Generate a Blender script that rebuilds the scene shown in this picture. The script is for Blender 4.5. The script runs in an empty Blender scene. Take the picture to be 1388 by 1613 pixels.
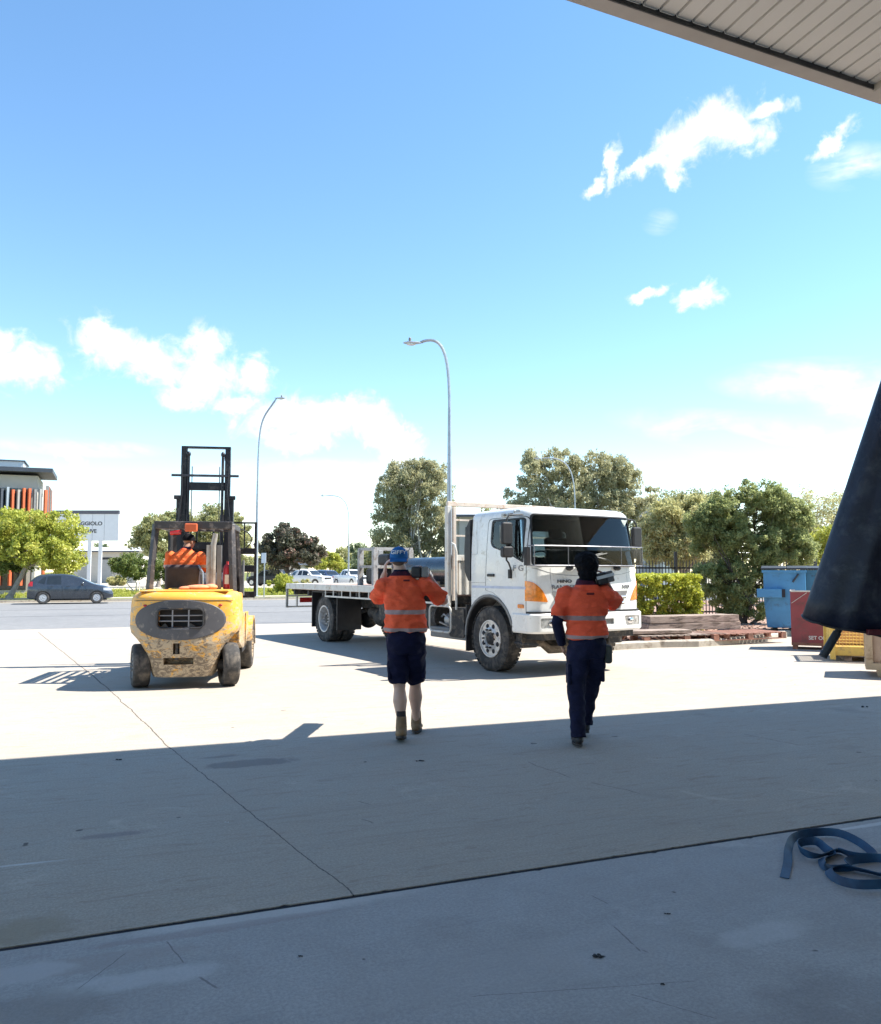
import bpy, bmesh, math, random
import numpy as np
from mathutils import Vector, Matrix, noise

# ------------------------------------------------------------ camera, sky, sun, exposure
SC = bpy.context.scene
COL = SC.collection
F = 1300.0; CAMZ = 1.6; PITCH = math.atan(94.5 / F)
cam_d = bpy.data.cameras.new('camera'); cam = bpy.data.objects.new('camera', cam_d); COL.objects.link(cam)
cam.location = (0, 0, CAMZ); cam.rotation_euler = (math.pi / 2 + PITCH, 0, 0)
cam_d.sensor_fit = 'HORIZONTAL'; cam_d.sensor_width = 36.0; cam_d.lens = 36.0 * F / 1388
cam_d.clip_start = 0.05; cam_d.clip_end = 6000
SC.camera = cam
SUN_EL = math.radians(52); SUN_AZ = math.radians(82.5)      # azimuth clockwise from +Y
SUND = Vector((math.cos(SUN_EL) * math.sin(SUN_AZ), math.cos(SUN_EL) * math.cos(SUN_AZ), math.sin(SUN_EL)))
sun_d = bpy.data.lights.new('sun', 'SUN'); sun = bpy.data.objects.new('sun', sun_d); COL.objects.link(sun)
sun_d.energy = 3.7; sun_d.angle = math.radians(0.5); sun_d.color = (1.0, 0.95, 0.86)
sun.rotation_euler = SUND.to_track_quat('Z', 'Y').to_euler(); sun.location = (20, 5, 30)
SC.view_settings.view_transform = 'Standard'; SC.view_settings.look = 'None'
SC.view_settings.exposure = 1.66; SC.view_settings.gamma = 1.0
SC.render.engine = 'CYCLES'
try:
    SC.cycles.max_bounces = 8; SC.cycles.transparent_max_bounces = 12
except Exception: pass

def ray(px, py):
    a = (px - 694) / F; b = (806.5 - py) / F
    return Vector((a, math.cos(PITCH) - b * math.sin(PITCH), math.sin(PITCH) + b * math.cos(PITCH)))
def at(px, py, Y):
    r = ray(px, py); return Vector((0, 0, CAMZ)) + r * (Y / r.y)
def G(px, py, z=0.0):
    r = ray(px, py); return Vector((0, 0, CAMZ)) + r * ((z - CAMZ) / r.z)

world = bpy.data.worlds.new('World'); SC.world = world; world.use_nodes = True
def build_world():
    nt = world.node_tree; N = nt.nodes; L = nt.links; N.clear()
    out = N.new('ShaderNodeOutputWorld'); bg = N.new('ShaderNodeBackground'); bg.inputs['Strength'].default_value = 0.092
    L.new(bg.outputs[0], out.inputs[0])
    sky = N.new('ShaderNodeTexSky'); sky.sky_type = 'NISHITA'; sky.sun_disc = False
    sky.sun_elevation = SUN_EL; sky.sun_rotation = SUN_AZ; sky.air_density = 1.0; sky.dust_density = 0.0; sky.ozone_density = 1.0
    tc = N.new('ShaderNodeTexCoord'); sep = N.new('ShaderNodeSeparateXYZ'); L.new(tc.outputs['Generated'], sep.inputs[0])
    def m(op, a, b=None, c=None):
        n = N.new('ShaderNodeMath'); n.operation = op
        for i, v in enumerate((a, b, c)):
            if v is None: continue
            if hasattr(v, 'is_linked') or hasattr(v, 'links'): L.new(v, n.inputs[i])
            else: n.inputs[i].default_value = v
        return n.outputs[0]
    az = m('ARCTAN2', sep.outputs['X'], sep.outputs['Y']); el = m('ARCSINE', sep.outputs['Z'])
    comb = N.new('ShaderNodeCombineXYZ'); L.new(az, comb.inputs[0]); L.new(el, comb.inputs[1])
    def noise_node(scale, detail, rough, vec, dist=0.0):
        n = N.new('ShaderNodeTexNoise'); n.inputs['Scale'].default_value = scale; n.inputs['Detail'].default_value = detail
        n.inputs['Roughness'].default_value = rough; n.inputs['Distortion'].default_value = dist; L.new(vec, n.inputs['Vector']); return n
    def ae(px, py):
        r = ray(px, py).normalized(); return math.atan2(r.x, r.y), math.asin(r.z)
    def field(blobs, vec):
        acc = None
        for (px, py, rx, ry, rot) in blobs:
            a, e = ae(px, py); mp = N.new('ShaderNodeMapping'); mp.vector_type = 'TEXTURE'
            mp.inputs['Location'].default_value = (a, e, 0); mp.inputs['Rotation'].default_value = (0, 0, math.radians(rot))
            k = math.cos(a) * 0.95
            mp.inputs['Scale'].default_value = (rx / F * k, ry / F * k, 1)
            L.new(vec, mp.inputs['Vector'])
            ln = N.new('ShaderNodeVectorMath'); ln.operation = 'LENGTH'; L.new(mp.outputs[0], ln.inputs[0])
            acc = ln.outputs['Value'] if acc is None else m('SMOOTH_MIN', acc, ln.outputs['Value'], 0.25)
        return acc
    # warp directions a little so cloud outlines are ragged
    w = noise_node(26, 5, 0.65, comb.outputs[0]); ws = N.new('ShaderNodeVectorMath'); ws.operation = 'SUBTRACT'
    L.new(w.outputs['Color'], ws.inputs[0]); ws.inputs[1].default_value = (0.5, 0.5, 0.5)
    wm = N.new('ShaderNodeVectorMath'); wm.operation = 'MULTIPLY_ADD'; L.new(ws.outputs[0], wm.inputs[0])
    wm.inputs[1].default_value = (0.05, 0.04, 0); L.new(comb.outputs[0], wm.inputs[2])
    puffs = [(10, 572, 72, 42, 0), (62, 580, 36, 28, 0), (5, 545, 30, 26, 0),
             (170, 548, 58, 38, -12), (152, 515, 24, 28, 0), (240, 565, 64, 28, -4), (315, 590, 58, 45, 0), (325, 545, 42, 30, 10), (290, 625, 36, 20, 0),
             (400, 600, 30, 30, 20), (455, 660, 74, 38, 0), (520, 660, 56, 30, 0), (572, 658, 56, 34, -20), (610, 688, 56, 26, -15), (440, 685, 45, 14, 0), (632, 712, 36, 28, -20), (470, 690, 60, 18, 0), (405, 585, 26, 26, 15), (372, 640, 40, 14, 0),
             (1130, 195, 66, 34, 8), (1080, 222, 62, 30, 28), (1180, 215, 40, 20, -8), (1030, 255, 40, 14, 20), (962, 268, 11, 34, -18), (935, 292, 22, 9, 20), (1000, 262, 30, 8, 25), (1215, 172, 30, 15, 5), (1062, 275, 26, 12, -35),
             (1312, 220, 36, 13, 28), (1100, 466, 34, 16, 12), (1020, 465, 30, 9, 20),
             (112, 722, 26, 9, 0), (225, 785, 70, 16, 4), (650, 760, 60, 22, 0), (745, 752, 26, 12, 0)]
    f1 = field(puffs, wm.outputs[0])
    n1 = noise_node(34, 9, 0.6, comb.outputs[0], 0.6)
    d1 = m('SUBTRACT', m('ADD', 0.22, m('MULTIPLY', n1.outputs['Fac'], 2.35)), f1)
    r1 = N.new('ShaderNodeMapRange'); r1.interpolation_type = 'SMOOTHSTEP'; r1.inputs['From Min'].default_value = 0.0; r1.inputs['From Max'].default_value = 1.25
    L.new(d1, r1.inputs['Value'])
    # high thin streaks
    st = N.new('ShaderNodeMapping'); st.inputs['Scale'].default_value = (4.5, 13, 1); st.inputs['Rotation'].default_value = (0, 0, math.radians(8)); L.new(comb.outputs[0], st.inputs[0])
    n2 = noise_node(1.7, 7, 0.55, st.outputs[0], 0.8)
    wisps = [(1290, 600, 150, 34, -4), (1350, 640, 90, 40, -30), (1230, 690, 240, 34, -10), (1300, 700, 180, 26, 0), (1340, 262, 60, 30, 0),
             (520, 750, 200, 26, 0), (130, 705, 120, 14, 0), (330, 810, 160, 18, 0), (1040, 350, 26, 18, 0), (1150, 745, 240, 14, 0)]
    f2 = field(wisps, comb.outputs[0])
    d2 = m('MULTIPLY', m('MAXIMUM', m('SUBTRACT', 1.0, m('MULTIPLY', f2, 0.8)), 0.0), m('MULTIPLY', m('MAXIMUM', m('SUBTRACT', n2.outputs['Fac'], 0.36), 0.0), 3.6))
    r2 = m('MINIMUM', m('MULTIPLY', d2, 1.25), 0.85)
    tot = m('MAXIMUM', r1.outputs[0], r2)
    # a bit of shading in the cloud bodies
    n3 = noise_node(60, 6, 0.55, comb.outputs[0])
    cr = N.new('ShaderNodeMapRange'); cr.inputs['From Min'].default_value = 0.3; cr.inputs['From Max'].default_value = 0.65
    cr.inputs['To Min'].default_value = 3.9; cr.inputs['To Max'].default_value = 5.4; L.new(n3.outputs['Fac'], cr.inputs['Value'])
    cc = N.new('ShaderNodeCombineXYZ'); L.new(m('MULTIPLY', cr.outputs[0], 0.985), cc.inputs[0]); L.new(m('MULTIPLY', cr.outputs[0], 0.995), cc.inputs[1]); L.new(m('MULTIPLY', cr.outputs[0], 1.0), cc.inputs[2])
    hs = N.new('ShaderNodeHueSaturation'); hs.inputs['Saturation'].default_value = 1.15; hs.inputs['Hue'].default_value = 0.496; L.new(sky.outputs[0], hs.inputs['Color'])
    mx = N.new('ShaderNodeMix'); mx.data_type = 'RGBA'; L.new(tot, mx.inputs['Factor']); L.new(hs.outputs[0], mx.inputs['A']); L.new(cc.outputs[0], mx.inputs['B'])
    L.new(mx.outputs['Result'], bg.inputs['Color'])
build_world()

# ------------------------------------------------------------ helpers
def setp(o, label=None, cat=None, group=None, kind=None):
    if label: o['label'] = label
    if cat: o['category'] = cat
    if group: o['group'] = group
    if kind: o['kind'] = kind
    return o
def empty(name, loc, rz=0.0, label=None, cat=None, group=None):
    o = bpy.data.objects.new(name, None); COL.objects.link(o); o.location = loc; o.rotation_euler = (0, 0, rz); o.empty_display_size = 0.2
    return setp(o, label, cat, group)
def kids(o): return [c for c in bpy.data.objects if c.parent == o]
def copy_tree(o, parent=None):
    c = o.copy(); COL.objects.link(c); c.parent = parent
    for ch in kids(o): copy_tree(ch, c)
    return c

class MB:
    def __init__(s): s.v = []; s.f = []; s.mi = []
    def add(s, vs, fs, mi=0):
        o = len(s.v); s.v += [tuple(v) for v in vs]; s.f += [tuple(i + o for i in f) for f in fs]; s.mi += [mi] * len(fs); return s
    def box(s, c, d, rot=None, mi=0):
        hx, hy, hz = d[0] / 2, d[1] / 2, d[2] / 2; c = Vector(c)
        vs = [Vector((x, y, z)) for x in (-hx, hx) for y in (-hy, hy) for z in (-hz, hz)]
        if rot is not None: vs = [rot @ v for v in vs]
        return s.add([c + v for v in vs], [(0, 1, 3, 2), (4, 6, 7, 5), (0, 4, 5, 1), (2, 3, 7, 6), (0, 2, 6, 4), (1, 5, 7, 3)], mi)
    def bb(s, x0, x1, y0, y1, z0, z1, mi=0): return s.box(((x0 + x1) / 2, (y0 + y1) / 2, (z0 + z1) / 2), (abs(x1 - x0), abs(y1 - y0), abs(z1 - z0)), None, mi)
    def loft(s, rings, mi=0, close=True, caps=True):
        n = len(rings[0]); vs = [p for r in rings for p in r]; fs = []
        for j in range(len(rings) - 1):
            for i in range(n if close else n - 1):
                k = (i + 1) % n; fs.append((j * n + i, j * n + k, (j + 1) * n + k, (j + 1) * n + i))
        if caps and close: fs.append(tuple(range(n))[::-1]); fs.append(tuple((len(rings) - 1) * n + i for i in range(n)))
        return s.add(vs, fs, mi)
    def tube(s, pts, r, n=8, mi=0, caps=True, side=None, dome=False):
        pts = [Vector(p) for p in pts]; m = len(pts)
        rr = list(r) if isinstance(r, (list, tuple)) else [r] * m
        rr = [q if isinstance(q, tuple) else (q, q) for q in rr]
        tang = [(pts[min(i + 1, m - 1)] - pts[max(i - 1, 0)]).normalized() for i in range(m)]
        if side is None:
            side = Vector((1, 0, 0)) if abs(tang[0].x) < 0.8 else Vector((0, 1, 0))
        sd = Vector(side); rings = []
        for i in range(m):
            t = tang[i]; a = (sd - t * sd.dot(t)); a = a.normalized() if a.length > 1e-6 else t.orthogonal().normalized(); b = t.cross(a); sd = a
            ring = lambda c, k: [c + a * (math.cos(2 * math.pi * j / n) * rr[i][0] * k) + b * (math.sin(2 * math.pi * j / n) * rr[i][1] * k) for j in range(n)]
            if dome and i == 0:
                rm = min(rr[i])
                for q in (80, 55, 28): rings.append(ring(pts[0] - t * rm * math.sin(math.radians(q)), math.cos(math.radians(q))))
            rings.append(ring(pts[i], 1.0))
            if dome and i == m - 1:
                rm = min(rr[i])
                for q in (28, 55, 80): rings.append(ring(pts[-1] + t * rm * math.sin(math.radians(q)), math.cos(math.radians(q))))
        return s.loft(rings, mi, True, caps)
    def prism(s, poly, o, ax, ay, h, mi=0):
        o = Vector(o); ax = Vector(ax); ay = Vector(ay); nz = ax.cross(ay).normalized()
        a = [o + ax * p[0] + ay * p[1] for p in poly]; b = [p + nz * h for p in a]
        return s.loft([a, b], mi)
    def lathe(s, prof, o, axis='Y', n=32, mi=0, closed=False):
        o = Vector(o); rings = []
        for (r, h) in prof:
            ring = []
            for j in range(n):
                a = 2 * math.pi * j / n; c, q = math.cos(a) * r, math.sin(a) * r
                ring.append(o + (Vector((c, h, q)) if axis == 'Y' else Vector((c, q, h)) if axis == 'Z' else Vector((h, c, q))))
            rings.append(ring)
        if closed: rings.append(rings[0]); return s.loft(rings, mi, True, False)
        return s.loft(rings, mi, True, True)
    def ell(s, c, r, rot=None, nu=18, nv=12, mi=0):
        c = Vector(c); rings = []
        for j in range(nv + 1):
            ph = math.pi * (j + (0.02 if j == 0 else -0.02 if j == nv else 0)) / nv
            ring = []
            for i in range(nu):
                a = 2 * math.pi * i / nu; v = Vector((r[0] * math.sin(ph) * math.cos(a), r[1] * math.sin(ph) * math.sin(a), -r[2] * math.cos(ph)))
                ring.append(c + (rot @ v if rot is not None else v))
            rings.append(ring)
        return s.loft(rings, mi)
    def build(s, name, mats, parent=None, smooth=False, bevel=0, seg=2, fix=True, sub=0, autos=35):
        me = bpy.data.meshes.new(name); me.from_pydata(s.v, [], s.f)
        if not isinstance(mats, (list, tuple)): mats = [mats]
        for m_ in mats: me.materials.append(m_)
        if len(mats) > 1: me.polygons.foreach_set('material_index', s.mi)
        if fix:
            bm = bmesh.new(); bm.from_mesh(me); bmesh.ops.recalc_face_normals(bm, faces=bm.faces); bm.to_mesh(me); bm.free()
        if smooth:
            me.polygons.foreach_set('use_smooth', [True] * len(me.polygons))
            if autos: me.set_sharp_from_angle(angle=math.radians(autos))
        me.update()
        o = bpy.data.objects.new(name, me); COL.objects.link(o); o.parent = parent
        if bevel:
            b = o.modifiers.new('bevel', 'BEVEL'); b.width = bevel; b.segments = seg; b.limit_method = 'ANGLE'; b.angle_limit = math.radians(40)
        if sub:
            b = o.modifiers.new('sub', 'SUBSURF'); b.levels = sub; b.render_levels = sub
        return o
def apply(o):
    dg = bpy.context.evaluated_depsgraph_get(); me = bpy.data.meshes.new_from_object(o.evaluated_get(dg)); old = o.data
    o.modifiers.clear(); o.data = me; bpy.data.meshes.remove(old); return o
def boolean(o, mbs, op='DIFFERENCE'):
    cs = []
    for mb in mbs:
        c = mb if isinstance(mb, bpy.types.Object) else mb.build('cut', o.data.materials[0] if o.data.materials else None)
        md = o.modifiers.new('b', 'BOOLEAN'); md.operation = op; md.object = c; md.solver = 'EXACT'; cs.append(c)
    par = o.parent; o.parent = None; bpy.context.view_layer.update(); apply(o); o.parent = par
    for c in cs: bpy.data.objects.remove(c, do_unlink=True)
    return o
def remesh(o, vox, it=6, smooth=True, fac=0.5):
    par = o.parent; o.parent = None
    r = o.modifiers.new('r', 'REMESH'); r.mode = 'VOXEL'; r.voxel_size = vox
    sm = o.modifiers.new('s', 'SMOOTH'); sm.iterations = it; sm.factor = fac
    bpy.context.view_layer.update(); apply(o); o.parent = par
    o.data.polygons.foreach_set('use_smooth', [True] * len(o.data.polygons)); return o
def setsmooth(o, ang=35):
    o.data.polygons.foreach_set('use_smooth', [True] * len(o.data.polygons)); o.data.set_sharp_from_angle(angle=math.radians(ang)); return o
def text_obj(name, txt, size, mat, parent, M, ext=0.003, font_sx=1.0, bold=0.0, spacing=1.0):
    cu = bpy.data.curves.new(name, 'FONT'); cu.body = txt; cu.size = size; cu.extrude = ext; cu.align_x = 'CENTER'; cu.align_y = 'CENTER'; cu.offset = bold; cu.space_character = spacing
    t = bpy.data.objects.new(name, cu); COL.objects.link(t); bpy.context.view_layer.update()
    dg = bpy.context.evaluated_depsgraph_get(); me = bpy.data.meshes.new_from_object(t.evaluated_get(dg)); bpy.data.objects.remove(t, do_unlink=True)
    me.transform(Matrix.Diagonal((font_sx, 1, 1, 1))); me.transform(M); me.materials.clear(); me.materials.append(mat)
    o = bpy.data.objects.new(name, me); COL.objects.link(o); o.parent = parent; return o
def frame(o, ax, ay):
    ax = Vector(ax).normalized(); ay = Vector(ay).normalized(); az = ax.cross(ay)
    M = Matrix((ax, ay, az)).transposed().to_4x4(); M.translation = Vector(o); return M
def rrect(x0, x1, y0, y1, r, n=5):
    pts = []
    for cx, cy, a0 in ((x1 - r, y1 - r, 0), (x0 + r, y1 - r, 90), (x0 + r, y0 + r, 180), (x1 - r, y0 + r, 270)):
        for i in range(n + 1):
            a = math.radians(a0 + 90 * i / n); pts.append((cx + r * math.cos(a), cy + r * math.sin(a)))
    return pts
def rpoly(pts, r, n=5):
    out = []; m = len(pts)
    for i in range(m):
        p0, p1, p2 = Vector(pts[i - 1]), Vector(pts[i]), Vector(pts[(i + 1) % m])
        rr = r[i] if isinstance(r, (list, tuple)) else r
        a = p1 + (p0 - p1).normalized() * rr; b = p1 + (p2 - p1).normalized() * rr
        for k in range(n + 1):
            t = k / n; out.append(tuple(a.lerp(p1, t).lerp(p1.lerp(b, t), t)))
    return out

# ------------------------------------------------------------ materials
def newmat(name):
    m = bpy.data.materials.new(name); m.use_nodes = True; nt = m.node_tree; return m, nt, nt.nodes, nt.links, nt.nodes['Principled BSDF']
def nz(N, L, vec, scale, detail=4, rough=0.55, dist=0.0):
    n = N.new('ShaderNodeTexNoise'); n.inputs['Scale'].default_value = scale; n.inputs['Detail'].default_value = detail
    n.inputs['Roughness'].default_value = rough; n.inputs['Distortion'].default_value = dist
    if vec is not None: L.new(vec, n.inputs['Vector'])
    return n
def mixc(N, L, fac, a, b, mode='MIX'):
    x = N.new('ShaderNodeMix'); x.data_type = 'RGBA'; x.blend_type = mode
    for sock, v in (('Factor', fac), ('A', a), ('B', b)):
        if isinstance(v, (int, float)): x.inputs[sock].default_value = v
        elif isinstance(v, (tuple, list)): x.inputs[sock].default_value = (*v[:3], 1)
        else: L.new(v, x.inputs[sock])
    return x.outputs['Result']
def mr(N, L, v, a, b, c=0.0, d=1.0, smooth=False):
    r = N.new('ShaderNodeMapRange'); r.inputs['From Min'].default_value = a; r.inputs['From Max'].default_value = b
    r.inputs['To Min'].default_value = c; r.inputs['To Max'].default_value = d
    if smooth: r.interpolation_type = 'SMOOTHSTEP'
    L.new(v, r.inputs['Value']); return r.outputs[0]
def mth(N, L, op, a, b=None, c=None):
    n = N.new('ShaderNodeMath'); n.operation = op
    for i, v in enumerate((a, b, c)):
        if v is None: continue
        if isinstance(v, (int, float)): n.inputs[i].default_value = v
        else: L.new(v, n.inputs[i])
    return n.outputs[0]
def pmat(name, col, rough=0.6, metal=0.0, var=0.15, scale=6.0, bump=0.0, bscale=60.0, dirt=None, dirt_amt=0.0, dscale=3.0, spec=0.5, coat=0.0, stretch=None):
    m, nt, N, L, P = newmat(name)
    tc = N.new('ShaderNodeTexCoord'); vec = tc.outputs['Object']
    if stretch: mp = N.new('ShaderNodeMapping'); mp.inputs['Scale'].default_value = stretch; L.new(vec, mp.inputs[0]); vec = mp.outputs[0]
    n = nz(N, L, vec, scale, 5, 0.6)
    c = mixc(N, L, mr(N, L, n.outputs['Fac'], 0.3, 0.7), tuple(x * (1 - var) for x in col), tuple(min(1, x * (1 + var)) for x in col))
    if dirt:
        d = nz(N, L, vec, dscale, 8, 0.68, 0.3)
        c = mixc(N, L, mr(N, L, d.outputs['Fac'], 0.62 - dirt_amt * 0.3, 0.72 - dirt_amt * 0.15), c, dirt)
    L.new(c, P.inputs['Base Color'])
    P.inputs['Roughness'].default_value = rough; P.inputs['Metallic'].default_value = metal; P.inputs['Specular IOR Level'].default_value = spec
    if coat: P.inputs['Coat Weight'].default_value = coat; P.inputs['Coat Roughness'].default_value = 0.06
    rr = nz(N, L, vec, scale * 2.3, 3); L.new(mr(N, L, rr.outputs['Fac'], 0.3, 0.7, max(0.02, rough - 0.08), min(1, rough + 0.08)), P.inputs['Roughness'])
    if bump:
        b = N.new('ShaderNodeBump'); b.inputs['Strength'].default_value = bump; b.inputs['Distance'].default_value = 0.01
        bn = nz(N, L, vec, bscale, 5, 0.6); L.new(bn.outputs['Fac'], b.inputs['Height']); L.new(b.outputs[0], P.inputs['Normal'])
    return m
def glassmat(name, tint=(0.5, 0.55, 0.55), refl=0.9, rough=0.02, film=0.0):
    m, nt, N, L, P = newmat(name); N.remove(P); out = N['Material Output']
    tr = N.new('ShaderNodeBsdfTransparent'); tr.inputs[0].default_value = (*tint, 1)
    gl = N.new('ShaderNodeBsdfGlossy'); gl.inputs['Color'].default_value = (refl, refl, refl, 1); gl.inputs['Roughness'].default_value = rough
    fr = N.new('ShaderNodeFresnel'); fr.inputs['IOR'].default_value = 1.5
    mx = N.new('ShaderNodeMixShader'); L.new(fr.outputs[0], mx.inputs[0]); L.new(tr.outputs[0], mx.inputs[1]); L.new(gl.outputs[0], mx.inputs[2])
    last = mx.outputs[0]
    if film:
        df = N.new('ShaderNodeBsdfDiffuse'); df.inputs[0].default_value = (0.55, 0.6, 0.6, 1); m2 = N.new('ShaderNodeMixShader'); m2.inputs[0].default_value = film
        L.new(last, m2.inputs[1]); L.new(df.outputs[0], m2.inputs[2]); last = m2.outputs[0]
    L.new(last, out.inputs['Surface']); return m

M = {}
M['white'] = pmat('white_paint', (0.78, 0.78, 0.76), 0.28, 0, 0.03, 2.0, dirt=(0.5, 0.46, 0.4), dirt_amt=0.12, dscale=5, coat=0.35)
M['white_dirty'] = pmat('weathered_white_paint', (0.64, 0.62, 0.57), 0.5, 0, 0.12, 5, dirt=(0.40, 0.30, 0.21), dirt_amt=0.2, dscale=7)
M['rusty_rail'] = pmat('cream_rusty_steel', (0.66, 0.57, 0.48), 0.55, 0, 0.12, 6, dirt=(0.5, 0.25, 0.14), dirt_amt=0.3, dscale=9)
M['black'] = pmat('black_plastic', (0.022, 0.022, 0.025), 0.5, 0, 0.25, 8, bump=0.1)
M['chassis'] = pmat('dusty_black_steel', (0.03, 0.03, 0.032), 0.7, 0, 0.3, 8, dirt=(0.16, 0.13, 0.1), dirt_amt=0.4, dscale=10)
M['brown_steel'] = pmat('dusty_brown_steel', (0.16, 0.13, 0.10), 0.75, 0, 0.3, 9, dirt=(0.3, 0.24, 0.18), dirt_amt=0.6, dscale=10)
M['tyre'] = pmat('tyre_rubber', (0.045, 0.043, 0.042), 0.85, 0, 0.3, 14, bump=0.3, bscale=50, dirt=(0.14, 0.12, 0.1), dirt_amt=0.5, dscale=7)
M['rim'] = pmat('white_wheel_steel', (0.62, 0.62, 0.62), 0.35, 0.3, 0.1, 8, dirt=(0.3, 0.26, 0.22), dirt_amt=0.4, dscale=9)
M['rim_grey'] = pmat('grey_wheel_steel', (0.3, 0.3, 0.3), 0.5, 0.2, 0.15, 8, dirt=(0.2, 0.17, 0.14), dirt_amt=0.4, dscale=9)
M['alloy'] = pmat('silver_alloy', (0.6, 0.6, 0.62), 0.3, 0.7, 0.08, 8)
M['chrome'] = pmat('chrome', (0.75, 0.75, 0.76), 0.12, 1.0, 0.04, 8)
M['galv'] = pmat('galvanised_steel', (0.38, 0.41, 0.44), 0.42, 0.6, 0.12, 5)
M['pipe'] = pmat('brushed_grey_steel', (0.11, 0.11, 0.112), 0.24, 0.9, 0.15, 3, dirt=(0.15, 0.15, 0.16), dirt_amt=0.3)
M['amber'] = pmat('amber_lens', (0.75, 0.22, 0.02), 0.15, 0, 0.35, 20, bump=0.4, bscale=40, coat=0.8)
M['lens'] = pmat('clear_lens', (0.55, 0.55, 0.53), 0.12, 0.4, 0.4, 22, coat=0.8)
M['red_lens'] = pmat('red_lens', (0.45, 0.02, 0.02), 0.2, 0, 0.2, 12, coat=0.6)
M['glass'] = glassmat('window_glass', (0.74, 0.80, 0.79))
M['wind'] = glassmat('windscreen_glass', (0.74, 0.80, 0.80), 0.8, 0.02)
M['acrylic'] = glassmat('clear_acrylic', (0.90, 0.92, 0.91), 0.35, 0.08)
M['darkglass'] = pmat('tinted_glass', (0.02, 0.024, 0.026), 0.06, 0, 0.2, 3, coat=0.4)
M['seat'] = pmat('dark_seat_fabric', (0.02, 0.02, 0.025), 0.9, 0, 0.2, 20, bump=0.2)
M['dash'] = pmat('grey_dash', (0.16, 0.17, 0.17), 0.6, 0, 0.1, 10)
M['sticker'] = pmat('dark_lettering', (0.05, 0.05, 0.055), 0.35, 0.1, 0.05, 3)
M['lettergrey'] = pmat('grey_lettering', (0.28, 0.28, 0.3), 0.3, 0.5, 0.05, 3)
M['deck'] = pmat('worn_timber_deck', (0.42, 0.29, 0.24), 0.8, 0, 0.25, 2.5, bump=0.4, bscale=20, dirt=(0.2, 0.13, 0.1), dirt_amt=0.4, dscale=3, stretch=(0.4, 8, 1))
M['concrete_edge'] = pmat('kerb_concrete', (0.42, 0.38, 0.32), 0.9, 0, 0.2, 3, bump=0.4, bscale=30, dirt=(0.22, 0.18, 0.14), dirt_amt=0.4)
M['wood'] = pmat('raw_pine', (0.56, 0.42, 0.28), 0.75, 0, 0.22, 3, bump=0.3, bscale=30, dirt=(0.32, 0.2, 0.12), dirt_amt=0.35, dscale=5, stretch=(1, 1, 1))
M['sleeper'] = pmat('weathered_sleeper', (0.36, 0.28, 0.23), 0.9, 0, 0.3, 4, bump=0.6, bscale=25, dirt=(0.12, 0.09, 0.07), dirt_amt=0.55, dscale=5, stretch=(0.6, 3, 3))
M['redwood'] = pmat('red_brown_timber', (0.28, 0.13, 0.09), 0.9, 0, 0.3, 4, bump=0.5, bscale=25, dirt=(0.12, 0.07, 0.05), dirt_amt=0.4, dscale=5)
M['blue'] = pmat('faded_blue_paint', (0.075, 0.27, 0.48), 0.5, 0, 0.14, 2.2, bump=0.15, bscale=20, dirt=(0.06, 0.12, 0.18), dirt_amt=0.15, dscale=4)
M['lid'] = pmat('dark_bin_lid', (0.035, 0.045, 0.06), 0.5, 0, 0.25, 5)
M['maroon'] = pmat('maroon_paint', (0.27, 0.055, 0.065), 0.6, 0, 0.15, 2.5, dirt=(0.15, 0.06, 0.06), dirt_amt=0.3, dscale=4)
M['yellow'] = pmat('cage_yellow_paint', (0.72, 0.50, 0.12), 0.55, 0, 0.15, 4, dirt=(0.4, 0.26, 0.12), dirt_amt=0.3, dscale=8)
M['greytrim'] = pmat('grey_guard', (0.2, 0.2, 0.2), 0.6, 0, 0.15, 6)
M['orange_paint'] = pmat('orange_paint', (0.62, 0.13, 0.045), 0.5, 0, 0.12, 4)
M['fascia'] = pmat('grey_brown_fascia', (0.36, 0.32, 0.29), 0.5, 0, 0.08, 3)
M['wall_cream'] = pmat('cream_render', (0.48, 0.45, 0.40), 0.9, 0, 0.08, 1.5)
M['wall_grey'] = pmat('grey_wall', (0.34, 0.34, 0.33), 0.85, 0, 0.1, 1.5)
M['roof_dark'] = pmat('dark_roof', (0.06, 0.07, 0.09), 0.6, 0, 0.1, 2)
M['roof_pale'] = pmat('pale_metal_roof', (0.55, 0.57, 0.58), 0.5, 0.2, 0.08, 2)
M['signwhite'] = pmat('white_sign_panel', (0.66, 0.67, 0.68), 0.5, 0, 0.04, 2)
M['darkblock'] = pmat('dark_opening', (0.03, 0.03, 0.035), 0.8, 0, 0.1, 2)
M['fence'] = pmat('black_fence_steel', (0.02, 0.02, 0.022), 0.5, 0, 0.1, 5)
M['rubble'] = pmat('red_brown_mulch', (0.26, 0.15, 0.11), 0.95, 0, 0.5, 9, bump=1.0, bscale=35, dirt=(0.5, 0.4, 0.32), dirt_amt=0.4, dscale=18)
# ------------------------------------------------------------ the setting
U = Vector((0.928, 0.371, 0)).normalized(); V = Vector((-U.y, U.x, 0))
def ST(s, t, z=0.0): return U * s + V * t + Vector((0, 0, z))
ROTST = Matrix((U, V, Vector((0, 0, 1)))).transposed()
def st_of(p): return (p.x * U.x + p.y * U.y, p.x * V.x + p.y * V.y)

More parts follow.
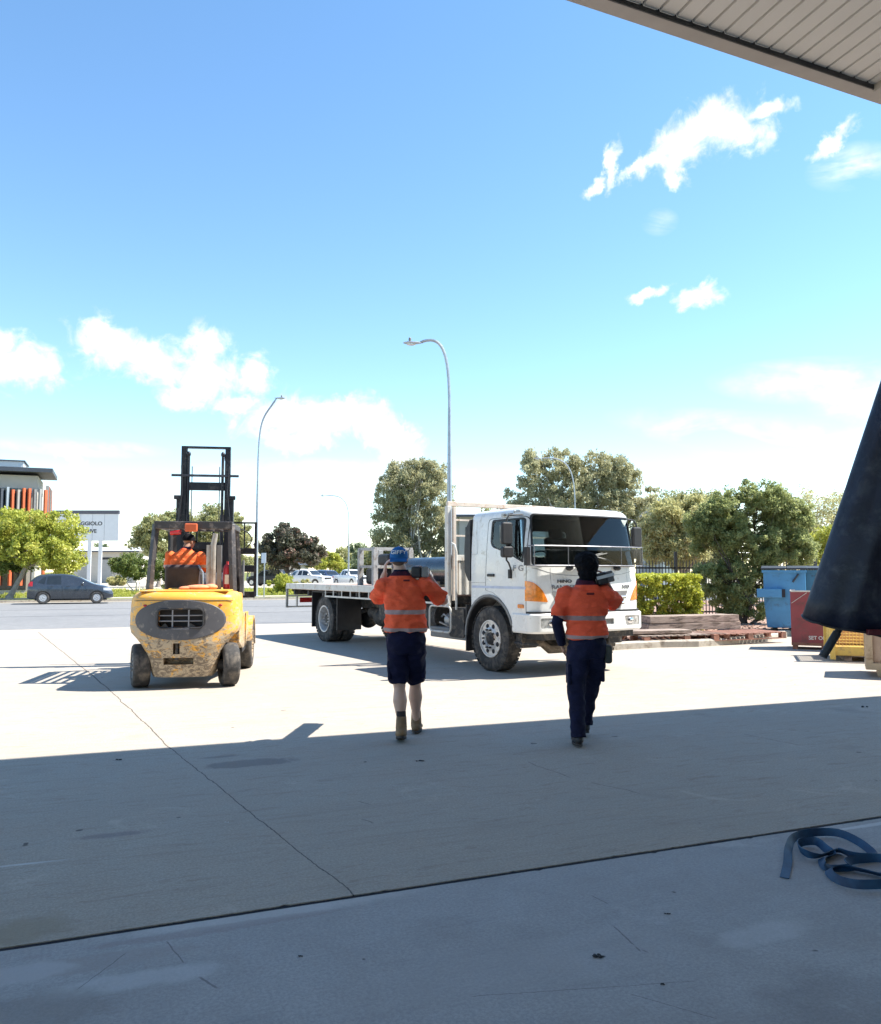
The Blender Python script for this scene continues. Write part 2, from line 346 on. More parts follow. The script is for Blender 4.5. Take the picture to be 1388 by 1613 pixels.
def concrete_mat(name, base, warm, kind):
    m, nt, N, L, P = newmat(name)
    g = N.new('ShaderNodeTexCoord'); v = g.outputs['Object']
    a = nz(N, L, v, 0.35, 6, 0.6); b = nz(N, L, v, 2.3, 8, 0.7, 0.4); c = nz(N, L, v, 65, 5, 0.8); d = nz(N, L, v, 22, 7, 0.8)
    col = mixc(N, L, mr(N, L, a.outputs['Fac'], 0.3, 0.7), tuple(x * 0.86 for x in base), tuple(x * 1.08 for x in base))
    col = mixc(N, L, mr(N, L, b.outputs['Fac'], 0.42, 0.68, 0, 0.7), col, warm)
    col = mixc(N, L, mr(N, L, d.outputs['Fac'], 0.3, 0.7, 0.5, 0.0), col, tuple(x * 0.7 for x in base))
    col = mixc(N, L, mr(N, L, c.outputs['Fac'], 0.40, 0.60, 0.0, 0.8), col, tuple(x * 0.62 for x in base))
    # tyre scuffs: streaks stretched along one direction
    mp = N.new('ShaderNodeMapping'); mp.inputs['Rotation'].default_value = (0, 0, math.radians(8 if kind == 'yard' else -28)); mp.inputs['Scale'].default_value = (0.35, 6.0, 1) if kind == 'yard' else (0.8, 5, 1)
    L.new(v, mp.inputs[0]); s = nz(N, L, mp.outputs[0], 1.6, 9, 0.72, 0.6)
    col = mixc(N, L, mr(N, L, s.outputs['Fac'], 0.54, 0.74, 0, 0.5 if kind == 'yard' else 0.3), col, tuple(x * 0.55 for x in warm))
    # dark oil spots and pale patches
    o = nz(N, L, v, 0.9, 4, 0.5, 0.2); col = mixc(N, L, mr(N, L, o.outputs['Fac'], 0.66, 0.75, 0, 0.55), col, tuple(x * 0.5 for x in base))
    sp = nz(N, L, v, 5.5, 2, 0.5); col = mixc(N, L, mr(N, L, sp.outputs['Fac'], 0.745, 0.76, 0, 0.8), col, (0.05, 0.045, 0.045))
    sep = N.new('ShaderNodeSeparateXYZ'); L.new(v, sep.inputs[0])
    def line(p0, p1, w, colr, wob=0.03, wsc=2.5, amt=0.9, fade=None):
        nonlocal col
        dx, dy = p1[0] - p0[0], p1[1] - p0[1]; ln = math.hypot(dx, dy); nx, ny = -dy / ln, dx / ln; tx, ty = dx / ln, dy / ln
        wn = nz(N, L, v, wsc, 6, 0.65)
        dist = mth(N, L, 'ADD', mth(N, L, 'MULTIPLY', sep.outputs['X'], nx), mth(N, L, 'MULTIPLY', sep.outputs['Y'], ny))
        dist = mth(N, L, 'ADD', dist, -(p0[0] * nx + p0[1] * ny)); dist = mth(N, L, 'ADD', dist, mth(N, L, 'MULTIPLY', mth(N, L, 'ADD', wn.outputs['Fac'], -0.5), wob * 2))
        al = mth(N, L, 'ADD', mth(N, L, 'ADD', mth(N, L, 'MULTIPLY', sep.outputs['X'], tx), mth(N, L, 'MULTIPLY', sep.outputs['Y'], ty)), -(p0[0] * tx + p0[1] * ty))
        m1 = mr(N, L, mth(N, L, 'ABSOLUTE', dist), w * 0.5, w, 1, 0)
        m2 = mr(N, L, al, 0, fade or 0.02, 0, 1); m3 = mr(N, L, al, ln - (fade or 0.02), ln, 1, 0)
        fac = mth(N, L, 'MULTIPLY', mth(N, L, 'MULTIPLY', m1, m2), mth(N, L, 'MULTIPLY', m3, amt))
        col = mixc(N, L, fac, col, colr)
    def gp(px, py): p = G(px, py); s_, t_ = st_of(p); return (s_, t_)
    def blob(px, py, rx, ry, colr, amt, soft=0.6):
        nonlocal col
        c0 = gp(px, py); mp = N.new('ShaderNodeMapping'); mp.vector_type = 'TEXTURE'; mp.inputs['Location'].default_value = (c0[0], c0[1], 0); mp.inputs['Scale'].default_value = (rx, ry, 1)
        wn = nz(N, L, v, 4.0, 8, 0.7); L.new(v, mp.inputs[0]); ln = N.new('ShaderNodeVectorMath'); ln.operation = 'LENGTH'; L.new(mp.outputs[0], ln.inputs[0])
        q = mth(N, L, 'ADD', ln.outputs['Value'], mth(N, L, 'MULTIPLY', mth(N, L, 'ADD', wn.outputs['Fac'], -0.5), 1.6))
        col = mixc(N, L, mr(N, L, q, 1 - soft, 1.0, amt, 0, True), col, colr)
    if kind == 'yard':
        line(gp(562, 1413), gp(270, 1180), 0.0055, (0.05, 0.045, 0.045), 0.035, 3.0, 0.85)
        line(gp(270, 1180), gp(165, 1080), 0.009, (0.06, 0.05, 0.045), 0.05, 1.5)
        line(gp(165, 1080), gp(60, 996), 0.013, (0.08, 0.06, 0.05), 0.04, 1.5)
        line(gp(-300, 1012), gp(700, 999), 0.03, (0.1, 0.08, 0.07), 0.01, 1.5, 0.75)
        line(gp(-60, 1372), gp(125, 1352), 0.016, (0.62, 0.62, 0.6), 0.012, 1.5, 0.75, 0.25)
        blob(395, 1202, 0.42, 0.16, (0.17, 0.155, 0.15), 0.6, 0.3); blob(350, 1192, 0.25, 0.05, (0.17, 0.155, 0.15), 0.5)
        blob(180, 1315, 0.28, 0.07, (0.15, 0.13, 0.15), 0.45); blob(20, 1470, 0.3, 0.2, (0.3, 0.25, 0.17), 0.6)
        for k, (x, y, x2, y2) in enumerate([(178, 1197, 196, 1199), (570, 1290, 590, 1297), (650, 1198, 672, 1200), (1170, 1156, 1260, 1174), (830, 1200, 900, 1225), (930, 1232, 1010, 1250), (560, 1262, 585, 1268)]):
            line(gp(x, y), gp(x2, y2), 0.008, (0.1, 0.09, 0.09), 0.05, 5, 0.55)
    else:
        blob(420, 1440, 0.9, 0.10, (0.58, 0.57, 0.55), 0.5, 0.6); blob(1370, 1300, 0.5, 0.03, (0.66, 0.66, 0.65), 0.6, 0.5); blob(210, 1545, 0.4, 0.10, (0.55, 0.56, 0.56), 0.5, 0.5); blob(820, 1520, 1.0, 0.3, (0.40, 0.39, 0.385), 0.4, 0.8); blob(1210, 1470, 0.35, 0.12, (0.55, 0.55, 0.54), 0.4, 0.6)
        blob(30, 1600, 0.42, 0.2, (0.25, 0.23, 0.21), 0.6, 0.5); blob(120, 1520, 0.5, 0.1, (0.34, 0.31, 0.29), 0.6, 0.3); blob(30, 1535, 0.25, 0.1, (0.5, 0.5, 0.5), 0.5, 0.4)
        blob(330, 1465, 0.8, 0.05, (0.3, 0.26, 0.25), 0.5, 0.4); blob(1340, 1575, 0.45, 0.3, (0.2, 0.19, 0.19), 0.4)
        blob(948, 1507, 0.022, 0.014, (0.02, 0.02, 0.02), 1.0, 0.5)
        for (x, y, x2, y2, w) in [(262, 1482, 290, 1518, 0.004), (313, 1538, 345, 1558, 0.007), (966, 1458, 1000, 1490, 0.005), (930, 1410, 960, 1425, 0.004), (120, 1560, 200, 1500, 0.003), (740, 1570, 1100, 1545, 0.0025), (990, 1565, 1130, 1605, 0.0025), (1000, 1490, 1010, 1500, 0.006),
                                   (1046, 1438, 1058, 1441, 0.008), (1010, 1496, 1022, 1501, 0.006), (470, 1506, 472, 1510, 0.008), (372, 1512, 378, 1514, 0.006)]:
            line(gp(x, y), gp(x2, y2), w, (0.1, 0.09, 0.09), 0.012, 9, 0.6)
    mp2 = N.new('ShaderNodeMapping'); mp2.inputs['Rotation'].default_value = (0, 0, math.radians(-62)); mp2.inputs['Scale'].default_value = (0.5, 9, 1); L.new(v, mp2.inputs[0]); s2 = nz(N, L, mp2.outputs[0], 1.1, 10, 0.75, 1.0)
    col = mixc(N, L, mr(N, L, s2.outputs['Fac'], 0.58, 0.74, 0, 0.3), col, tuple(x * 0.6 for x in base))
    if kind == 'yard':
        mp3 = N.new('ShaderNodeMapping'); mp3.inputs['Rotation'].default_value = (0, 0, math.radians(12)); mp3.inputs['Scale'].default_value = (1.0, 4.5, 1); L.new(v, mp3.inputs[0]); fk_ = nz(N, L, mp3.outputs[0], 3.2, 10, 0.8, 1.2)
        col = mixc(N, L, mr(N, L, fk_.outputs['Fac'], 0.53, 0.66, 0, 0.62), col, (0.27, 0.21, 0.16))
    pt = nz(N, L, v, 1.4, 9, 0.75, 0.8); col = mixc(N, L, mr(N, L, pt.outputs['Fac'], 0.58, 0.70, 0, 0.35), col, tuple(min(1, x * 1.35) for x in base))
    L.new(col, P.inputs['Base Color'])
    L.new(mr(N, L, b.outputs['Fac'], 0.3, 0.7, 0.62 if kind != 'yard' else 0.78, 0.9), P.inputs['Roughness']); P.inputs['Specular IOR Level'].default_value = 0.3
    bp = N.new('ShaderNodeBump'); bp.inputs['Strength'].default_value = 0.5 if kind == 'yard' else 0.3; bp.inputs['Distance'].default_value = 0.004
    hh = mth(N, L, 'ADD', c.outputs['Fac'], mth(N, L, 'MULTIPLY', d.outputs['Fac'], 1.5)); L.new(hh, bp.inputs['Height']); L.new(bp.outputs[0], P.inputs['Normal'])
    return m
def ground_mat(name, c1, c2, c3, sc=0.5, bsc=30):
    m, nt, N, L, P = newmat(name); g = N.new('ShaderNodeTexCoord'); v = g.outputs['Object']
    a = nz(N, L, v, sc, 8, 0.7); b = nz(N, L, v, sc * 12, 6, 0.7); c = nz(N, L, v, bsc, 4, 0.7)
    col = mixc(N, L, mr(N, L, a.outputs['Fac'], 0.35, 0.65), c1, c2); col = mixc(N, L, mr(N, L, b.outputs['Fac'], 0.45, 0.7), col, c3)
    col = mixc(N, L, mr(N, L, c.outputs['Fac'], 0.35, 0.65, 0, 0.4), col, tuple(x * 0.5 for x in c1))
    L.new(col, P.inputs['Base Color']); P.inputs['Roughness'].default_value = 0.95; P.inputs['Specular IOR Level'].default_value = 0.1
    bp = N.new('ShaderNodeBump'); bp.inputs['Strength'].default_value = 0.8; bp.inputs['Distance'].default_value = 0.02; L.new(c.outputs['Fac'], bp.inputs['Height']); L.new(bp.outputs[0], P.inputs['Normal'])
    return m
M['grassland'] = ground_mat('grass_ground', (0.11, 0.15, 0.035), (0.20, 0.21, 0.07), (0.27, 0.25, 0.11), 0.15, 12)
M['asphalt'] = ground_mat('asphalt', (0.23, 0.235, 0.24), (0.28, 0.28, 0.28), (0.21, 0.21, 0.215), 0.25, 60)
M['path'] = ground_mat('pale_path', (0.5, 0.45, 0.37), (0.56, 0.5, 0.42), (0.42, 0.37, 0.3), 0.6, 30)
M['gutter'] = M['path']

def slab(name, s0, s1, t0, t1, z0, z1, mat, label=None, kind='structure', sub=None):
    """a box in street coordinates; its object axes follow the kerb line"""
    mb = MB(); mb.bb(s0, s1, t0, t1, z0, z1); o = mb.build(name, mat)
    o.matrix_world = ROTST.to_4x4()
    if kind: o['kind'] = kind
    return o
g_ = MB(); g_.add([(-3000, -3000, -0.2), (3000, -3000, -0.2), (3000, 3000, -0.2), (-3000, 3000, -0.2)], [(0, 1, 2, 3)])
setp(g_.build('ground', M['grassland']), kind='structure')
JT = 4.065
slab('joint_filler', -40, 40, JT - 0.3, JT + 0.3, -0.16, -0.005, pmat('dark_joint_sealant', (0.008, 0.007, 0.012), 0.9))
# both slabs have a slightly uneven arris along the open joint
def slab_uneven(name, s0, s1, t0, t1, side, mat):
    rnd = random.Random(5 + side); n = 900; top = []
    ss = [s0] + [-12 + 24 * i / n for i in range(n + 1)] + [s1]
    chips = {rnd.randint(0, n): rnd.uniform(0.006, 0.02) for _ in range(26)}
    def tt(i):
        base = (JT + 0.019) if side > 0 else (JT - 0.019)
        j = 0.0035 * noise.noise(Vector((ss[i] * 3.1, side * 9, 0))) + 0.002 * noise.noise(Vector((ss[i] * 19, side * 3, 4)))
        c = chips.get(i - 1, 0) * (1 if side > 0 else -1)
        return base + j + c * 0.6
    edge = [(ss[i], tt(i)) for i in range(len(ss))]
    vs = []; fs = []; far = t1 if side > 0 else t0
    for (s_, t_) in edge: vs += [(s_, t_, 0), (s_, far, 0), (s_, t_, -0.12)]
    for i in range(len(edge) - 1):
        a = i * 3; b = a + 3
        fs += [(a, b, b + 1, a + 1), (a, a + 2, b + 2, b)]
    o = MB().add(vs, fs).build(name, mat, fix=False); o.matrix_world = ROTST.to_4x4()
    bm = bmesh.new(); bm.from_mesh(o.data)
    for f in bm.faces:
        if f.normal.z < -0.5 or (abs(f.normal.z) < 0.5 and (f.normal.y * side) > 0): f.normal_flip()
    bm.to_mesh(o.data); bm.free(); o['kind'] = 'structure'; return o
slab_uneven('shed_floor', -40, 40, -16, JT, -1, concrete_mat('shed_floor_concrete', (0.475, 0.465, 0.455), (0.37, 0.355, 0.345), 'floor'))
slab_uneven('concrete_yard', -60, 60, JT, 25.8, 1, concrete_mat('yard_concrete', (0.50, 0.445, 0.375), (0.49, 0.405, 0.325), 'yard'))
slab('road', -250, 250, 25.8, 48.2, -0.15, -0.012, M['asphalt'])
slab('gutter', -250, 250, 48.2, 48.65, -0.15, -0.004, M['gutter'])
slab('kerb', -250, 250, 48.65, 48.85, -0.15, 0.12, M['concrete_edge'])
slab('verge', -250, 250, 48.85, 50.3, -0.15, 0.11, M['grassland'])
slab('footpath', -250, 250, 50.3, 52.4, -0.15, 0.125, M['path'])
slab('lawn', -250, 250, 52.4, 74.0, -0.15, 0.10, M['grassland'])
slab('car_park', -250, 250, 74.0, 150, -0.15, 0.06, M['path'])
# worn repair seams along the road
sm_ = MB()
for (t, w, s0, s1) in ((33.4, 0.14, -200, 200), (39.2, 0.10, -200, 60)): sm_.bb(s0, s1, t, t + w, -0.012, -0.008)
o_ = sm_.build('road_seam', pmat('road_seam_tar', (0.12, 0.12, 0.125), 0.8)); o_.matrix_world = ROTST.to_4x4(); o_['kind'] = 'structure'

# planting bed at the right with its kerb
def bed():
    pts = [G(930, 1026), G(985, 1023), G(1040, 1020), G(1100, 1019), G(1160, 1015), G(1215, 1009), G(1252, 1000)]
    pts = [Vector((p.x, p.y, 0)) for p in pts]
    a = pts[-1]; pts += [a + Vector((1.6, 2.6, 0)), a + Vector((10, 7, 0)), a + Vector((14, 24, 0)), pts[0] + Vector((3.0, 26, 0)), pts[0] + Vector((-0.6, 9, 0)), pts[0] + Vector((-0.9, 3.0, 0))]
    mb = MB(); lo = [p + Vector((0, 0, -0.05)) for p in pts]; hi = [p + Vector((0, 0, 0.10)) for p in pts]; mb.loft([lo, hi])
    setp(mb.build('garden_bed', M['rubble']), kind='structure')
    k = MB(); path = pts[:8]; inner = []; outer = []
    for i, p in enumerate(path):
        t = (path[min(i + 1, len(path) - 1)] - path[max(i - 1, 0)]).normalized(); n = Vector((-t.y, t.x, 0)); inner.append(p + n * 0.16); outer.append(p - n * 0.02)
    rings = []
    for a_, b_ in zip(inner, outer):
        z = 0.15; rings.append([b_ + Vector((0, 0, -0.03)), b_ + Vector((0.0, 0, z - 0.03)), b_.lerp(a_, 0.18) + Vector((0, 0, z)), a_ + Vector((0, 0, z)), a_ + Vector((0, 0, -0.03))])
    k.loft(rings); setp(k.build('garden_kerb', M['concrete_edge']), kind='structure')
    # loose litter and stones on the bed: one mass nobody could count
    rnd = random.Random(9); st = MB()
    for i in range(900):
        p = pts[0].lerp(pts[6], rnd.random()) + Vector((rnd.uniform(-0.3, 1), rnd.uniform(0.35, 6.5), 0)); r = rnd.uniform(0.015, 0.05)
        st.ell(p + Vector((0, 0, 0.10 + r * 0.3)), (r, r * rnd.uniform(0.5, 1), r * 0.5), Matrix.Rotation(rnd.uniform(0, 6), 3, 'Z'), 5, 3)
    setp(st.build('bed_gravel', M['rubble']), 'loose reddish mulch and stones covering the planting bed behind the truck', 'gravel', kind='stuff')
bed()
# ------------------------------------------------------------ shed canopy overhead
def build_canopy():
    o0 = Vector((5.104, 9.193, 6.998)); th = math.radians(21.42)
    X = Vector((math.cos(th), math.sin(th), -0.0398)).normalized(); Yx = Vector((-math.sin(th), math.cos(th), 0)); Zx = X.cross(Yx)
    root = empty('shed_canopy', (o0.x, o0.y, 0), 0, 'beige corrugated steel canopy with a grey brown gutter over the shed entrance', 'canopy')
    MT = Matrix((X, Yx, Zx)).transposed().to_4x4(); MT.translation = Vector((0, 0, o0.z))
    def place(o): o.matrix_local = MT; return o
    s0, s1 = -15.0, -0.32; pitch = 0.20; rise = 0.034; slope = 0.03
    prof = []; s = s0
    while s < 12: prof += [(s, 0), (s + pitch * 0.80, 0), (s + pitch * 0.85, rise), (s + pitch * 0.94, rise)]; s += pitch
    n = len(prof); vs = []; fs = []
    for t in (-0.185, -22.0):
        for (q, z) in prof: vs.append((q, t, 0.055 + z - t * slope))
    for i in range(n - 1): fs.append((i, i + 1, n + i + 1, n + i))
    sheet_m = pmat('beige_roof_sheet', (0.63, 0.595, 0.55), 0.5, 0, 0.04, 1.2, bump=0.05, bscale=9)
    sh = MB().add(vs, fs).build('roof_sheet', sheet_m, root, fix=False); md = sh.modifiers.new('s', 'SOLIDIFY'); md.thickness = 0.004; md.offset = 1; place(sh)
    f = MB(); f.bb(s0, 12, -0.17, 0.0, 0.0, 0.03); f.bb(s0, 12, -0.018, 0.0, 0.018, 0.20); place(f.build('gutter', M['fascia'], root, bevel=0.004))
    dk = MB(); dk.bb(s0, 12, -0.184, -0.172, 0.0, 0.14); place(dk.build('eave_gap_shade', pmat('gap_shade_black', (0.035, 0.035, 0.04), 0.5), root))  # black strip painted in for the shaded gap between gutter and sheets
    for r0 in (s1, s1 - 7.5): r = MB(); r.bb(r0, r0 + 0.30, -22, -0.172, -0.03, 0.09); place(r.build('rafter', M['fascia'], root)) if r0 == s1 else None
    def vert(name, x0, x1, y0, y1, z1, mat):
        m = MB(); m.bb(x0, x1, y0, y1, 0, z1); o = m.build(name, mat, root); q = Matrix.Rotation(th, 4, 'Z'); o.matrix_local = q; return o
    vert('back_wall', s0, 12, -22.2, -22.0, 7.6, pmat('shed_wall_sheet', (0.62, 0.60, 0.57), 0.7)); vert('side_wall', 11.8, 12, -22, -5.5, 7.0, M['wall_grey'])  # unseen back wall behind the camera, kept pale to bounce fill light
    for x in (-14.6, 11.4): vert('column', x, x + 0.25, -5.3, -5.05, 6.6, M['fascia'])
    return o0, th
CANZ = build_canopy()

# ------------------------------------------------------------ buildings
def bx_st(mb, s0, s1, t0, t1, z0, z1): mb.bb(s0, s1, t0, t1, z0, z1)
def stroot(name, s, t, label, cat):
    o = empty(name, ST(s, t, 0), math.atan2(U.y, U.x), label, cat); return o
def louvre_building():
    c = at(60, 745, 55.9); s1, t0 = st_of(c); root = stroot('louvred_building', s1, t0, 'two storey cream building with a dark flat roof and orange and grey vertical louvres', 'building')
    H = at(60, 745, 55.9).z
    w = MB(); w.bb(-26, 0, 0, 9, 0, H - 0.2); w.build('wall', M['wall_cream'], root)
    r = MB(); r.bb(-28, 0.95, -0.8, 4.5, H - 0.02, H + 0.26); r.build('roof', M['roof_dark'], root)
    p = MB(); p.bb(-26, -1.0, 1.0, 4, H + 0.262, H + 0.85); pb = p.build('roof_plant_box', M['roof_pale'], root)
    q = MB(); q.bb(-26.1, -0.9, 0.9, 4.1, H + 0.852, H + 0.93); q.build('roof_cap', M['roof_dark'], root)
    d = MB(); d.bb(-25, -0.6, -0.03, -0.003, 4.2, H - 1.1); d.build('window_band', M['darkglass'], root)
    d = MB(); d.bb(-25, -0.5, -0.03, -0.003, 0.4, 3.0); d.build('window_band', M['darkglass'], root)
    cols = [M['galv'], M['roof_dark'], M['galv'], M['orange_paint'], M['fascia'], M['orange_paint'], M['orange_paint'], M['greytrim'], M['wall_grey'], M['orange_paint']]
    rnd = random.Random(3)
    for i in range(34):
        s = 0.55 - i * 0.33; m_ = cols[(9 - i) % 10]
        l = MB(); l.box((s, -0.55, (4.0 + H - 1.15) / 2 + rnd.uniform(-0.1, 0.1)), (0.16, 0.22, H - 1.15 - 4.0), Matrix.Rotation(0.5, 3, 'Z')); l.build('louvre', m_, root)
        if i % 2 == 0:
            l = MB(); l.box((s, -0.55, 1.9), (0.15, 0.22, 2.4), Matrix.Rotation(0.5, 3, 'Z')); l.build('louvre', m_ if i % 4 else M['orange_paint'], root)
    for i in range(5):
        l = MB(); l.box((0.6, 0.2 + i * 0.9, 6.0), (0.2, 0.14, 3.0)); l.build('louvre', [M['wall_grey'], M['orange_paint'], M['greytrim']][i % 3], root)
    b = MB(); b.bb(-12, 0.6, -0.5, -0.2, 3.4, 3.62); b.build('floor_slab', M['roof_pale'], root)
louvre_building()
def billboard():
    Y = 100.0; a = at(72, 804, Y); b = at(187, 852, Y); root = empty('street_sign_board', (a.x / 2 + b.x / 2, Y, 0), 0, 'large white sign board on two posts reading a street name in black letters, dark top edge', 'sign')
    hw = (b.x - a.x) / 2; z1, z0 = a.z, b.z
    p = MB(); p.bb(-hw, hw, -0.15, 0.15, z0, z1 - 0.45); pn = p.build('sign_panel', M['signwhite'], root)
    c = MB(); c.bb(-hw - 0.1, hw + 0.02, -0.2, 0.2, z1 - 0.45, z1); c.build('top_trim', pmat('dark_grey_trim', (0.10, 0.10, 0.12), 0.6), root)
    s = MB()
    for k in range(1, 6): x = -hw + 2 * hw * k / 6.2; s.bb(x, x + 0.03, -0.16, -0.151, z0, z1 - 0.46)
    s.build('panel_joint', M['lettergrey'], root)
    for k, (px) in enumerate((141, 158)):
        x = at(px, 870, Y).x - root.location.x; q = MB(); q.bb(x - 0.2, x + 0.2, -0.1, 0.1, 0.05, z0); q.build('post', M['signwhite'], root)
    tx = at(162, 825, Y)
    # words set so their right ends fall where they stand on the board
    x_end = tx.x - root.location.x
    o = text_obj('lettering', 'MAGGIOLO', 0.62, M['sticker'], root, frame((0, -0.155, at(0, 825, Y).z), (1, 0, 0), (0, 0, 1)), 0.01, 1.1, 0.02)
    xs = [v.co.x for v in o.data.vertices]; o.data.transform(Matrix.Translation((x_end - max(xs), 0, 0)))
    o = text_obj('lettering', 'DRIVE', 0.62, M['sticker'], root, frame((0, -0.155, at(0, 837, Y).z), (1, 0, 0), (0, 0, 1)), 0.01, 1.0, 0.02)
    xs = [v.co.x for v in o.data.vertices]; o.data.transform(Matrix.Translation((at(153, 836, Y).x - root.location.x - max(xs), 0, 0)))
billboard()
def shed_low(name, px0, px1, pytop, Y, label, roof, wall, doors=2, depth=12, over=0.5):
    a = at(px0, pytop, Y); b = at(px1, pytop, Y); root = empty(name, ((a.x + b.x) / 2, Y, 0), 0, label, 'building'); hw = (b.x - a.x) / 2; H = a.z
    w = MB(); w.bb(-hw, hw, 0, depth, 0, H - 0.7); w.build('wall', wall, root)
    r = MB(); r.add([(-hw - over, -over, H - 0.7), (hw + over, -over, H - 0.7), (hw + over, depth / 2, H), (-hw - over, depth / 2, H), (hw + over, depth + over, H - 0.7), (-hw - over, depth + over, H - 0.7)], [(0, 1, 2, 3), (3, 2, 4, 5), (0, 3, 5), (1, 4, 2), (0, 5, 4, 1)]); r.build('roof', roof, root)
    g = MB(); g.bb(-hw - over, hw + over, -over - 0.15, -over - 0.01, H - 0.85, H - 0.68); g.build('gutter', M['roof_dark'] if roof is M['roof_pale'] else M['white_dirty'], root)
    for k in range(doors):
        x = -hw + 2 * hw * (k + 0.5) / doors; ww = 2 * hw / doors * 0.62
        d = MB(); d.bb(x - ww / 2, x + ww / 2, -0.03, -0.003, 0.1, H - 1.9); dr = d.build('roller_door', M['wall_grey'] if wall is M['wall_cream'] else M['roof_pale'], root)
        h = MB(); h.bb(x - ww / 2, x + ww / 2, -0.06, -0.004, H - 1.88, H - 1.6); h.build('door_head', M['darkblock'], root)
    return root
shed_low('low_workshop', 118, 216, 860, 115, 'low cream workshop with a pale roof behind the white street sign board', M['roof_pale'], M['wall_cream'], 3)
shed_low('warehouse', 724, 868, 797, 62, 'pale grey warehouse seen behind the truck cab and tray headboard', M['roof_pale'], M['wall_grey'], 3, 14)
shed_low('distant_shed', 1034, 1066, 781, 92, 'dark roofed shed poking above the trees right of the truck', M['roof_dark'], M['wall_grey'], 1, 10)
shed_low('long_factory', 395, 470, 884, 150, 'low dark roofed factory behind the reddish tree', M['roof_dark'], M['wall_cream'], 3, 12)

# ------------------------------------------------------------ street lamps
def lamp(px, py_top, arm_px, arm_py, Y, label, basez=0.0, thick=0.10, bend=1.2, rise=0.12):
    p = at(px, py_top, Y); q = at(arm_px, arm_py, Y); root = empty('street_lamp', (p.x, Y, basez), 0, label, 'street lamp', 'street lamps along the road')
    H = max(p.z, q.z) - basez; dx = q.x - p.x; sg = 1 if dx > 0 else -1; zq = q.z - basez
    m = MB(); m.lathe([(thick * 1.7, 0), (thick * 1.7, 0.06), (thick * 1.15, 0.08), (thick * 1.1, 1.2), (thick * 0.55, H - 2 * bend)], (0, 0, 0), 'Z', 14); m.build('pole', M['galv'], root, True)
    b0, b1, b2, b3 = Vector((0, 0, H - 2 * bend)), Vector((0, 0, H - bend * 0.35)), Vector((dx * 0.22, 0, H + bend * rise)), Vector((dx, 0, zq)); pts = []
    for k in range(17): t = k / 16; pts.append(b0 * (1 - t) ** 3 + b1 * 3 * t * (1 - t) ** 2 + b2 * 3 * t * t * (1 - t) + b3 * t ** 3)
    m = MB(); m.tube(pts, [thick * 0.5] * (len(pts) - 1) + [thick * 0.32], 8); m.build('arm', M['galv'], root, True)
    m = MB(); prof = [(-0.14, 0.02), (0.06, 0.08), (0.36, 0.10), (0.52, 0.04)]; rings = []
    for (x, w) in prof: rings.append([Vector((dx + sg * x, w * math.cos(a) * 1.1, zq + w * 0.55 * math.sin(a))) for a in [2 * math.pi * j / 10 for j in range(10)]])
    m.loft(rings); hd = m.build('lamp_head', M['galv'], root, True)
    m = MB(); m.ell((dx + sg * 0.26, 0, zq - 0.045), (0.16, 0.09, 0.05)); m.build('lamp_glass', M['lens'], hd, True)
    m = MB(); m.lathe([(0.045, 0), (0.05, 0.1), (0.03, 0.13)], (dx + sg * 0.3, 0, zq + 0.05), 'Z', 10); m.build('light_sensor', M['greytrim'], hd)
lamp(708, 531, 660, 540, 27.2, 'tall nearest galvanised street lamp behind the truck tray, its arm reaching left')
lamp(408, 626, 436, 627, 50.3, 'galvanised street lamp just right of the forklift, short arm bending right', 0.11, 0.11, 2.6, -0.55)
lamp(550, 782, 512, 781, 92, 'small far street lamp above the white pickup beside the gum tree', 0.06, 0.10, 1.6)
lamp(905, 724, 852, 722, 62, 'pale street lamp rising in front of the big tree behind the cab roof', 0.10, 0.10, 1.7)

def post_sign():
    p = G(415, 944); root = empty('post_sign', (p.x, p.y, 0.1), 0, 'small white sign plate on a thin post next to the street lamp by the kerb', 'sign')
    Y = p.y; a = at(412, 871, Y); b = at(419, 887, Y); x0 = a.x - p.x; x1 = b.x - p.x
    m = MB(); m.bb(x0, x1, -0.02, 0.02, b.z - 0.1, a.z - 0.1); m.build('plate', M['signwhite'], root)
    m = MB(); m.tube([(0.02, 0.05, 0), (0.02, 0.05, a.z - 0.2)], 0.035); m.build('post', M['galv'], root)
post_sign()
# ------------------------------------------------------------ vegetation
def leafmat(name, dark, light, trans=0.35, warm=None):
    m, nt, N, L, P = newmat(name); at_ = N.new('ShaderNodeAttribute'); at_.attribute_name = 'tint'
    c = mixc(N, L, at_.outputs['Fac'], dark, light)
    if warm:
        a2 = N.new('ShaderNodeAttribute'); a2.attribute_name = 'warm'; c = mixc(N, L, mr(N, L, a2.outputs['Fac'], 0.7, 0.95), c, warm)
    L.new(c, P.inputs['Base Color']); P.inputs['Roughness'].default_value = 0.55; P.inputs['Specular IOR Level'].default_value = 0.35
    tb = N.new('ShaderNodeBsdfTranslucent'); L.new(mixc(N, L, 0.5, c, tuple(min(1, x * 1.6) for x in light)), tb.inputs[0])
    mx = N.new('ShaderNodeMixShader'); mx.inputs[0].default_value = trans; L.new(P.outputs[0], mx.inputs[1]); L.new(tb.outputs[0], mx.inputs[2]); L.new(mx.outputs[0], N['Material Output'].inputs[0])
    return m
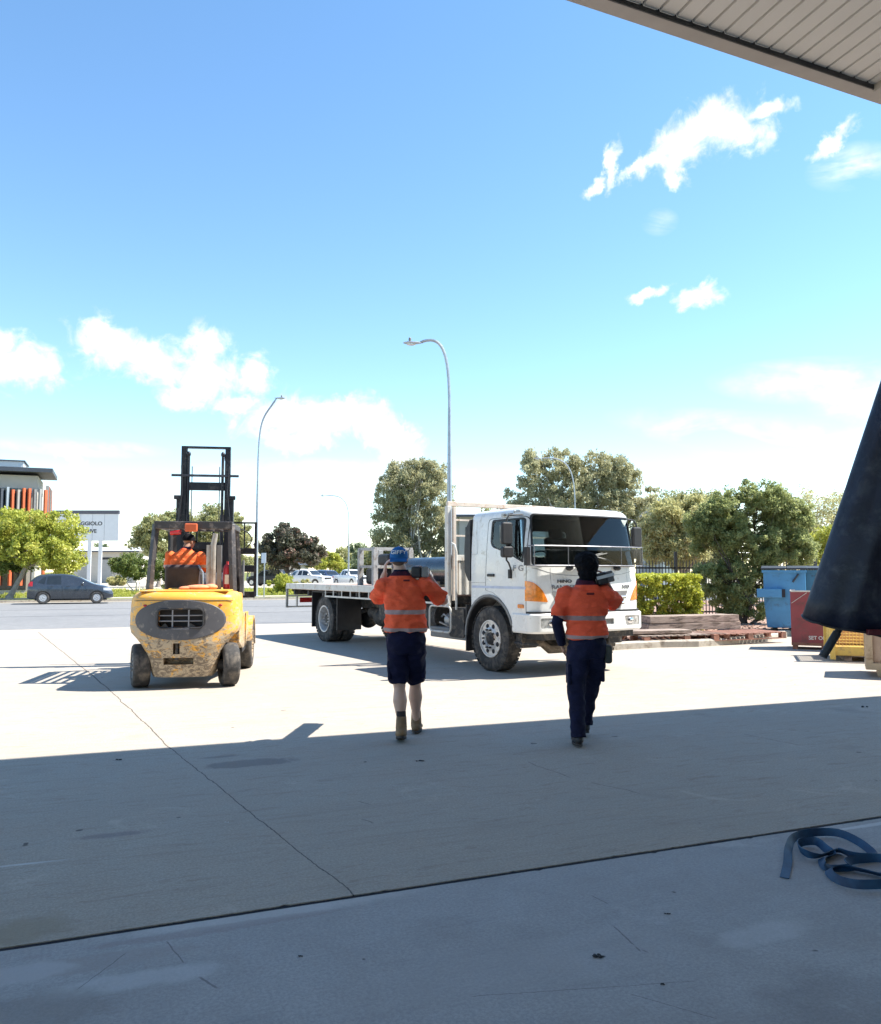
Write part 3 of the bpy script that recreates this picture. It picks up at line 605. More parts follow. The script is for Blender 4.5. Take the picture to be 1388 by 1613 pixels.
LM = {
 'lime': leafmat('lime_leaves', (0.18, 0.23, 0.03), (0.52, 0.52, 0.10), 0.35, (0.5, 0.46, 0.12)),
 'shrub': leafmat('shrub_leaves', (0.07, 0.12, 0.025), (0.24, 0.27, 0.08), 0.3),
 'gum': leafmat('gum_leaves', (0.20, 0.205, 0.115), (0.50, 0.48, 0.29), 0.42, (0.34, 0.30, 0.17)),
 'gum2': leafmat('olive_leaves', (0.17, 0.19, 0.075), (0.44, 0.43, 0.20), 0.3, (0.38, 0.34, 0.16)),
 'red': leafmat('dark_reddish_leaves', (0.045, 0.06, 0.035), (0.17, 0.15, 0.11), 0.25, (0.34, 0.17, 0.14)),
 'green': leafmat('deep_green_leaves', (0.08, 0.12, 0.04), (0.40, 0.43, 0.18), 0.42, (0.30, 0.32, 0.14)),
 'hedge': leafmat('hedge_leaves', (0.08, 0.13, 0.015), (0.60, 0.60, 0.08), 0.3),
 'straw': leafmat('pale_olive_leaves', (0.26, 0.26, 0.10), (0.55, 0.52, 0.25), 0.42, (0.42, 0.34, 0.2)),
 'far': leafmat('far_leaves', (0.10, 0.14, 0.08), (0.26, 0.3, 0.16), 0.25),
}
M['bark'] = pmat('grey_bark', (0.30, 0.26, 0.22), 0.9, 0, 0.3, 6, bump=0.6, bscale=20)
M['bark_pale'] = pmat('pale_gum_bark', (0.50, 0.46, 0.40), 0.8, 0, 0.2, 3, bump=0.3, bscale=15)
M['bark_dark'] = pmat('dark_bark', (0.09, 0.07, 0.06), 0.9, 0, 0.3, 6, bump=0.6, bscale=20)

def leaves_mesh(name, centers, rad, per, size, rng, mat, parent, droop=0.0, aspect=2.2, tintbase=None, flat=0.0):
    """many small leaf faces gathered in clumps around the given centres"""
    n = len(centers); C = np.repeat(np.array(centers), per, 0); R = np.repeat(np.array(rad), per)
    tot = n * per; d = rng.normal(size=(tot, 3)); d /= np.linalg.norm(d, axis=1)[:, None] + 1e-9
    r = rng.random(tot) ** 0.45; P = C + d * (R * r)[:, None] * np.array([1, 1, 0.8])
    P[:, 2] -= droop * R * rng.random(tot) ** 2
    ax = rng.normal(size=(tot, 3)); ax[:, 2] -= droop * 2.0; ax /= np.linalg.norm(ax, axis=1)[:, None]
    nrm = rng.normal(size=(tot, 3)) * (1 - flat * 0.5) + d * 0.9 + np.array([0, 0, flat]); bx = np.cross(ax, nrm); bx /= np.linalg.norm(bx, axis=1)[:, None] + 1e-9
    s = size * (0.6 + 0.8 * rng.random(tot)); a = ax * s[:, None]; b = bx * (s / aspect)[:, None]
    k = rng.uniform(-0.25, 0.25, tot)[:, None]; nn = np.cross(ax, bx)
    v = np.empty((tot, 4, 3)); v[:, 0] = P - a; v[:, 1] = P + b * 1.0 + nn * (s[:, None] * k) ; v[:, 2] = P + a; v[:, 3] = P - b
    v = v.reshape(-1, 3)
    me = bpy.data.meshes.new(name); me.vertices.add(tot * 4); me.vertices.foreach_set('co', v.ravel().astype(np.float32))
    me.loops.add(tot * 4); me.loops.foreach_set('vertex_index', np.arange(tot * 4, dtype=np.int32))
    me.polygons.add(tot); me.polygons.foreach_set('loop_start', np.arange(0, tot * 4, 4, dtype=np.int32)); me.polygons.foreach_set('loop_total', np.full(tot, 4, dtype=np.int32))
    ct = np.repeat(rng.random(n), per) if tintbase is None else np.repeat(np.array(tintbase), per)
    t = np.clip(0.55 * ct + 0.45 * rng.random(tot), 0, 1); w = np.clip(0.6 * np.repeat(rng.random(n), per) + 0.4 * rng.random(tot), 0, 1)
    for nm, arr in (('tint', t), ('warm', w)):
        at_ = me.attributes.new(nm, 'FLOAT', 'FACE'); at_.data.foreach_set('value', arr.astype(np.float32))
    me.update(); me.validate(); me.materials.append(mat)
    o = bpy.data.objects.new(name, me); COL.objects.link(o); o.parent = parent; return o

def limb_path(a, b, rnd, sag=0.12, n=5):
    a = Vector(a); b = Vector(b); L_ = (b - a).length; pts = []
    off = Vector((rnd.uniform(-1, 1), rnd.uniform(-1, 1), rnd.uniform(0.2, 1))) * L_ * sag
    for i in range(n + 1):
        t = i / n; p = a.lerp(b, t) + off * math.sin(math.pi * t) * (1 - 0.3 * t); p += Vector((rnd.uniform(-1, 1), rnd.uniform(-1, 1), 0)) * L_ * 0.015; pts.append(p)
    return pts
def tree(name, label, cat, base, lobes, leaf, bark, seed, clumps, per, size, crad, trunk_r, fork=0.35, droop=0.0, aspect=2.2, lean=0.0, group=None, stems=1, branch_n=26, shell=0.55, twigs=0, cut=0.25, splay=0.3):
    """lobes: (centre, (rx, ry, rz)) in world metres; trunk and limbs reach into every lobe, leaf clumps fill the lobes' outer half"""
    rng = np.random.default_rng(seed); rnd = random.Random(seed); base = Vector(base); root = empty(name, base, 0, label, cat, group)
    lb = [(Vector(c) - base, Vector(r)) for c, r in lobes]; vol = np.array([r.x * r.y * r.z for c, r in lb]) ** 0.75; vol /= vol.sum()
    centers = []; rads = []
    zmin = min(c.z - r.z for c, r in lb)
    while len(centers) < clumps:
        k = rng.choice(len(lb), p=vol); c, r = lb[k]; d = rng.normal(size=3); d /= np.linalg.norm(d); q = (shell + (1 - shell) * rng.random()) if rng.random() < 0.75 else rng.random() ** 0.5
        p = Vector((c.x + d[0] * r.x * q, c.y + d[1] * r.y * q, c.z + d[2] * r.z * q))
        bump = noise.noise(p * (1.1 / max(0.5, crad)) * 0.6 + Vector((seed, 0, 0)))
        if bump < -cut and q > 0.5: continue
        p += Vector(d) * crad * (0.9 * bump)
        centers.append(tuple(p)); rads.append(crad * rng.uniform(0.55, 1.25))
    leaves_mesh('crown', centers, rads, per, size, rng, leaf, root, droop, aspect)
    tm = MB(); top = sum((c * w for (c, r), w in zip(lb, vol)), Vector()); H = top.z
    stemtops = []
    for s in range(stems):
        off = Vector((rnd.uniform(-1, 1), rnd.uniform(-1, 1), 0)) * (trunk_r * 1.6 if stems > 1 else 0)
        fk = Vector((top.x * 0.25 + lean + off.x * 4 + (rnd.uniform(-1, 1) * splay * H if stems > 1 else 0), top.y * 0.3 + (rnd.uniform(-1, 1) * splay * H if stems > 1 else 0), H * fork))
        pts = limb_path(off, fk, rnd, 0.04, 6); r0 = trunk_r / (stems ** 0.5); rr = [r0 * (1.35 if i == 0 else 1.0 - 0.35 * i / 6) for i in range(7)]
        tm.tube(pts, rr, 9); stemtops.append((fk, rr[-1]))
    main = []
    for k, (c, r) in enumerate(lb):
        fk, r0 = stemtops[k % len(stemtops)]; pts = limb_path(fk, c, rnd, 0.1, 6); rr = [r0 * 0.8 * (1 - 0.75 * i / 6) for i in range(7)]
        tm.tube(pts, rr, 7); main.append((pts, rr))
    for i in range(branch_n):
        c = Vector(centers[rnd.randrange(len(centers))]); pts, rr = min(main, key=lambda m_: (m_[0][-1] - c).length); j = rnd.randint(1, 5)
        b = limb_path(pts[j], c, rnd, 0.12, 4); r1 = rr[j] * 0.55; tm.tube(b, [r1 * (1 - 0.8 * q / 4) for q in range(5)], 5)
    tm.build('trunk', bark, root, True)
    return root
def L_(px, py, rx, ry, Y, dY=0, depth=0.9):
    """a crown lobe given by where it shows and how far away it stands"""
    c = at(px, py, Y + dY); k = (Y + dY) / F; return (tuple(c), (rx * k, (rx * k) * depth, ry * k))

# roadside trees, left to right
tree('lime_tree', 'bright yellow green street tree with a leaning grey trunk, over the small dark car', 'tree', (G(22, 946).x, 46.0, 0.11),
     [L_(35, 835, 62, 34, 46), L_(95, 838, 36, 32, 46, 0.5), L_(-15, 850, 50, 40, 46, 0.5), L_(60, 870, 62, 24, 46, -0.3), L_(100, 885, 28, 22, 46, 0.6), L_(85, 878, 45, 20, 46, 1.0)],
     LM['lime'], M['bark'], 11, 420, 85, 0.085, 0.38, 0.16, 0.55, 0.1, 1.8, 0.6, branch_n=30, cut=0.32)
tree('dark_stemmed_tree', 'thin dark leaning tree in the shade at the left edge before the louvred building', 'tree', (G(4, 946).x, 47.5, 0.11),
     [L_(30, 885, 30, 18, 47.5), L_(0, 880, 20, 20, 47.5)], LM['shrub'], M['bark_dark'], 12, 50, 70, 0.08, 0.35, 0.10, 0.6, 0.1, 1.8, 0.4, branch_n=8)
tree('round_shrub', 'rounded green shrub with several bare stems on the lawn left of the forklift', 'shrub', (G(205, 938).x, 58, 0.10),
     [L_(205, 892, 28, 20, 58), L_(190, 888, 16, 14, 58), L_(222, 896, 16, 14, 58)], LM['shrub'], M['bark_pale'], 13, 130, 80, 0.07, 0.3, 0.10, 0.4, 0, 1.8, stems=5, branch_n=10, cut=0.4)
tree('round_shrub', 'second green shrub seen through the back posts of the forklift guard', 'shrub', (G(258, 938).x, 60, 0.10),
     [L_(252, 895, 24, 20, 60), L_(275, 902, 18, 20, 60)], LM['shrub'], M['bark_pale'], 14, 110, 80, 0.07, 0.32, 0.10, 0.4, 0, 1.8, stems=5, branch_n=10, cut=0.4)
tree('grey_green_tree', 'grey green tree behind the forklift mast, left clump with brownish top', 'tree', (at(250, 900, 84).x, 84, 0.1),
     [L_(250, 845, 38, 34, 84), L_(232, 850, 22, 26, 84), L_(280, 830, 30, 28, 84, 1)], LM['gum2'], M['bark'], 15, 210, 90, 0.15, 0.62, 0.22, 0.4, 0.2)
tree('grey_green_tree', 'olive tree behind the right mast rail of the forklift, top pale', 'tree', (at(352, 900, 88).x, 88, 0.1),
     [L_(350, 838, 40, 40, 88), L_(375, 850, 20, 36, 88), L_(330, 826, 22, 28, 88)], LM['gum2'], M['bark'], 16, 210, 90, 0.15, 0.62, 0.22, 0.4, 0.2)
tree('reddish_tree', 'dark reddish leaved tree on the lawn between two street lamps', 'tree', (at(452, 915, 78).x, 78, 0.1),
     [L_(450, 862, 36, 32, 78), L_(478, 868, 30, 26, 78), L_(428, 874, 22, 26, 78), L_(452, 846, 24, 20, 78)], LM['red'], M['bark_dark'], 17, 230, 85, 0.14, 0.5, 0.2, 0.35, 0.05, 1.6)
tree('light_green_tree', 'small light green tree behind the parked cars', 'tree', (at(523, 905, 118).x, 118, 0.1),
     [L_(515, 884, 18, 14, 118), L_(533, 890, 14, 12, 118)], LM['lime'], M['bark'], 18, 70, 80, 0.16, 0.6, 0.15, 0.3)
def far_belt():
    rng = random.Random(4); k = 0
    spec = [(390, 888, 16, 10, 150), (500, 882, 22, 12, 160), (545, 880, 26, 16, 150), (572, 878, 24, 20, 125), (592, 890, 22, 24, 118), (560, 898, 30, 14, 120), (740, 870, 30, 30, 120), (185, 888, 20, 8, 160), (415, 892, 14, 12, 140), (160, 868, 12, 10, 165),
            (325, 893, 30, 14, 120), (225, 895, 30, 12, 150), (770, 850, 40, 50, 105)]
    words = ['low rounded', 'broad', 'dusky green', 'tall greyish', 'bushy dark', 'low hedge like', 'loose grey', 'small distant', 'narrow', 'faint', 'mid green', 'pale low', 'big olive']
    near = ['just right of the forklift backrest', 'left of the light green tree', 'behind the far street lamp', 'against the left side of the tall gum', 'at the foot of the tall gum', 'behind the white pickup', 'behind the tray headboard', 'over the low workshop', 'behind the post sign', 'right above the workshop roof', 'seen through the forklift cage', 'left of the grey green tree', 'behind the truck cab roof corner']
    for i, (px, py, rx, ry, Y) in enumerate(spec):
        tree('distant_tree', words[i] + ' distant tree ' + near[i], 'tree', (at(px, py, Y).x, Y, 0), [L_(px, py, rx, ry, Y), L_(px + rx * 0.5, py + ry * 0.3, rx * 0.7, ry * 0.7, Y)], LM['far'] if i % 2 else LM['gum2'], M['bark'], 40 + i, 60, 70, 0.22, 0.8, 0.2, 0.4, branch_n=6, group='distant trees')
far_belt()
tree('tall_gum_tree', 'tall wispy grey green gum with many pale upright stems behind the nearest street lamp', 'tree', (at(652, 905, 68).x, 68, 0.1),
     [L_(618, 775, 30, 42, 68), L_(655, 760, 40, 34, 68), L_(690, 775, 26, 44, 68), L_(612, 830, 28, 40, 68), L_(640, 800, 30, 40, 68), L_(685, 835, 28, 44, 68), L_(605, 868, 24, 20, 68), L_(708, 790, 12, 26, 68, 1), L_(700, 870, 18, 26, 68), L_(655, 735, 26, 16, 68), L_(625, 745, 20, 18, 68), L_(685, 745, 24, 20, 68), L_(650, 850, 34, 30, 68), L_(625, 865, 24, 24, 68)],
     LM['gum'], M['bark_pale'], 19, 760, 80, 0.12, 0.45, 0.34, 0.3, 0.55, 3.0, stems=6, branch_n=90, cut=0.18, splay=0.16)
tree('spreading_gum_tree', 'big grey green gum with drooping leaves behind the truck cab roof', 'tree', (at(900, 905, 67).x, 67, 0.1),
     [L_(845, 755, 32, 42, 67), L_(835, 728, 16, 20, 67), L_(880, 738, 34, 32, 67), L_(930, 742, 46, 34, 67), L_(975, 745, 28, 26, 67), L_(975, 765, 34, 40, 67), L_(900, 790, 56, 40, 67), L_(960, 800, 46, 36, 67), L_(808, 785, 22, 18, 67), L_(1012, 790, 24, 30, 67), L_(830, 810, 40, 26, 67), L_(990, 840, 40, 40, 67), L_(880, 850, 60, 40, 67)],
     LM['gum'], M['bark_pale'], 20, 980, 80, 0.13, 0.46, 0.36, 0.3, 0.5, 2.8, stems=3, branch_n=60, cut=0.2, splay=0.2)
tree('olive_tree', 'yellowish olive tree between the truck mirror and the dark green tree', 'tree', (at(1075, 920, 44).x, 44, 0.1),
     [L_(1052, 822, 34, 34, 44), L_(1092, 812, 34, 32, 44), L_(1035, 855, 26, 34, 44), L_(1080, 860, 44, 34, 44), L_(1120, 830, 30, 36, 44)],
     LM['straw'], M['bark'], 21, 620, 85, 0.085, 0.36, 0.2, 0.35, 0.35, 2.6, branch_n=40, cut=0.3)
tree('olive_tree', 'pale olive tree behind and left of the large green tree, above the hedge', 'tree', (at(1110, 920, 52).x, 52, 0.1),
     [L_(1095, 800, 34, 28, 52), L_(1130, 812, 30, 40, 52), L_(1060, 800, 26, 24, 52), L_(1150, 850, 40, 44, 52), L_(1100, 860, 40, 40, 52)], LM['gum2'], M['bark'], 31, 420, 85, 0.1, 0.42, 0.2, 0.35, 0.3, 2.4, branch_n=20, cut=0.35)
tree('olive_tree', 'green olive tree behind the blue bins at the right, under the thin bare tree', 'tree', (at(1262, 920, 38).x, 38, 0.1),
     [L_(1255, 850, 34, 40, 38), L_(1290, 860, 30, 34, 38), L_(1235, 820, 24, 30, 38)], LM['gum2'], M['bark'], 32, 300, 85, 0.075, 0.34, 0.15, 0.35, 0.3, 2.4, branch_n=16, cut=0.35)
tree('sparse_tree', 'thin half bare brownish tree behind the green tree near the hanging tarpaulin', 'tree', (at(1300, 900, 42).x, 42, 0.1),
     [L_(1290, 790, 32, 26, 42), L_(1322, 800, 24, 26, 42), L_(1300, 825, 36, 26, 42)], LM['straw'], M['bark'], 22, 150, 26, 0.06, 0.45, 0.14, 0.4, 0.1, 2.4, stems=3, branch_n=90, cut=0.2)
tree('broad_bush', 'bright green bush behind the blue bin beside the hanging tarpaulin', 'shrub', (at(1318, 930, 31).x, 31, 0.1),
     [L_(1310, 850, 34, 26, 31), L_(1345, 845, 34, 30, 31), L_(1290, 880, 34, 24, 31), L_(1380, 850, 40, 40, 31)], LM['lime'], M['bark'], 23, 200, 80, 0.06, 0.3, 0.12, 0.35, 0.1, 2.2, stems=2, branch_n=16, cut=0.3)
tree('green_tree', 'large dark green multi stemmed tree behind the fence between hedge and blue bin', 'tree', (at(1172, 985, 24.2).x, 24.2, 0.1),
     [L_(1150, 805, 40, 34, 24.2), L_(1196, 790, 46, 34, 24.2), L_(1225, 795, 26, 26, 24.2), L_(1110, 825, 30, 34, 24.2), L_(1245, 815, 36, 34, 24.2), L_(1125, 850, 38, 40, 24.2), L_(1180, 850, 52, 40, 24.2), L_(1235, 860, 42, 34, 24.2), L_(1120, 905, 28, 36, 24.2), L_(1165, 905, 36, 38, 24.2), L_(1212, 905, 32, 36, 24.2), L_(1265, 870, 22, 26, 24.2), L_(1150, 945, 30, 26, 24.2), L_(1185, 945, 28, 26, 24.2)],
     LM['green'], M['bark_dark'], 24, 1250, 85, 0.040, 0.16, 0.13, 0.22, 0.15, 2.0, stems=5, branch_n=110, cut=0.22, splay=0.16)
def tuft(px, py, Y, hpx, wpx, leaf, label, seed, name='low_bush', cat='bush'):
    tree(name, label, cat, (at(px, py, Y).x, Y, 0.1), [L_(px, py - hpx * 0.5, wpx, hpx * 0.55, Y), L_(px + wpx * 0.5, py - hpx * 0.35, wpx * 0.6, hpx * 0.4, Y)], leaf, M['bark'], seed, 60, 80, 0.0018 * Y, wpx * Y / F * 0.25, 0.03, 0.3, 0, 3.0, branch_n=5, stems=3)
tuft(440, 937, 56, 32, 22, LM['lime'], 'loose pale green bush by the kerb right of the post sign', 61)
tuft(476, 937, 57, 22, 16, LM['straw'], 'dry yellow green grass clump in front of the white car', 62)
tuft(275, 940, 60, 40, 22, LM['straw'], 'straggly pale bush behind the left rear post of the forklift', 63)
tuft(182, 921, 92, 12, 14, LM['straw'], 'low dry bush at the foot of the sign board posts', 64)

def hedge():
    Y = 21.2; a = at(1000, 905, Y); b = at(1102, 905, Y); z1 = a.z; root = empty('clipped_hedge', ((a.x + b.x) / 2 - 0.35, Y + 0.5, 0.1), math.radians(6), 'square clipped bright yellow green hedge behind the sleepers at the truck front', 'hedge')
    rng = np.random.default_rng(77); hw = (b.x - a.x) / 2 + 0.35; H = z1 - 0.1; cs = []; tb = []
    for i in range(620):
        f = rng.integers(0, 4); x = rng.uniform(-hw, hw); y = rng.uniform(-0.5, 0.5); z = rng.uniform(0.1, H)
        if f == 0: z = H
        elif f == 1: y = -0.5
        elif f == 2: x = hw * (1 if rng.random() < 0.6 else -1)
        e = noise.noise(Vector((x * 2.2, y * 2, z * 2.2))) * 0.05
        cs.append((x + (e if f == 2 else 0), y + (e if f == 1 else 0), z - 0.07 + (e if f == 0 else 0))); tb.append(np.clip(0.15 + 0.6 * (z / H) ** 2 + rng.uniform(-0.1, 0.25), 0, 1))  # leaf tint rises with height, putting the lit top into the colour
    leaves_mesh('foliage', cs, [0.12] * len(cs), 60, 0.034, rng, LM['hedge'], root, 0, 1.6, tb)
    s = MB(); r = random.Random(5)
    for i in range(26):
        x = r.uniform(-hw * 0.9, hw * 0.9); s.tube(limb_path((x, r.uniform(-0.3, 0.3), 0), (x + r.uniform(-0.2, 0.2), r.uniform(-0.3, 0.3), H * 0.8), r, 0.05, 3), [0.018, 0.015, 0.012, 0.006], 5)
    s.build('stems', M['bark_dark'], root)
hedge()

def palisade():
    a = at(985, 900, 25.2); b = at(1285, 900, 27.4); a = Vector((a.x, a.y, 0.08)); b = Vector((b.x, b.y, 0.08)); d = b - a; Lg = d.length; root = empty('palisade_fence', a, math.atan2(d.y, d.x), 'black steel picket fence running behind the hedge and under the green tree', 'fence')
    r = MB(); r.bb(0, Lg, -0.02, 0.02, 0.25, 0.30); r.build('rail', M['fence'], root); r = MB(); r.bb(0, Lg, -0.02, 0.02, 1.62, 1.67); r.build('rail', M['fence'], root)
    n = 4; bay = Lg / n
    for k in range(n + 1):
        p = MB(); p.bb(k * bay - 0.04, k * bay + 0.04, -0.04, 0.04, 0, 2.15); p.build('post', M['fence'], root)
    for k in range(n):
        p = MB(); x = k * bay + 0.14
        while x < (k + 1) * bay - 0.05:
            p.bb(x - 0.011, x + 0.011, -0.034, -0.012, 0.12, 1.82); p.add([(x - 0.011, -0.034, 1.82), (x + 0.011, -0.034, 1.82), (x + 0.011, -0.012, 1.82), (x - 0.011, -0.012, 1.82), (x, -0.023, 1.9)], [(0, 1, 4), (1, 2, 4), (2, 3, 4), (3, 0, 4)]); x += 0.115
        p.build('picket_panel', M['fence'], root)
    for z in (1.95, 2.15, 2.35):
        w = MB(); w.tube([(bay * 2, 0, z), (bay * 3, 0, z - 0.03), (Lg, 0, z)], 0.006, 4); w.build('wire', M['galv'], root)
palisade()
def grass_tufts(name, label, s0, s1, t0, t1, n, size, mat, seed, z):
    rng = np.random.default_rng(seed); cs = []
    for i in range(n):
        p = ST(rng.uniform(s0, s1), rng.uniform(t0, t1), z); cs.append((p.x, p.y, p.z + size * 0.5))
    o = leaves_mesh(name, cs, [size * 1.6] * n, 14, size, rng, mat, None, -0.8, 5.0); setp(o, label, 'grass', kind='stuff'); return o
grass_tufts('verge_grass', 'rough sunlit grass on the verge and lawn across the road', -32, 40, 52.6, 72, 5200, 0.085, LM['lime'], 71, 0.10)
# ------------------------------------------------------------ flatbed truck
def wheel(parent, c, R, W, side, rim_mat, kind='front', rot=0.0, name='wheel'):
    """axle along local Y; side = -1 when the outer face looks to -Y"""
    root = MB(); c = Vector(c); Rm = Matrix.Rotation(rot, 4, 'Z'); h = W / 2; ri = R * 0.56
    prof = [(ri, -h * 0.82), (R * 0.72, -h), (R * 0.9, -h * 0.98), (R * 0.975, -h * 0.84), (R, -h * 0.6), (R, h * 0.6), (R * 0.975, h * 0.84), (R * 0.9, h * 0.98), (R * 0.72, h), (ri, h * 0.82)]
    t = MB(); t.lathe(prof, (0, 0, 0), 'Y', 44, closed=True); ty = t.build('wheel', M['tyre'], parent, True, autos=50)
    # tread grooves as raised blocks
    tr = MB(); nb = 40
    for j in range(nb):
        a = 2 * math.pi * j / nb
        for k in (-0.36, 0.0, 0.36):
            q = Matrix.Rotation(-a, 3, 'Y'); tr.box(q @ Vector((0, k * W, R - 0.001)), (2 * math.pi * R / nb * 0.72, W * 0.25, 0.012), q)
    if R > 0.45: tr.build('tread', M['tyre'], ty)
    s = side; rm = MB()
    if kind == 'front':
        prof = [(ri * 1.03, s * h * 0.86), (ri * 1.03, s * h * 0.98), (ri * 0.97, s * h * 0.98), (ri * 0.93, s * h * 0.72), (ri * 0.85, s * h * 0.62), (ri * 0.55, s * h * 1.02), (ri * 0.46, s * h * 1.06), (ri * 0.40, s * h * 0.8), (0.001, s * h * 0.8)]
    elif kind == 'rear':
        prof = [(ri * 1.03, s * h * 0.86), (ri * 1.03, s * h * 0.98), (ri * 0.97, s * h * 0.98), (ri * 0.90, s * h * 0.4), (ri * 0.84, -s * h * 0.4), (ri * 0.55, -s * h * 0.62), (ri * 0.42, -s * h * 0.6), (ri * 0.36, s * h * 0.35), (ri * 0.28, s * h * 0.5), (0.001, s * h * 0.5)]
    else:
        prof = [(ri * 1.03, s * h * 0.86), (ri * 1.03, s * h * 0.97), (ri * 0.95, s * h * 0.97), (ri * 0.9, s * h * 0.6), (ri * 0.5, s * h * 0.75), (ri * 0.3, s * h * 0.85), (0.001, s * h * 0.86)]
    if kind == 'rear': dp = [(ri * 0.86, -s * h * 0.40), (ri * 0.55, -s * h * 0.60), (ri * 0.42, -s * h * 0.58), (ri * 0.36, s * h * 0.35), (ri * 0.28, s * h * 0.5), (0.001, s * h * 0.5)]; dd = MB(); dd.lathe(dp, (0, 0, 0), 'Y', 36); dd.build('wheel_disc', M['chassis'], ty, True, autos=30); prof = [(ri * 1.05, s * h * 0.84), (ri * 1.05, s * h * 1.02), (ri * 0.96, s * h * 1.0), (ri * 0.90, s * h * 0.55), (ri * 0.86, -s * h * 0.4), (ri * 0.90, -s * h * 0.42), (ri * 0.96, s * h * 0.5)]  # rear disc darkened in colour so the deep dish looks shaded
    rm.lathe(prof, (0, 0, 0), 'Y', 40, closed=(kind == 'rear')); r_ = rm.build('rim', rim_mat, ty, True, autos=30)
    d = MB(); nh = 8 if kind != 'solid' else 5
    if kind == 'front':
        for j in range(8):
            a = 2 * math.pi * (j + 0.5) / 8; d = MB(); d.ell((math.cos(a) * ri * 0.72, s * h * 0.80, math.sin(a) * ri * 0.72), (0.042, 0.03, 0.042), None, 12, 8)
            d.build('rim_hole', M['darkblock'], ty, True)
    n = MB(); nb2 = 10 if kind != 'solid' else 6
    for j in range(nb2):
        a = 2 * math.pi * j / nb2; rr = ri * (0.5 if kind == 'front' else 0.4); y0 = s * h * (1.03 if kind == 'front' else 0.35 if kind == 'rear' else 0.78)
        n.lathe([(0.016, 0), (0.016, s * 0.04)], (math.cos(a) * rr, y0, math.sin(a) * rr), 'Y', 6)
    n.build('wheel_nuts', M['chassis'] if kind == 'front' else rim_mat, ty)
    if kind == 'front':
        hb = MB(); hb.lathe([(ri * 0.36, s * h * 0.8), (ri * 0.34, s * h * 1.0), (ri * 0.2, s * h * 1.18), (ri * 0.17, s * h * 1.25), (0.001, s * h * 1.25)], (0, 0, 0), 'Y', 20); hb.build('hub', M['chassis'], ty, True)
    ty.matrix_local = Matrix.Translation(c) @ Rm
    return ty

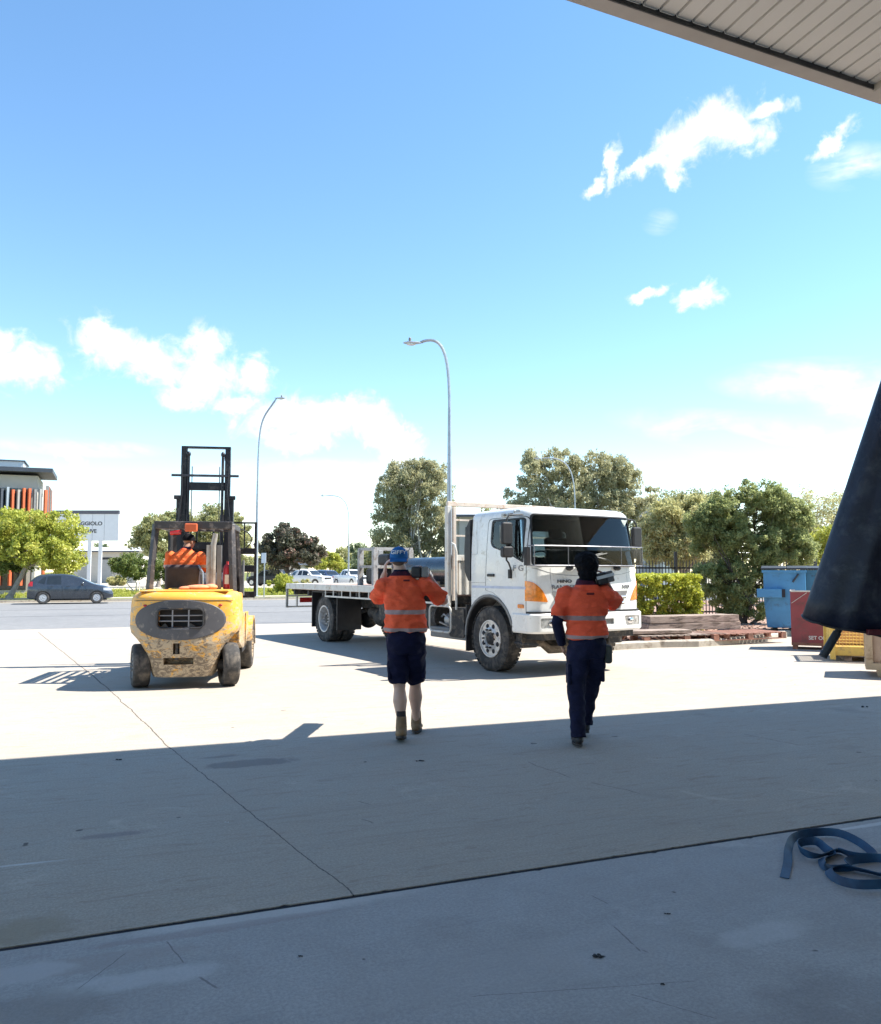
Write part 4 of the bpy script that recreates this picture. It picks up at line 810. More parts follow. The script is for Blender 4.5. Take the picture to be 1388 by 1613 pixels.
def truck():
    T = empty('flatbed_truck', (1.765, 14.09, 0), math.radians(-58.66), 'white cab over flatbed truck parked on the sunlit concrete yard, facing right', 'truck')
    def plan(z, off=0.0):
        t = max(0, min(1, (z - 1.68) / 0.85)); xf = 1.10 - 0.14 * t + (0.02 if z < 1.5 else 0); w = 1.145 - 0.045 * t ** 1.5
        k = 0.0
        if z > 2.50: k = (z - 2.50) / 0.125; k = min(k, 1.0); q = 1 - math.sqrt(max(0, 1 - k * k)); xf -= 0.20 * q; w -= 0.16 * q
        xr = -0.56 + (0.10 * (1 - math.sqrt(max(0, 1 - k * k))) if k else 0)
        xf += off; w += off; xr -= off; rf = 0.20; rr = 0.06
        pts = []
        for j in range(7): a = math.radians(-90 + 90 * j / 6); pts.append((xf - rf + rf * math.cos(a), -w + rf + rf * math.sin(a)))
        for j in range(1, 12): y = (-w + rf) + (2 * w - 2 * rf) * j / 12; pts.append((xf, y))
        for j in range(7): a = math.radians(90 * j / 6); pts.append((xf - rf + rf * math.cos(a), w - rf + rf * math.sin(a)))
        for j in range(1, 5): pts.append((xf - rf - (xf - rf - xr - rr) * j / 5, w))
        for j in range(5): a = math.radians(90 + 90 * j / 4); pts.append((xr + rr + rr * math.cos(a), w - rr + rr * math.sin(a)))
        for j in range(1, 4): pts.append((xr, w - rr - (2 * w - 2 * rr) * j / 4))
        for j in range(5): a = math.radians(180 + 90 * j / 4); pts.append((xr + rr + rr * math.cos(a), -w + rr + rr * math.sin(a)))
        for j in range(1, 5): pts.append((xr + rr + (xf - rf - xr - rr) * j / 5, -w))
        out = []
        for (x, y) in pts:
            f = max(0, (x - (xf - rf)) / rf); x2 = x + 0.09 * (1 - (y / w) ** 2) * f
            out.append(Vector((x2, y, z)))
        return out
    ZS = [0.80, 1.0, 1.2, 1.4, 1.55, 1.70, 1.85, 2.0, 2.15, 2.3, 2.42, 2.50, 2.54, 2.575, 2.60, 2.617, 2.625]
    def solid(off, z0=None, z1=None, zs=None):
        zs = list(zs or ZS)
        if z0 is not None: zs = [z0] + [z for z in zs if z > z0 + 0.01]
        if z1 is not None: zs = [z for z in zs if z < z1 - 0.01] + [z1]
        mb = MB(); rings = []
        for z in zs: r = plan(z, off); rings.append([Vector((p.x, p.y, p.z + (off if z >= 2.6 else 0))) for p in r])
        mb.loft(rings); return mb
    def px_(poly, x0, x1): return MB().prism(poly, (x0, 0, 0), (0, 1, 0), (0, 0, 1), x1 - x0)          # extruded along +X, poly in (y, z)
    def py_(poly, y0, y1): return MB().prism([(-a, b) for a, b in poly], (0, y0, 0), (-1, 0, 0), (0, 0, 1), y1 - y0)  # along +Y, poly in (x, z)
    wpoly = rpoly([(-1.06, 1.71), (1.06, 1.71), (1.0, 2.485), (-1.0, 2.485)], 0.07)
    spoly = rpoly([(0.06, 2.02), (0.46, 1.93), (0.90, 1.77), (0.885, 2.42), (0.08, 2.42)], [0.12, 0.1, 0.03, 0.06, 0.06])
    rwin = [rrect(-0.92, -0.12, 1.86, 2.32, 0.06), rrect(0.12, 0.92, 1.86, 2.32, 0.06)]
    def cutters():
        return [px_(wpoly, 0.72, 2.0), py_(spoly, -2, -0.9), py_(spoly, 0.9, 2)] + [px_(r, -1.0, -0.4) for r in rwin]
    cab = solid(0).build('cab', M['white'], T)
    inner = solid(-0.05, 1.2, 2.56); arch = MB(); arch.lathe([(0.67, -2), (0.67, 2)], (0, 0, 0.54), 'Y', 48)
    boolean(cab, [inner, arch] + cutters()); setsmooth(cab, 32)
    # dark lining inside the cab
    ln = solid(-0.052, 1.19, 2.555).build('cab_lining', pmat('dark_cab_lining', (0.05, 0.052, 0.06), 0.8), T); boolean(ln, [solid(-0.07, 1.21, 2.53)] + cutters())
    # glass
    def pane(name, cut, mat, off=-0.012):
        g = solid(off).build(name, mat, T); boolean(g, [cut], 'INTERSECT'); boolean(g, [solid(off - 0.006, 0.9, 2.55)]); setsmooth(g, 30); return g
    wgrow = rpoly([(-1.068, 1.702), (1.068, 1.702), (1.008, 2.493), (-1.008, 2.493)], 0.07)
    pane('windscreen', px_(wgrow, 0.7, 2.0), M['wind'])
    pane('side_window', py_(spoly, -2, -0.9), M['glass']); pane('side_window', py_(spoly, 0.9, 2), M['glass'])
    for r in rwin: pane('rear_window', px_(r, -1.0, -0.4), M['glass'])
    # rubber round the windows
    def skin(name, cut, mat, off=0.004, inn=-0.01, subtract=None, zlo=0.85, parent=None, bev=0):
        g = solid(off, zlo).build(name, mat, parent or T); boolean(g, [cut], 'INTERSECT'); boolean(g, [solid(inn, zlo - 0.1)] + (subtract or [])); setsmooth(g, 35); return g
    def grow(poly, d):
        n = len(poly); cx = sum(p[0] for p in poly) / n; cy = sum(p[1] for p in poly) / n; mx = max(abs(p[0] - cx) for p in poly); my = max(abs(p[1] - cy) for p in poly)
        return [(cx + (p[0] - cx) * (1 + d / mx), cy + (p[1] - cy) * (1 + d / my)) for p in poly]
    skin('windscreen_seal', px_(grow(wpoly, 0.022), 0.7, 2), M['black'], 0.003, -0.03, [px_(wpoly, 0.6, 2.1)])
    skin('window_seal', py_(grow(spoly, 0.03), -2, -0.9), M['black'], 0.003, -0.03, [py_(spoly, -2.1, -0.8)])
    # doors: seam outline plus handle, lettering
    dpoly = rpoly([(-0.10, 1.30), (0.10, 1.27), (0.40, 1.13), (0.60, 0.82), (0.985, 0.82), (0.985, 1.72), (0.965, 2.47), (-0.05, 2.47)], [0.03, 0.03, 0.15, 0.03, 0.02, 0.02, 0.1, 0.1])
    for sy in (-1, 1):
        lo, hi = (-2, -0.9) if sy < 0 else (0.9, 2)
        dr = skin('door', py_(dpoly, lo, hi), M['white'], 0.0015, -0.006, [py_(grow(dpoly, -0.010), lo - 0.1, hi + 0.1)])
        dr.data.materials[0] = M['sticker']
        h = MB(); h.bb(-0.02, 0.17, sy * 1.143, sy * 1.175, 1.525, 1.57); h.build('door_handle', M['black'], dr, bevel=0.01)
        k = MB(); k.lathe([(0.012, 0), (0.012, sy * 0.006)], (0.05, sy * 1.145, 1.47), 'Y', 10); k.build('door_lock', M['chrome'], dr)
    s_ = MB(); s_.bb(-0.34, -0.335, -1.1475, -1.144, 1.9, 2.44); s_.bb(-0.5, -0.335, -1.1475, -1.144, 1.895, 1.9)
    s_.bb(-0.52, -0.1, -1.1475, -1.144, 1.42, 1.426); s_.build('panel_seam', M['lettergrey'], T)
    g = MB(); g.bb(-0.5, 0.98, -1.148, -1.144, 1.335, 1.375); g.build('side_stripe', pmat('pale_blue_stripe', (0.50, 0.55, 0.68), 0.4), T)
    text_obj('model_lettering', 'F G', 0.125, M['lettergrey'], T, frame((0.80, -1.1475, 1.655), (1, 0, 0), (0, 0, 1)), 0.002, 1.5, 0.001)
    text_obj('fleet_number', '1227', 0.085, M['lettergrey'], T, frame((0.80, -1.1475, 0.925), (1, 0, 0), (0, 0, 1)), 0.002, 1.3, 0.0)
    m = MB(); m.prism(rrect(0.80, 0.94, 1.045, 1.105, 0.02), (0, -1.145, 0), (1, 0, 0), (0, 0, 1), 0.02); m.build('side_marker', M['amber'], T)
    m = MB(); m.bb(0.33, 0.60, -1.125, -1.085, 2.485, 2.50); m.bb(0.37, 0.43, -1.15, -1.09, 2.495, 2.53); m.bb(0.54, 0.60, -1.15, -1.09, 2.495, 2.53); m.bb(0.33, 0.60, -1.13, -1.10, 2.505, 2.52); m.build('roof_handle', M['lettergrey'], T)
    m = MB(); m.bb(0.63, 0.66, -1.11, -1.07, 2.53, 2.57); m.bb(0.68, 0.78, -1.10, -1.055, 2.535, 2.57); m.build('roof_lamp', M['galv'], T, bevel=0.008)
    # front: headlights, grille, bumper
    for sy in (-1, 1):
        hp = [(sy * a, b) for a, b in rpoly([(-1.3, 1.50), (-1.08, 1.45), (-0.95, 1.32), (-0.885, 1.21), (-0.855, 1.14), (-1.3, 1.17)], [0, 0.05, 0.04, 0.03, 0.02, 0])]
        hl = skin('headlight', px_(hp, 0.965, 2), M['amber'], 0.006, -0.02)
        m = MB(); m.ell((1.098, sy * 0.995, 1.235), (0.012, 0.05, 0.04)); m.build('bulb_reflector', M['lens'], hl, True)
    gp = rpoly([(-0.60, 1.03), (0.60, 1.03), (0.80, 1.30), (-0.80, 1.30)], 0.05)
    gr = skin('grille', px_(gp, 1.0, 2), M['greytrim'], 0.004, -0.02)
    for k in range(2):
        z = 1.105 + k * 0.09; hw = 0.62 + 0.16 * (z - 1.03) / 0.27; b = MB()
        pts = [(1.14 + 0.09 * (1 - (y / 1.145) ** 2), y, z) for y in [(-hw + 2 * hw * j / 16) for j in range(17)]]
        b.tube(pts, [(0.018, 0.028)] * 17, 8, side=(1, 0, 0)); b.build('grille_bar', M['chrome'], gr, True)
    # panel joints on the front
    for sy in (-1, 1):
        jp = [(sy * -0.79, 1.66), (sy * -0.795, 1.66), (sy * -0.795, 1.42), (sy * -0.70, 1.0), (sy * -0.695, 1.0), (sy * -0.79, 1.42)]
        skin('panel_seam', px_(jp, 1.0, 2), M['lettergrey'], 0.0015, -0.006)
    up = [(-1.08, 1.665)] + [(-1.0 + 2.0 * j / 12, 1.55 - 0.0 * j + 0.10 * ((j - 6) / 6) ** 4) for j in range(13)] + [(1.08, 1.665)]
    lo_ = [(a, b - 0.009) for a, b in up]
    skin('panel_seam', px_(up + lo_[::-1], 1.0, 2), M['lettergrey'], 0.0015, -0.006)
    xf = lambda y: 1.12 + 0.09 * (1 - (y / 1.145) ** 2)
    def nmf(y, z, d=0.004): # frame on the front face
        n = Vector((1, 0.16 * y / 1.31, 0)).normalized(); t = Vector((-n.y, n.x, 0)); return frame(Vector((xf(y) + d, y, z)), t, (0, 0, 1))
    text_obj('badge', 'RANGER', 0.082, M['lettergrey'], T, nmf(-0.56, 1.365), 0.004, 1.45, 0.001)
    text_obj('badge', 'HINO', 0.07, M['sticker'], T, nmf(-0.55, 1.455), 0.004, 1.55, 0.001)
    text_obj('badge', '500', 0.075, M['lettergrey'], T, nmf(0.74, 1.365), 0.004, 1.6, 0.001)
    # bumper
    def bplan(z, off=0.0, drop=0):
        w = 1.165 + off; x0 = 0.66; xfr = 1.175 + off; rf = 0.16; pts = [Vector((x0, -w, z))]
        for j in range(7): a = math.radians(-90 + 90 * j / 6); pts.append(Vector((xfr - rf + rf * math.cos(a), -w + rf + rf * math.sin(a), z)))
        for j in range(1, 14): pts.append(Vector((xfr, (-w + rf) + (2 * w - 2 * rf) * j / 14, z)))
        for j in range(7): a = math.radians(90 * j / 6); pts.append(Vector((xfr - rf + rf * math.cos(a), w - rf + rf * math.sin(a), z)))
        pts.append(Vector((x0, w, z)))
        for p in pts: p.x += 0.08 * (1 - (p.y / w) ** 2) * max(0, (p.x - (xfr - rf)) / rf)
        return pts
    def bsolid(off=0, z0=0.665, z1=0.965): m = MB(); m.loft([bplan(z0, off - 0.02), bplan(z0 + 0.03, off), bplan(z1 - 0.02, off), bplan(z1, off - 0.015)]); return m
    b = bsolid().build('bumper', M['white'], T)
    fog = lambda s: px_([(s * a, c) for a, c in rpoly([(-1.02, 0.745), (-0.70, 0.745), (-0.66, 0.90), (-1.02, 0.90)], 0.035)], 0.9, 2)
    mid = lambda: px_(rrect(-0.42, 0.42, 0.775, 0.865, 0.02), 1.1, 2)
    boolean(b, [fog(-1), fog(1), mid()]); setsmooth(b, 32)
    bi = bsolid(-0.03, 0.69, 0.95).build('bumper_back', M['greytrim'], T)
    for s in (-1, 1):
        fl = bsolid(-0.008).build('bumper_lamp', M['lens'], b); boolean(fl, [fog(s)], 'INTERSECT'); setsmooth(fl, 30)
        q = MB(); q.ell((1.205, s * 0.80, 0.82), (0.02, 0.075, 0.05)); q.build('lamp_reflector', M['chrome'], fl, True)
    gap = MB(); gap.loft([bplan(0.967, -0.03), bplan(0.997, -0.03)]); gap.build('bumper_gap', M['black'], T)
    # below the bumper
    m = MB(); m.bb(0.72, 1.12, -0.95, 0.95, 0.56, 0.68); m.bb(0.60, 0.75, -1.05, -0.75, 0.42, 0.78); m.bb(0.6, 0.75, 0.75, 1.05, 0.42, 0.78)
    m.tube([(0.62, -1.08, 0.50), (0.85, -1.1, 0.49), (1.05, -0.95, 0.49)], 0.022, 8); m.bb(0.9, 1.0, -0.3, 0.3, 0.45, 0.56); m.build('front_subframe', M['chassis'], T, bevel=0.01)
    m = MB(); pts = [(-1.0, 0.5), (-0.5, 0.46), (-0.35, 0.36), (0.35, 0.36), (0.5, 0.46), (1.0, 0.5)]
    m.tube([(0.55, y, z) for y, z in pts], [0.05, 0.06, 0.075, 0.075, 0.06, 0.05], 10); m.tube([(0.0, -0.95, 0.52), (0, -0.6, 0.50), (0, 0.6, 0.5), (0, 0.95, 0.52)], 0.07, 10); m.ell((0.15, 0.1, 0.55), (0.3, 0.22, 0.2)); m.build('axle', M['brown_steel'], T, True)
    m = MB()
    for y in (-0.43, 0.43): m.bb(-8.8, 0.85, y - 0.035, y + 0.035, 0.78, 1.02)
    for x in np.arange(-8.6, -1.2, 0.9): m.bb(x, x + 0.08, -1.15, 1.15, 1.04, 1.165)
    for x in (-5.2, -4.0, -2.8, -8.0): m.bb(x, x + 0.1, -0.39, 0.39, 0.82, 0.98)
    m.build('chassis', M['chassis'], T)
    m = MB(); m.tube([(-6.7, -0.55, 0.53), (-6.7, 0.55, 0.53)], 0.09, 12); m.ell((-6.7, 0, 0.53), (0.28, 0.24, 0.26)); m.tube([(-6.4, 0, 0.58), (-1.2, 0, 0.75)], 0.055, 10)
    for y in (-0.45, 0.45): m.tube([(-7.5, y, 0.72), (-6.7, y, 0.62), (-5.9, y, 0.72)], [(0.05, 0.04)] * 3, 8)
    m.build('drive_axle', M['chassis'], T, True)
    m = MB(); m.bb(-0.7, 0.6, -0.4, 0.4, 0.55, 1.18); m.build('engine', M['chassis'], T, bevel=0.03)
    for y in (-1.0, 1.0): wheel(T, (0, y, 0.522), 0.522, 0.27, 1 if y > 0 else -1, M['rim'], 'front')
    for y, k in ((-1.01, -1), (-0.69, -1), (1.01, 1), (0.69, 1)): wheel(T, (-6.7, y, 0.522), 0.522, 0.27, k, M['rim'], 'rear')
    # front mudguard: curved liner plus flap
    for sy in (-1, 1):
        m = MB(); rings = []
        for j in range(15):
            a = math.radians(8 + 172 * j / 14); c, q = math.cos(a), math.sin(a)
            rings.append([Vector((c * 0.665, sy * 1.15, 0.54 + q * 0.665)), Vector((c * 0.665, sy * 0.78, 0.54 + q * 0.665)), Vector((c * 0.64, sy * 0.78, 0.54 + q * 0.64)), Vector((c * 0.64, sy * 1.15, 0.54 + q * 0.64))])
        m.loft(rings); m.build('wheel_arch', M['black'], T, True)
        m = MB(); rings = []
        for j in range(15):
            a = math.radians(20 + 160 * j / 14); c, q = math.cos(a), math.sin(a)
            rings.append([Vector((c * 0.70, sy * 1.162, 0.54 + q * 0.70)), Vector((c * 0.70, sy * 1.13, 0.54 + q * 0.70)), Vector((c * 0.662, sy * 1.13, 0.54 + q * 0.662)), Vector((c * 0.662, sy * 1.162, 0.54 + q * 0.662))])
        m.loft(rings); m.build('arch_trim', M['greytrim'], T, True)
        m = MB(); m.bb(-0.70, -0.675, sy * 0.82, sy * 1.14, 0.27, 1.05); m.build('mudflap', M['black'], T)
        m = MB(); m.bb(-5.98, -5.95, sy * 0.55, sy * 1.15, 0.30, 1.12); m.bb(-7.42, -7.39, sy * 0.55, sy * 1.15, 0.30, 1.12); m.bb(-7.4, -5.97, sy * 0.55, sy * 1.15, 1.125, 1.145); m.build('mudflap', M['black'], T)
    # rear under-cab bits: tank, battery box, grey skirt
    m = MB(); m.prism(rrect(-1.27, -0.78, 0.47, 0.98, 0.06), (0, -0.62, 0), (1, 0, 0), (0, 0, 1), 0.5); m.build('battery_box', M['chassis'], T, bevel=0.01)
    m = MB(); m.bb(-1.95, -0.72, -1.10, -0.5, 0.43, 0.62); m.build('side_skirt', M['greytrim'], T, bevel=0.02)
    m = MB(); m.tube([(-3.0, 0, 0), (-1.9, 0, 0)], 0.26, 20, side=(0, 1, 0)); 
    for i, v in enumerate(m.v): m.v[i] = (v[0], v[1] - 0.78, v[2] + 0.78)
    m.build('fuel_tank', M['chassis'], T, True)
    m = MB(); m.tube([(-1.7, -1.0, 0.8), (-1.5, -1.08, 0.85), (-1.3, -1.0, 0.72), (-1.5, -0.95, 0.62), (-1.7, -1.05, 0.7)], 0.018, 6); m.ell((-1.5, -0.95, 0.75), (0.14, 0.1, 0.12)); m.lathe([(0.12, 0), (0.12, 0.1)], (-1.35, -1.0, 0.72), 'Y', 16); m.build('air_compressor', M['galv'], T, True)
    m = MB(); m.ell((-4.9, -0.55, 0.62), (0.3, 0.18, 0.2)); m.tube([(-5.5, -0.5, 0.7), (-4.2, -0.5, 0.66)], 0.12, 12); m.bb(-4.2, -3.6, -1.0, -0.55, 0.62, 1.0); m.build('air_tank', M['chassis'], T, True)
    # step frame under the headboard
    m = MB(); fr = rrect(-1.80, -1.08, 0.55, 1.0, 0.09); pts = [(a, -1.2, b) for a, b in fr]; m.tube(pts + [pts[0], pts[1]], 0.018, 8, caps=False, side=(0, 1, 0)); m.build('step_frame', M['white_dirty'], T, True)
    # deck
    m = MB(); m.bb(-8.9, -1.28, -1.16, 1.16, 1.17, 1.30); dk = m.build('deck', M['deck'], T)
    m = MB(); m.bb(-8.95, -1.25, -1.22, -1.162, 1.18, 1.315); cm = m.build('side_rail', M['white_dirty'], T, bevel=0.006)
    m = MB(); m.bb(-8.95, -1.25, 1.162, 1.22, 1.18, 1.315); m.build('side_rail', M['white_dirty'], T, bevel=0.006)
    m = MB(); m.bb(-8.96, -8.90, -1.16, 1.16, 1.18, 1.312); m.build('tail_rail', M['white_dirty'], T, bevel=0.006)
    for sy in (-1, 1):
        m = MB(); m.bb(-6.5, -1.1, sy * 1.19, sy * 1.215, 1.03, 1.065)
        for k in range(13): x = -6.5 + k * 0.445; m.bb(x, x + 0.03, sy * 1.195, sy * 1.213, 1.06, 1.185)
        m.build('rope_rail', M['white_dirty'], T)
    # rear end frame
    m = MB()
    for z in (0.72, 1.0): m.bb(-8.96, -8.92, -1.2, 1.2, z - 0.02, z + 0.02)
    for y in (-1.2, -0.93, 0.93, 1.2): m.bb(-8.97, -8.91, y - 0.02, y + 0.02, 0.70, 1.18)
    m.bb(-8.97, -8.91, -1.22, -1.17, 0.70, 1.24); m.build('rear_frame', M['white_dirty'], T)
    m = MB(); m.bb(-8.955, -8.93, -0.85, -0.5, 0.82, 0.95); m.bb(-8.955, -8.93, 0.5, 0.85, 0.82, 0.95); m.build('tail_light', M['red_lens'], T, bevel=0.006)
    # headboard
    hb = MB(); hb.bb(-1.24, -1.17, -1.20, 1.20, 2.76, 2.84); hbo = hb.build('headboard', M['rusty_rail'], T, bevel=0.006)
    m = MB(); m.bb(-1.25, -1.16, -1.22, -1.14, 1.0, 2.76); m.build('headboard_post', M['white_dirty'], T, bevel=0.008)
    m = MB(); m.bb(-1.25, -1.16, 1.14, 1.22, 1.0, 2.76); m.build('headboard_post', M['white_dirty'], T, bevel=0.008)
    m = MB(); m.bb(-1.18, -1.12, -1.12, -1.06, 1.1, 2.74); m.build('headboard_post', M['rusty_rail'], T, bevel=0.006)
    m = MB(); m.tube([(-1.12, -1.15, 2.10), (-1.03, -1.15, 2.07), (-0.98, -1.15, 1.95), (-0.98, -1.15, 0.95)], 0.02, 8); m.build('grab_rail', M['white_dirty'], T, True)
    m = MB(); m.bb(-1.22, -1.20, -1.12, 1.12, 1.2, 1.82); m.bb(-1.225, -1.15, -1.12, 1.12, 1.80, 1.90)
    for k in range(14): y = -0.98 + k * 0.155; m.bb(-1.20, -1.165, y, y + 0.035, 1.2, 1.80)
    m.build('headboard_sheet', M['white_dirty'], T, bevel=0.003)
    m = MB()
    for z in (2.24, 2.52): m.bb(-1.22, -1.18, -1.05, 1.14, z - 0.015, z + 0.015)
    for y in (0.5,): m.bb(-1.222, -1.182, y - 0.02, y + 0.02, 1.9, 2.76)
    m.build('headboard_bar', M['rusty_rail'], T)
    m = MB(); m.prism(rpoly([(-0.62, 1.45), (-0.56, 1.45), (-0.56, 2.50), (-0.70, 2.33), (-0.74, 2.0), (-0.74, 1.62)], [0.02, 0.02, 0.02, 0.06, 0.1, 0.05]), (0, -0.72, 0), (1, 0, 0), (0, 0, 1), 0.42); m.build('air_intake', M['black'], T, bevel=0.02)
    m = MB(); m.prism(rpoly([(-0.62, 1.2), (-0.565, 1.2), (-0.565, 2.48), (-0.72, 2.25), (-0.75, 1.7)], [0.02, 0.02, 0.02, 0.06, 0.1]), (0, 1.0, 0), (1, 0, 0), (0, 0, 1), 0.1); m.build('cab_fairing', M['black'], T, bevel=0.02)
    # mirrors
    for sy in (-1, 1):
        y0 = -1.42 if sy < 0 else 1.30; rt = empty('mirror', (0, 0, 0)); rt.parent = T
        m = MB(); m.prism(rrect(-0.10, 0.10, 2.02, 2.36, 0.04), (0.84, y0, 0), (0, 1, 0), (0, 0, 1), 0.07); m.build('mirror_housing', M['black'], rt, bevel=0.02)
        m = MB(); m.prism(rrect(-0.09, 0.09, 2.04, 2.34, 0.03), (0.832, y0, 0), (0, 1, 0), (0, 0, 1), 0.006); m.build('mirror_glass', M['chrome'], rt)
        m = MB(); m.prism(rrect(-0.10, 0.10, 1.82, 1.99, 0.04), (0.84, y0, 0), (0, 1, 0), (0, 0, 1), 0.09); m.build('wide_angle_mirror', M['black'], rt, bevel=0.02)
        m = MB(); m.tube([(0.86, sy * 1.10, 2.49), (0.87, y0 * 0.96, 2.47), (0.875, y0, 2.40), (0.875, y0, 1.78), (0.87, y0 * 0.97, 1.74), (0.66, sy * 1.19, 1.66), (0.62, sy * 1.16, 1.6)], 0.014, 8); m.bb(0.59, 0.64, sy * 1.14, sy * 1.19, 1.50, 1.64); m.build('mirror_arm', M['black'], rt, True)
    # stone guard in front of the windscreen
    m = MB(); ys = [(-1.15 + 2.22 * j / 20) for j in range(21)]; gx = lambda y: 1.21 + 0.10 * (1 - (y / 1.18) ** 2)
    m.tube([(1.08, -1.19, 2.0)] + [(gx(y), y, 2.0) for y in ys] + [(1.08, 1.19, 2.0)], 0.010, 6)
    m.tube([(1.08, -1.19, 1.70)] + [(gx(y), y, 1.70) for y in ys] + [(1.08, 1.19, 1.70)], 0.008, 6)
    for y in (-1.15, -0.55, 0.55, 1.07): m.tube([(gx(y), y, 1.70), (gx(y), y, 2.0)], 0.007, 6)
    sg = m.build('stone_guard', M['lettergrey'], T, True)
    m = MB(); rings = [[Vector((gx(y) + 0.002, y, z)) for y in ys] for z in (1.705, 1.995)]
    n = len(ys); m.add([p for r in rings for p in r], [(i, i + 1, n + i + 1, n + i) for i in range(n - 1)]); m.build('guard_sheet', M['acrylic'], sg, True, fix=False)
    m = MB(); m.bb(1.02, 1.10, -1.20, -1.14, 1.70, 1.98); m.build('guard_bracket', M['black'], T); m = MB(); m.bb(1.02, 1.10, 1.14, 1.20, 1.70, 1.98); m.build('guard_bracket', M['black'], T)
    for y, y2 in ((-0.45, 0.12), (0.55, 0.02)):
        m = MB(); m.ell((xf(y) + 0.0, y, 1.66), (0.05, 0.07, 0.04)); m.tube([(xf(y) + 0.03, y, 1.67), (xf(y) + 0.04, y + 0.2 * (1 if y2 > y else -1), 1.78), (1.16, y2, 1.86)], 0.014, 6); m.tube([(1.19, y2 - 0.3, 1.80), (1.15, y2 + 0.25, 1.90)], 0.010, 6); m.build('wiper', M['black'], T, True)
    # inside the cab
    for y in (-0.52, 0.52):
        st = MB(); st.box((-0.02, y, 1.55), (0.5, 0.5, 0.16)); st.box((-0.28, y, 1.9), (0.13, 0.48, 0.62), Matrix.Rotation(-0.15, 3, 'Y')); st.box((-0.33, y, 2.27), (0.1, 0.28, 0.2), Matrix.Rotation(-0.15, 3, 'Y')); st.box((-0.02, y, 1.35), (0.4, 0.4, 0.28)); st.build('seat', M['seat'], T, bevel=0.05, seg=3)
    m = MB(); m.prism(rpoly([(0.62, 1.25), (1.02, 1.25), (1.02, 1.68), (0.78, 1.72), (0.62, 1.6)], 0.04), (0, -1.0, 0), (1, 0, 0), (0, 0, 1), -2.0); m.build('dashboard', M['dash'], T, bevel=0.02)
    m = MB(); cc = Vector((0.42, -0.52, 1.83)); q = Matrix.Rotation(math.radians(-32), 3, 'Y'); pts = [cc + q @ Vector((0.2 * math.cos(a), 0.2 * math.sin(a), 0)) for a in [2 * math.pi * j / 24 for j in range(25)]]
    m.tube(pts, 0.014, 8, caps=False); m.tube([cc, (0.65, -0.52, 1.6)], 0.03, 8); m.tube([pts[6], cc, pts[18]], 0.012, 6); m.build('steering_wheel', M['black'], T, True)
    m = MB(); m.prism([(0.33, 0.02), (0.47, 0.02), (0.40, -0.09)], (1.0, 0.50, 2.44), (0, 1, 0), (0, 0, 1), 0.003)
    m.build('window_sticker', M['lens'], T)
    return T
TR = truck()

def on_truck(name, loc, label, cat, group=None):
    return empty(name, TR.matrix_basis @ Vector(loc) if False else Vector((1.765, 14.09, 0)) + Matrix.Rotation(math.radians(-58.66), 3, 'Z') @ Vector(loc), math.radians(-58.66), label, cat, group)
def loads():
    p = on_truck('steel_pipe', (-1.45, 0.1, 1.30), 'large shiny dark steel pipe lying lengthwise on the truck deck behind the headboard', 'pipe')
    m = MB(); m.lathe([(0.29, -3.4), (0.29, 0), (0.272, 0), (0.272, -3.4)], (0, 0, 0.32), 'X', 48, closed=True); m.build('pipe_wall', M['pipe'], p, True, autos=40)
    for x in (-0.5, -1.8, -3.1): m = MB(); m.bb(x, x + 0.09, -0.35, 0.35, 0, 0.045); m.bb(x, x + 0.09, -0.34, -0.25, 0.045, 0.11); m.bb(x, x + 0.09, 0.25, 0.34, 0.045, 0.11); m.build('chock', M['wood'], p)
    M['stillage'] = pmat('dull_pale_grey_paint', (0.36, 0.36, 0.35), 0.6, 0, 0.15, 5, dirt=(0.2, 0.17, 0.14), dirt_amt=0.4, dscale=7)
    f = on_truck('white_steel_stillage', (-5.65, -0.1, 1.30), 'dull pale grey post frame standing on the truck deck over the rear wheels', 'frame')
    for x in (-0.36, 0.36):
        for y in (-0.45, 0.05, 0.45): m = MB(); m.bb(x - 0.05, x + 0.05, y - 0.055, y + 0.055, 0, 0.80); m.build('upright', M['stillage'], f, bevel=0.004)
    m = MB()
    for y in (-0.45, 0.45):
        for z in (0.42, 0.82): m.bb(-0.41, 0.41, y - 0.03, y + 0.03, z - 0.03, z + 0.03)
    for x in (-0.36, 0.36):
        for z in (0.42, 0.82): m.bb(x - 0.028, x + 0.028, -0.50, 0.50, z - 0.028, z + 0.028)
    m.build('cross_rails', M['stillage'], f)
    m = MB(); m.box((0.05, 0.15, 0.58), (0.55, 0.5, 0.26)); m.box((0, -0.15, 0.2), (0.55, 0.45, 0.36)); m.build('packed_black_bags', M['black'], f, bevel=0.07, seg=3)
loads()
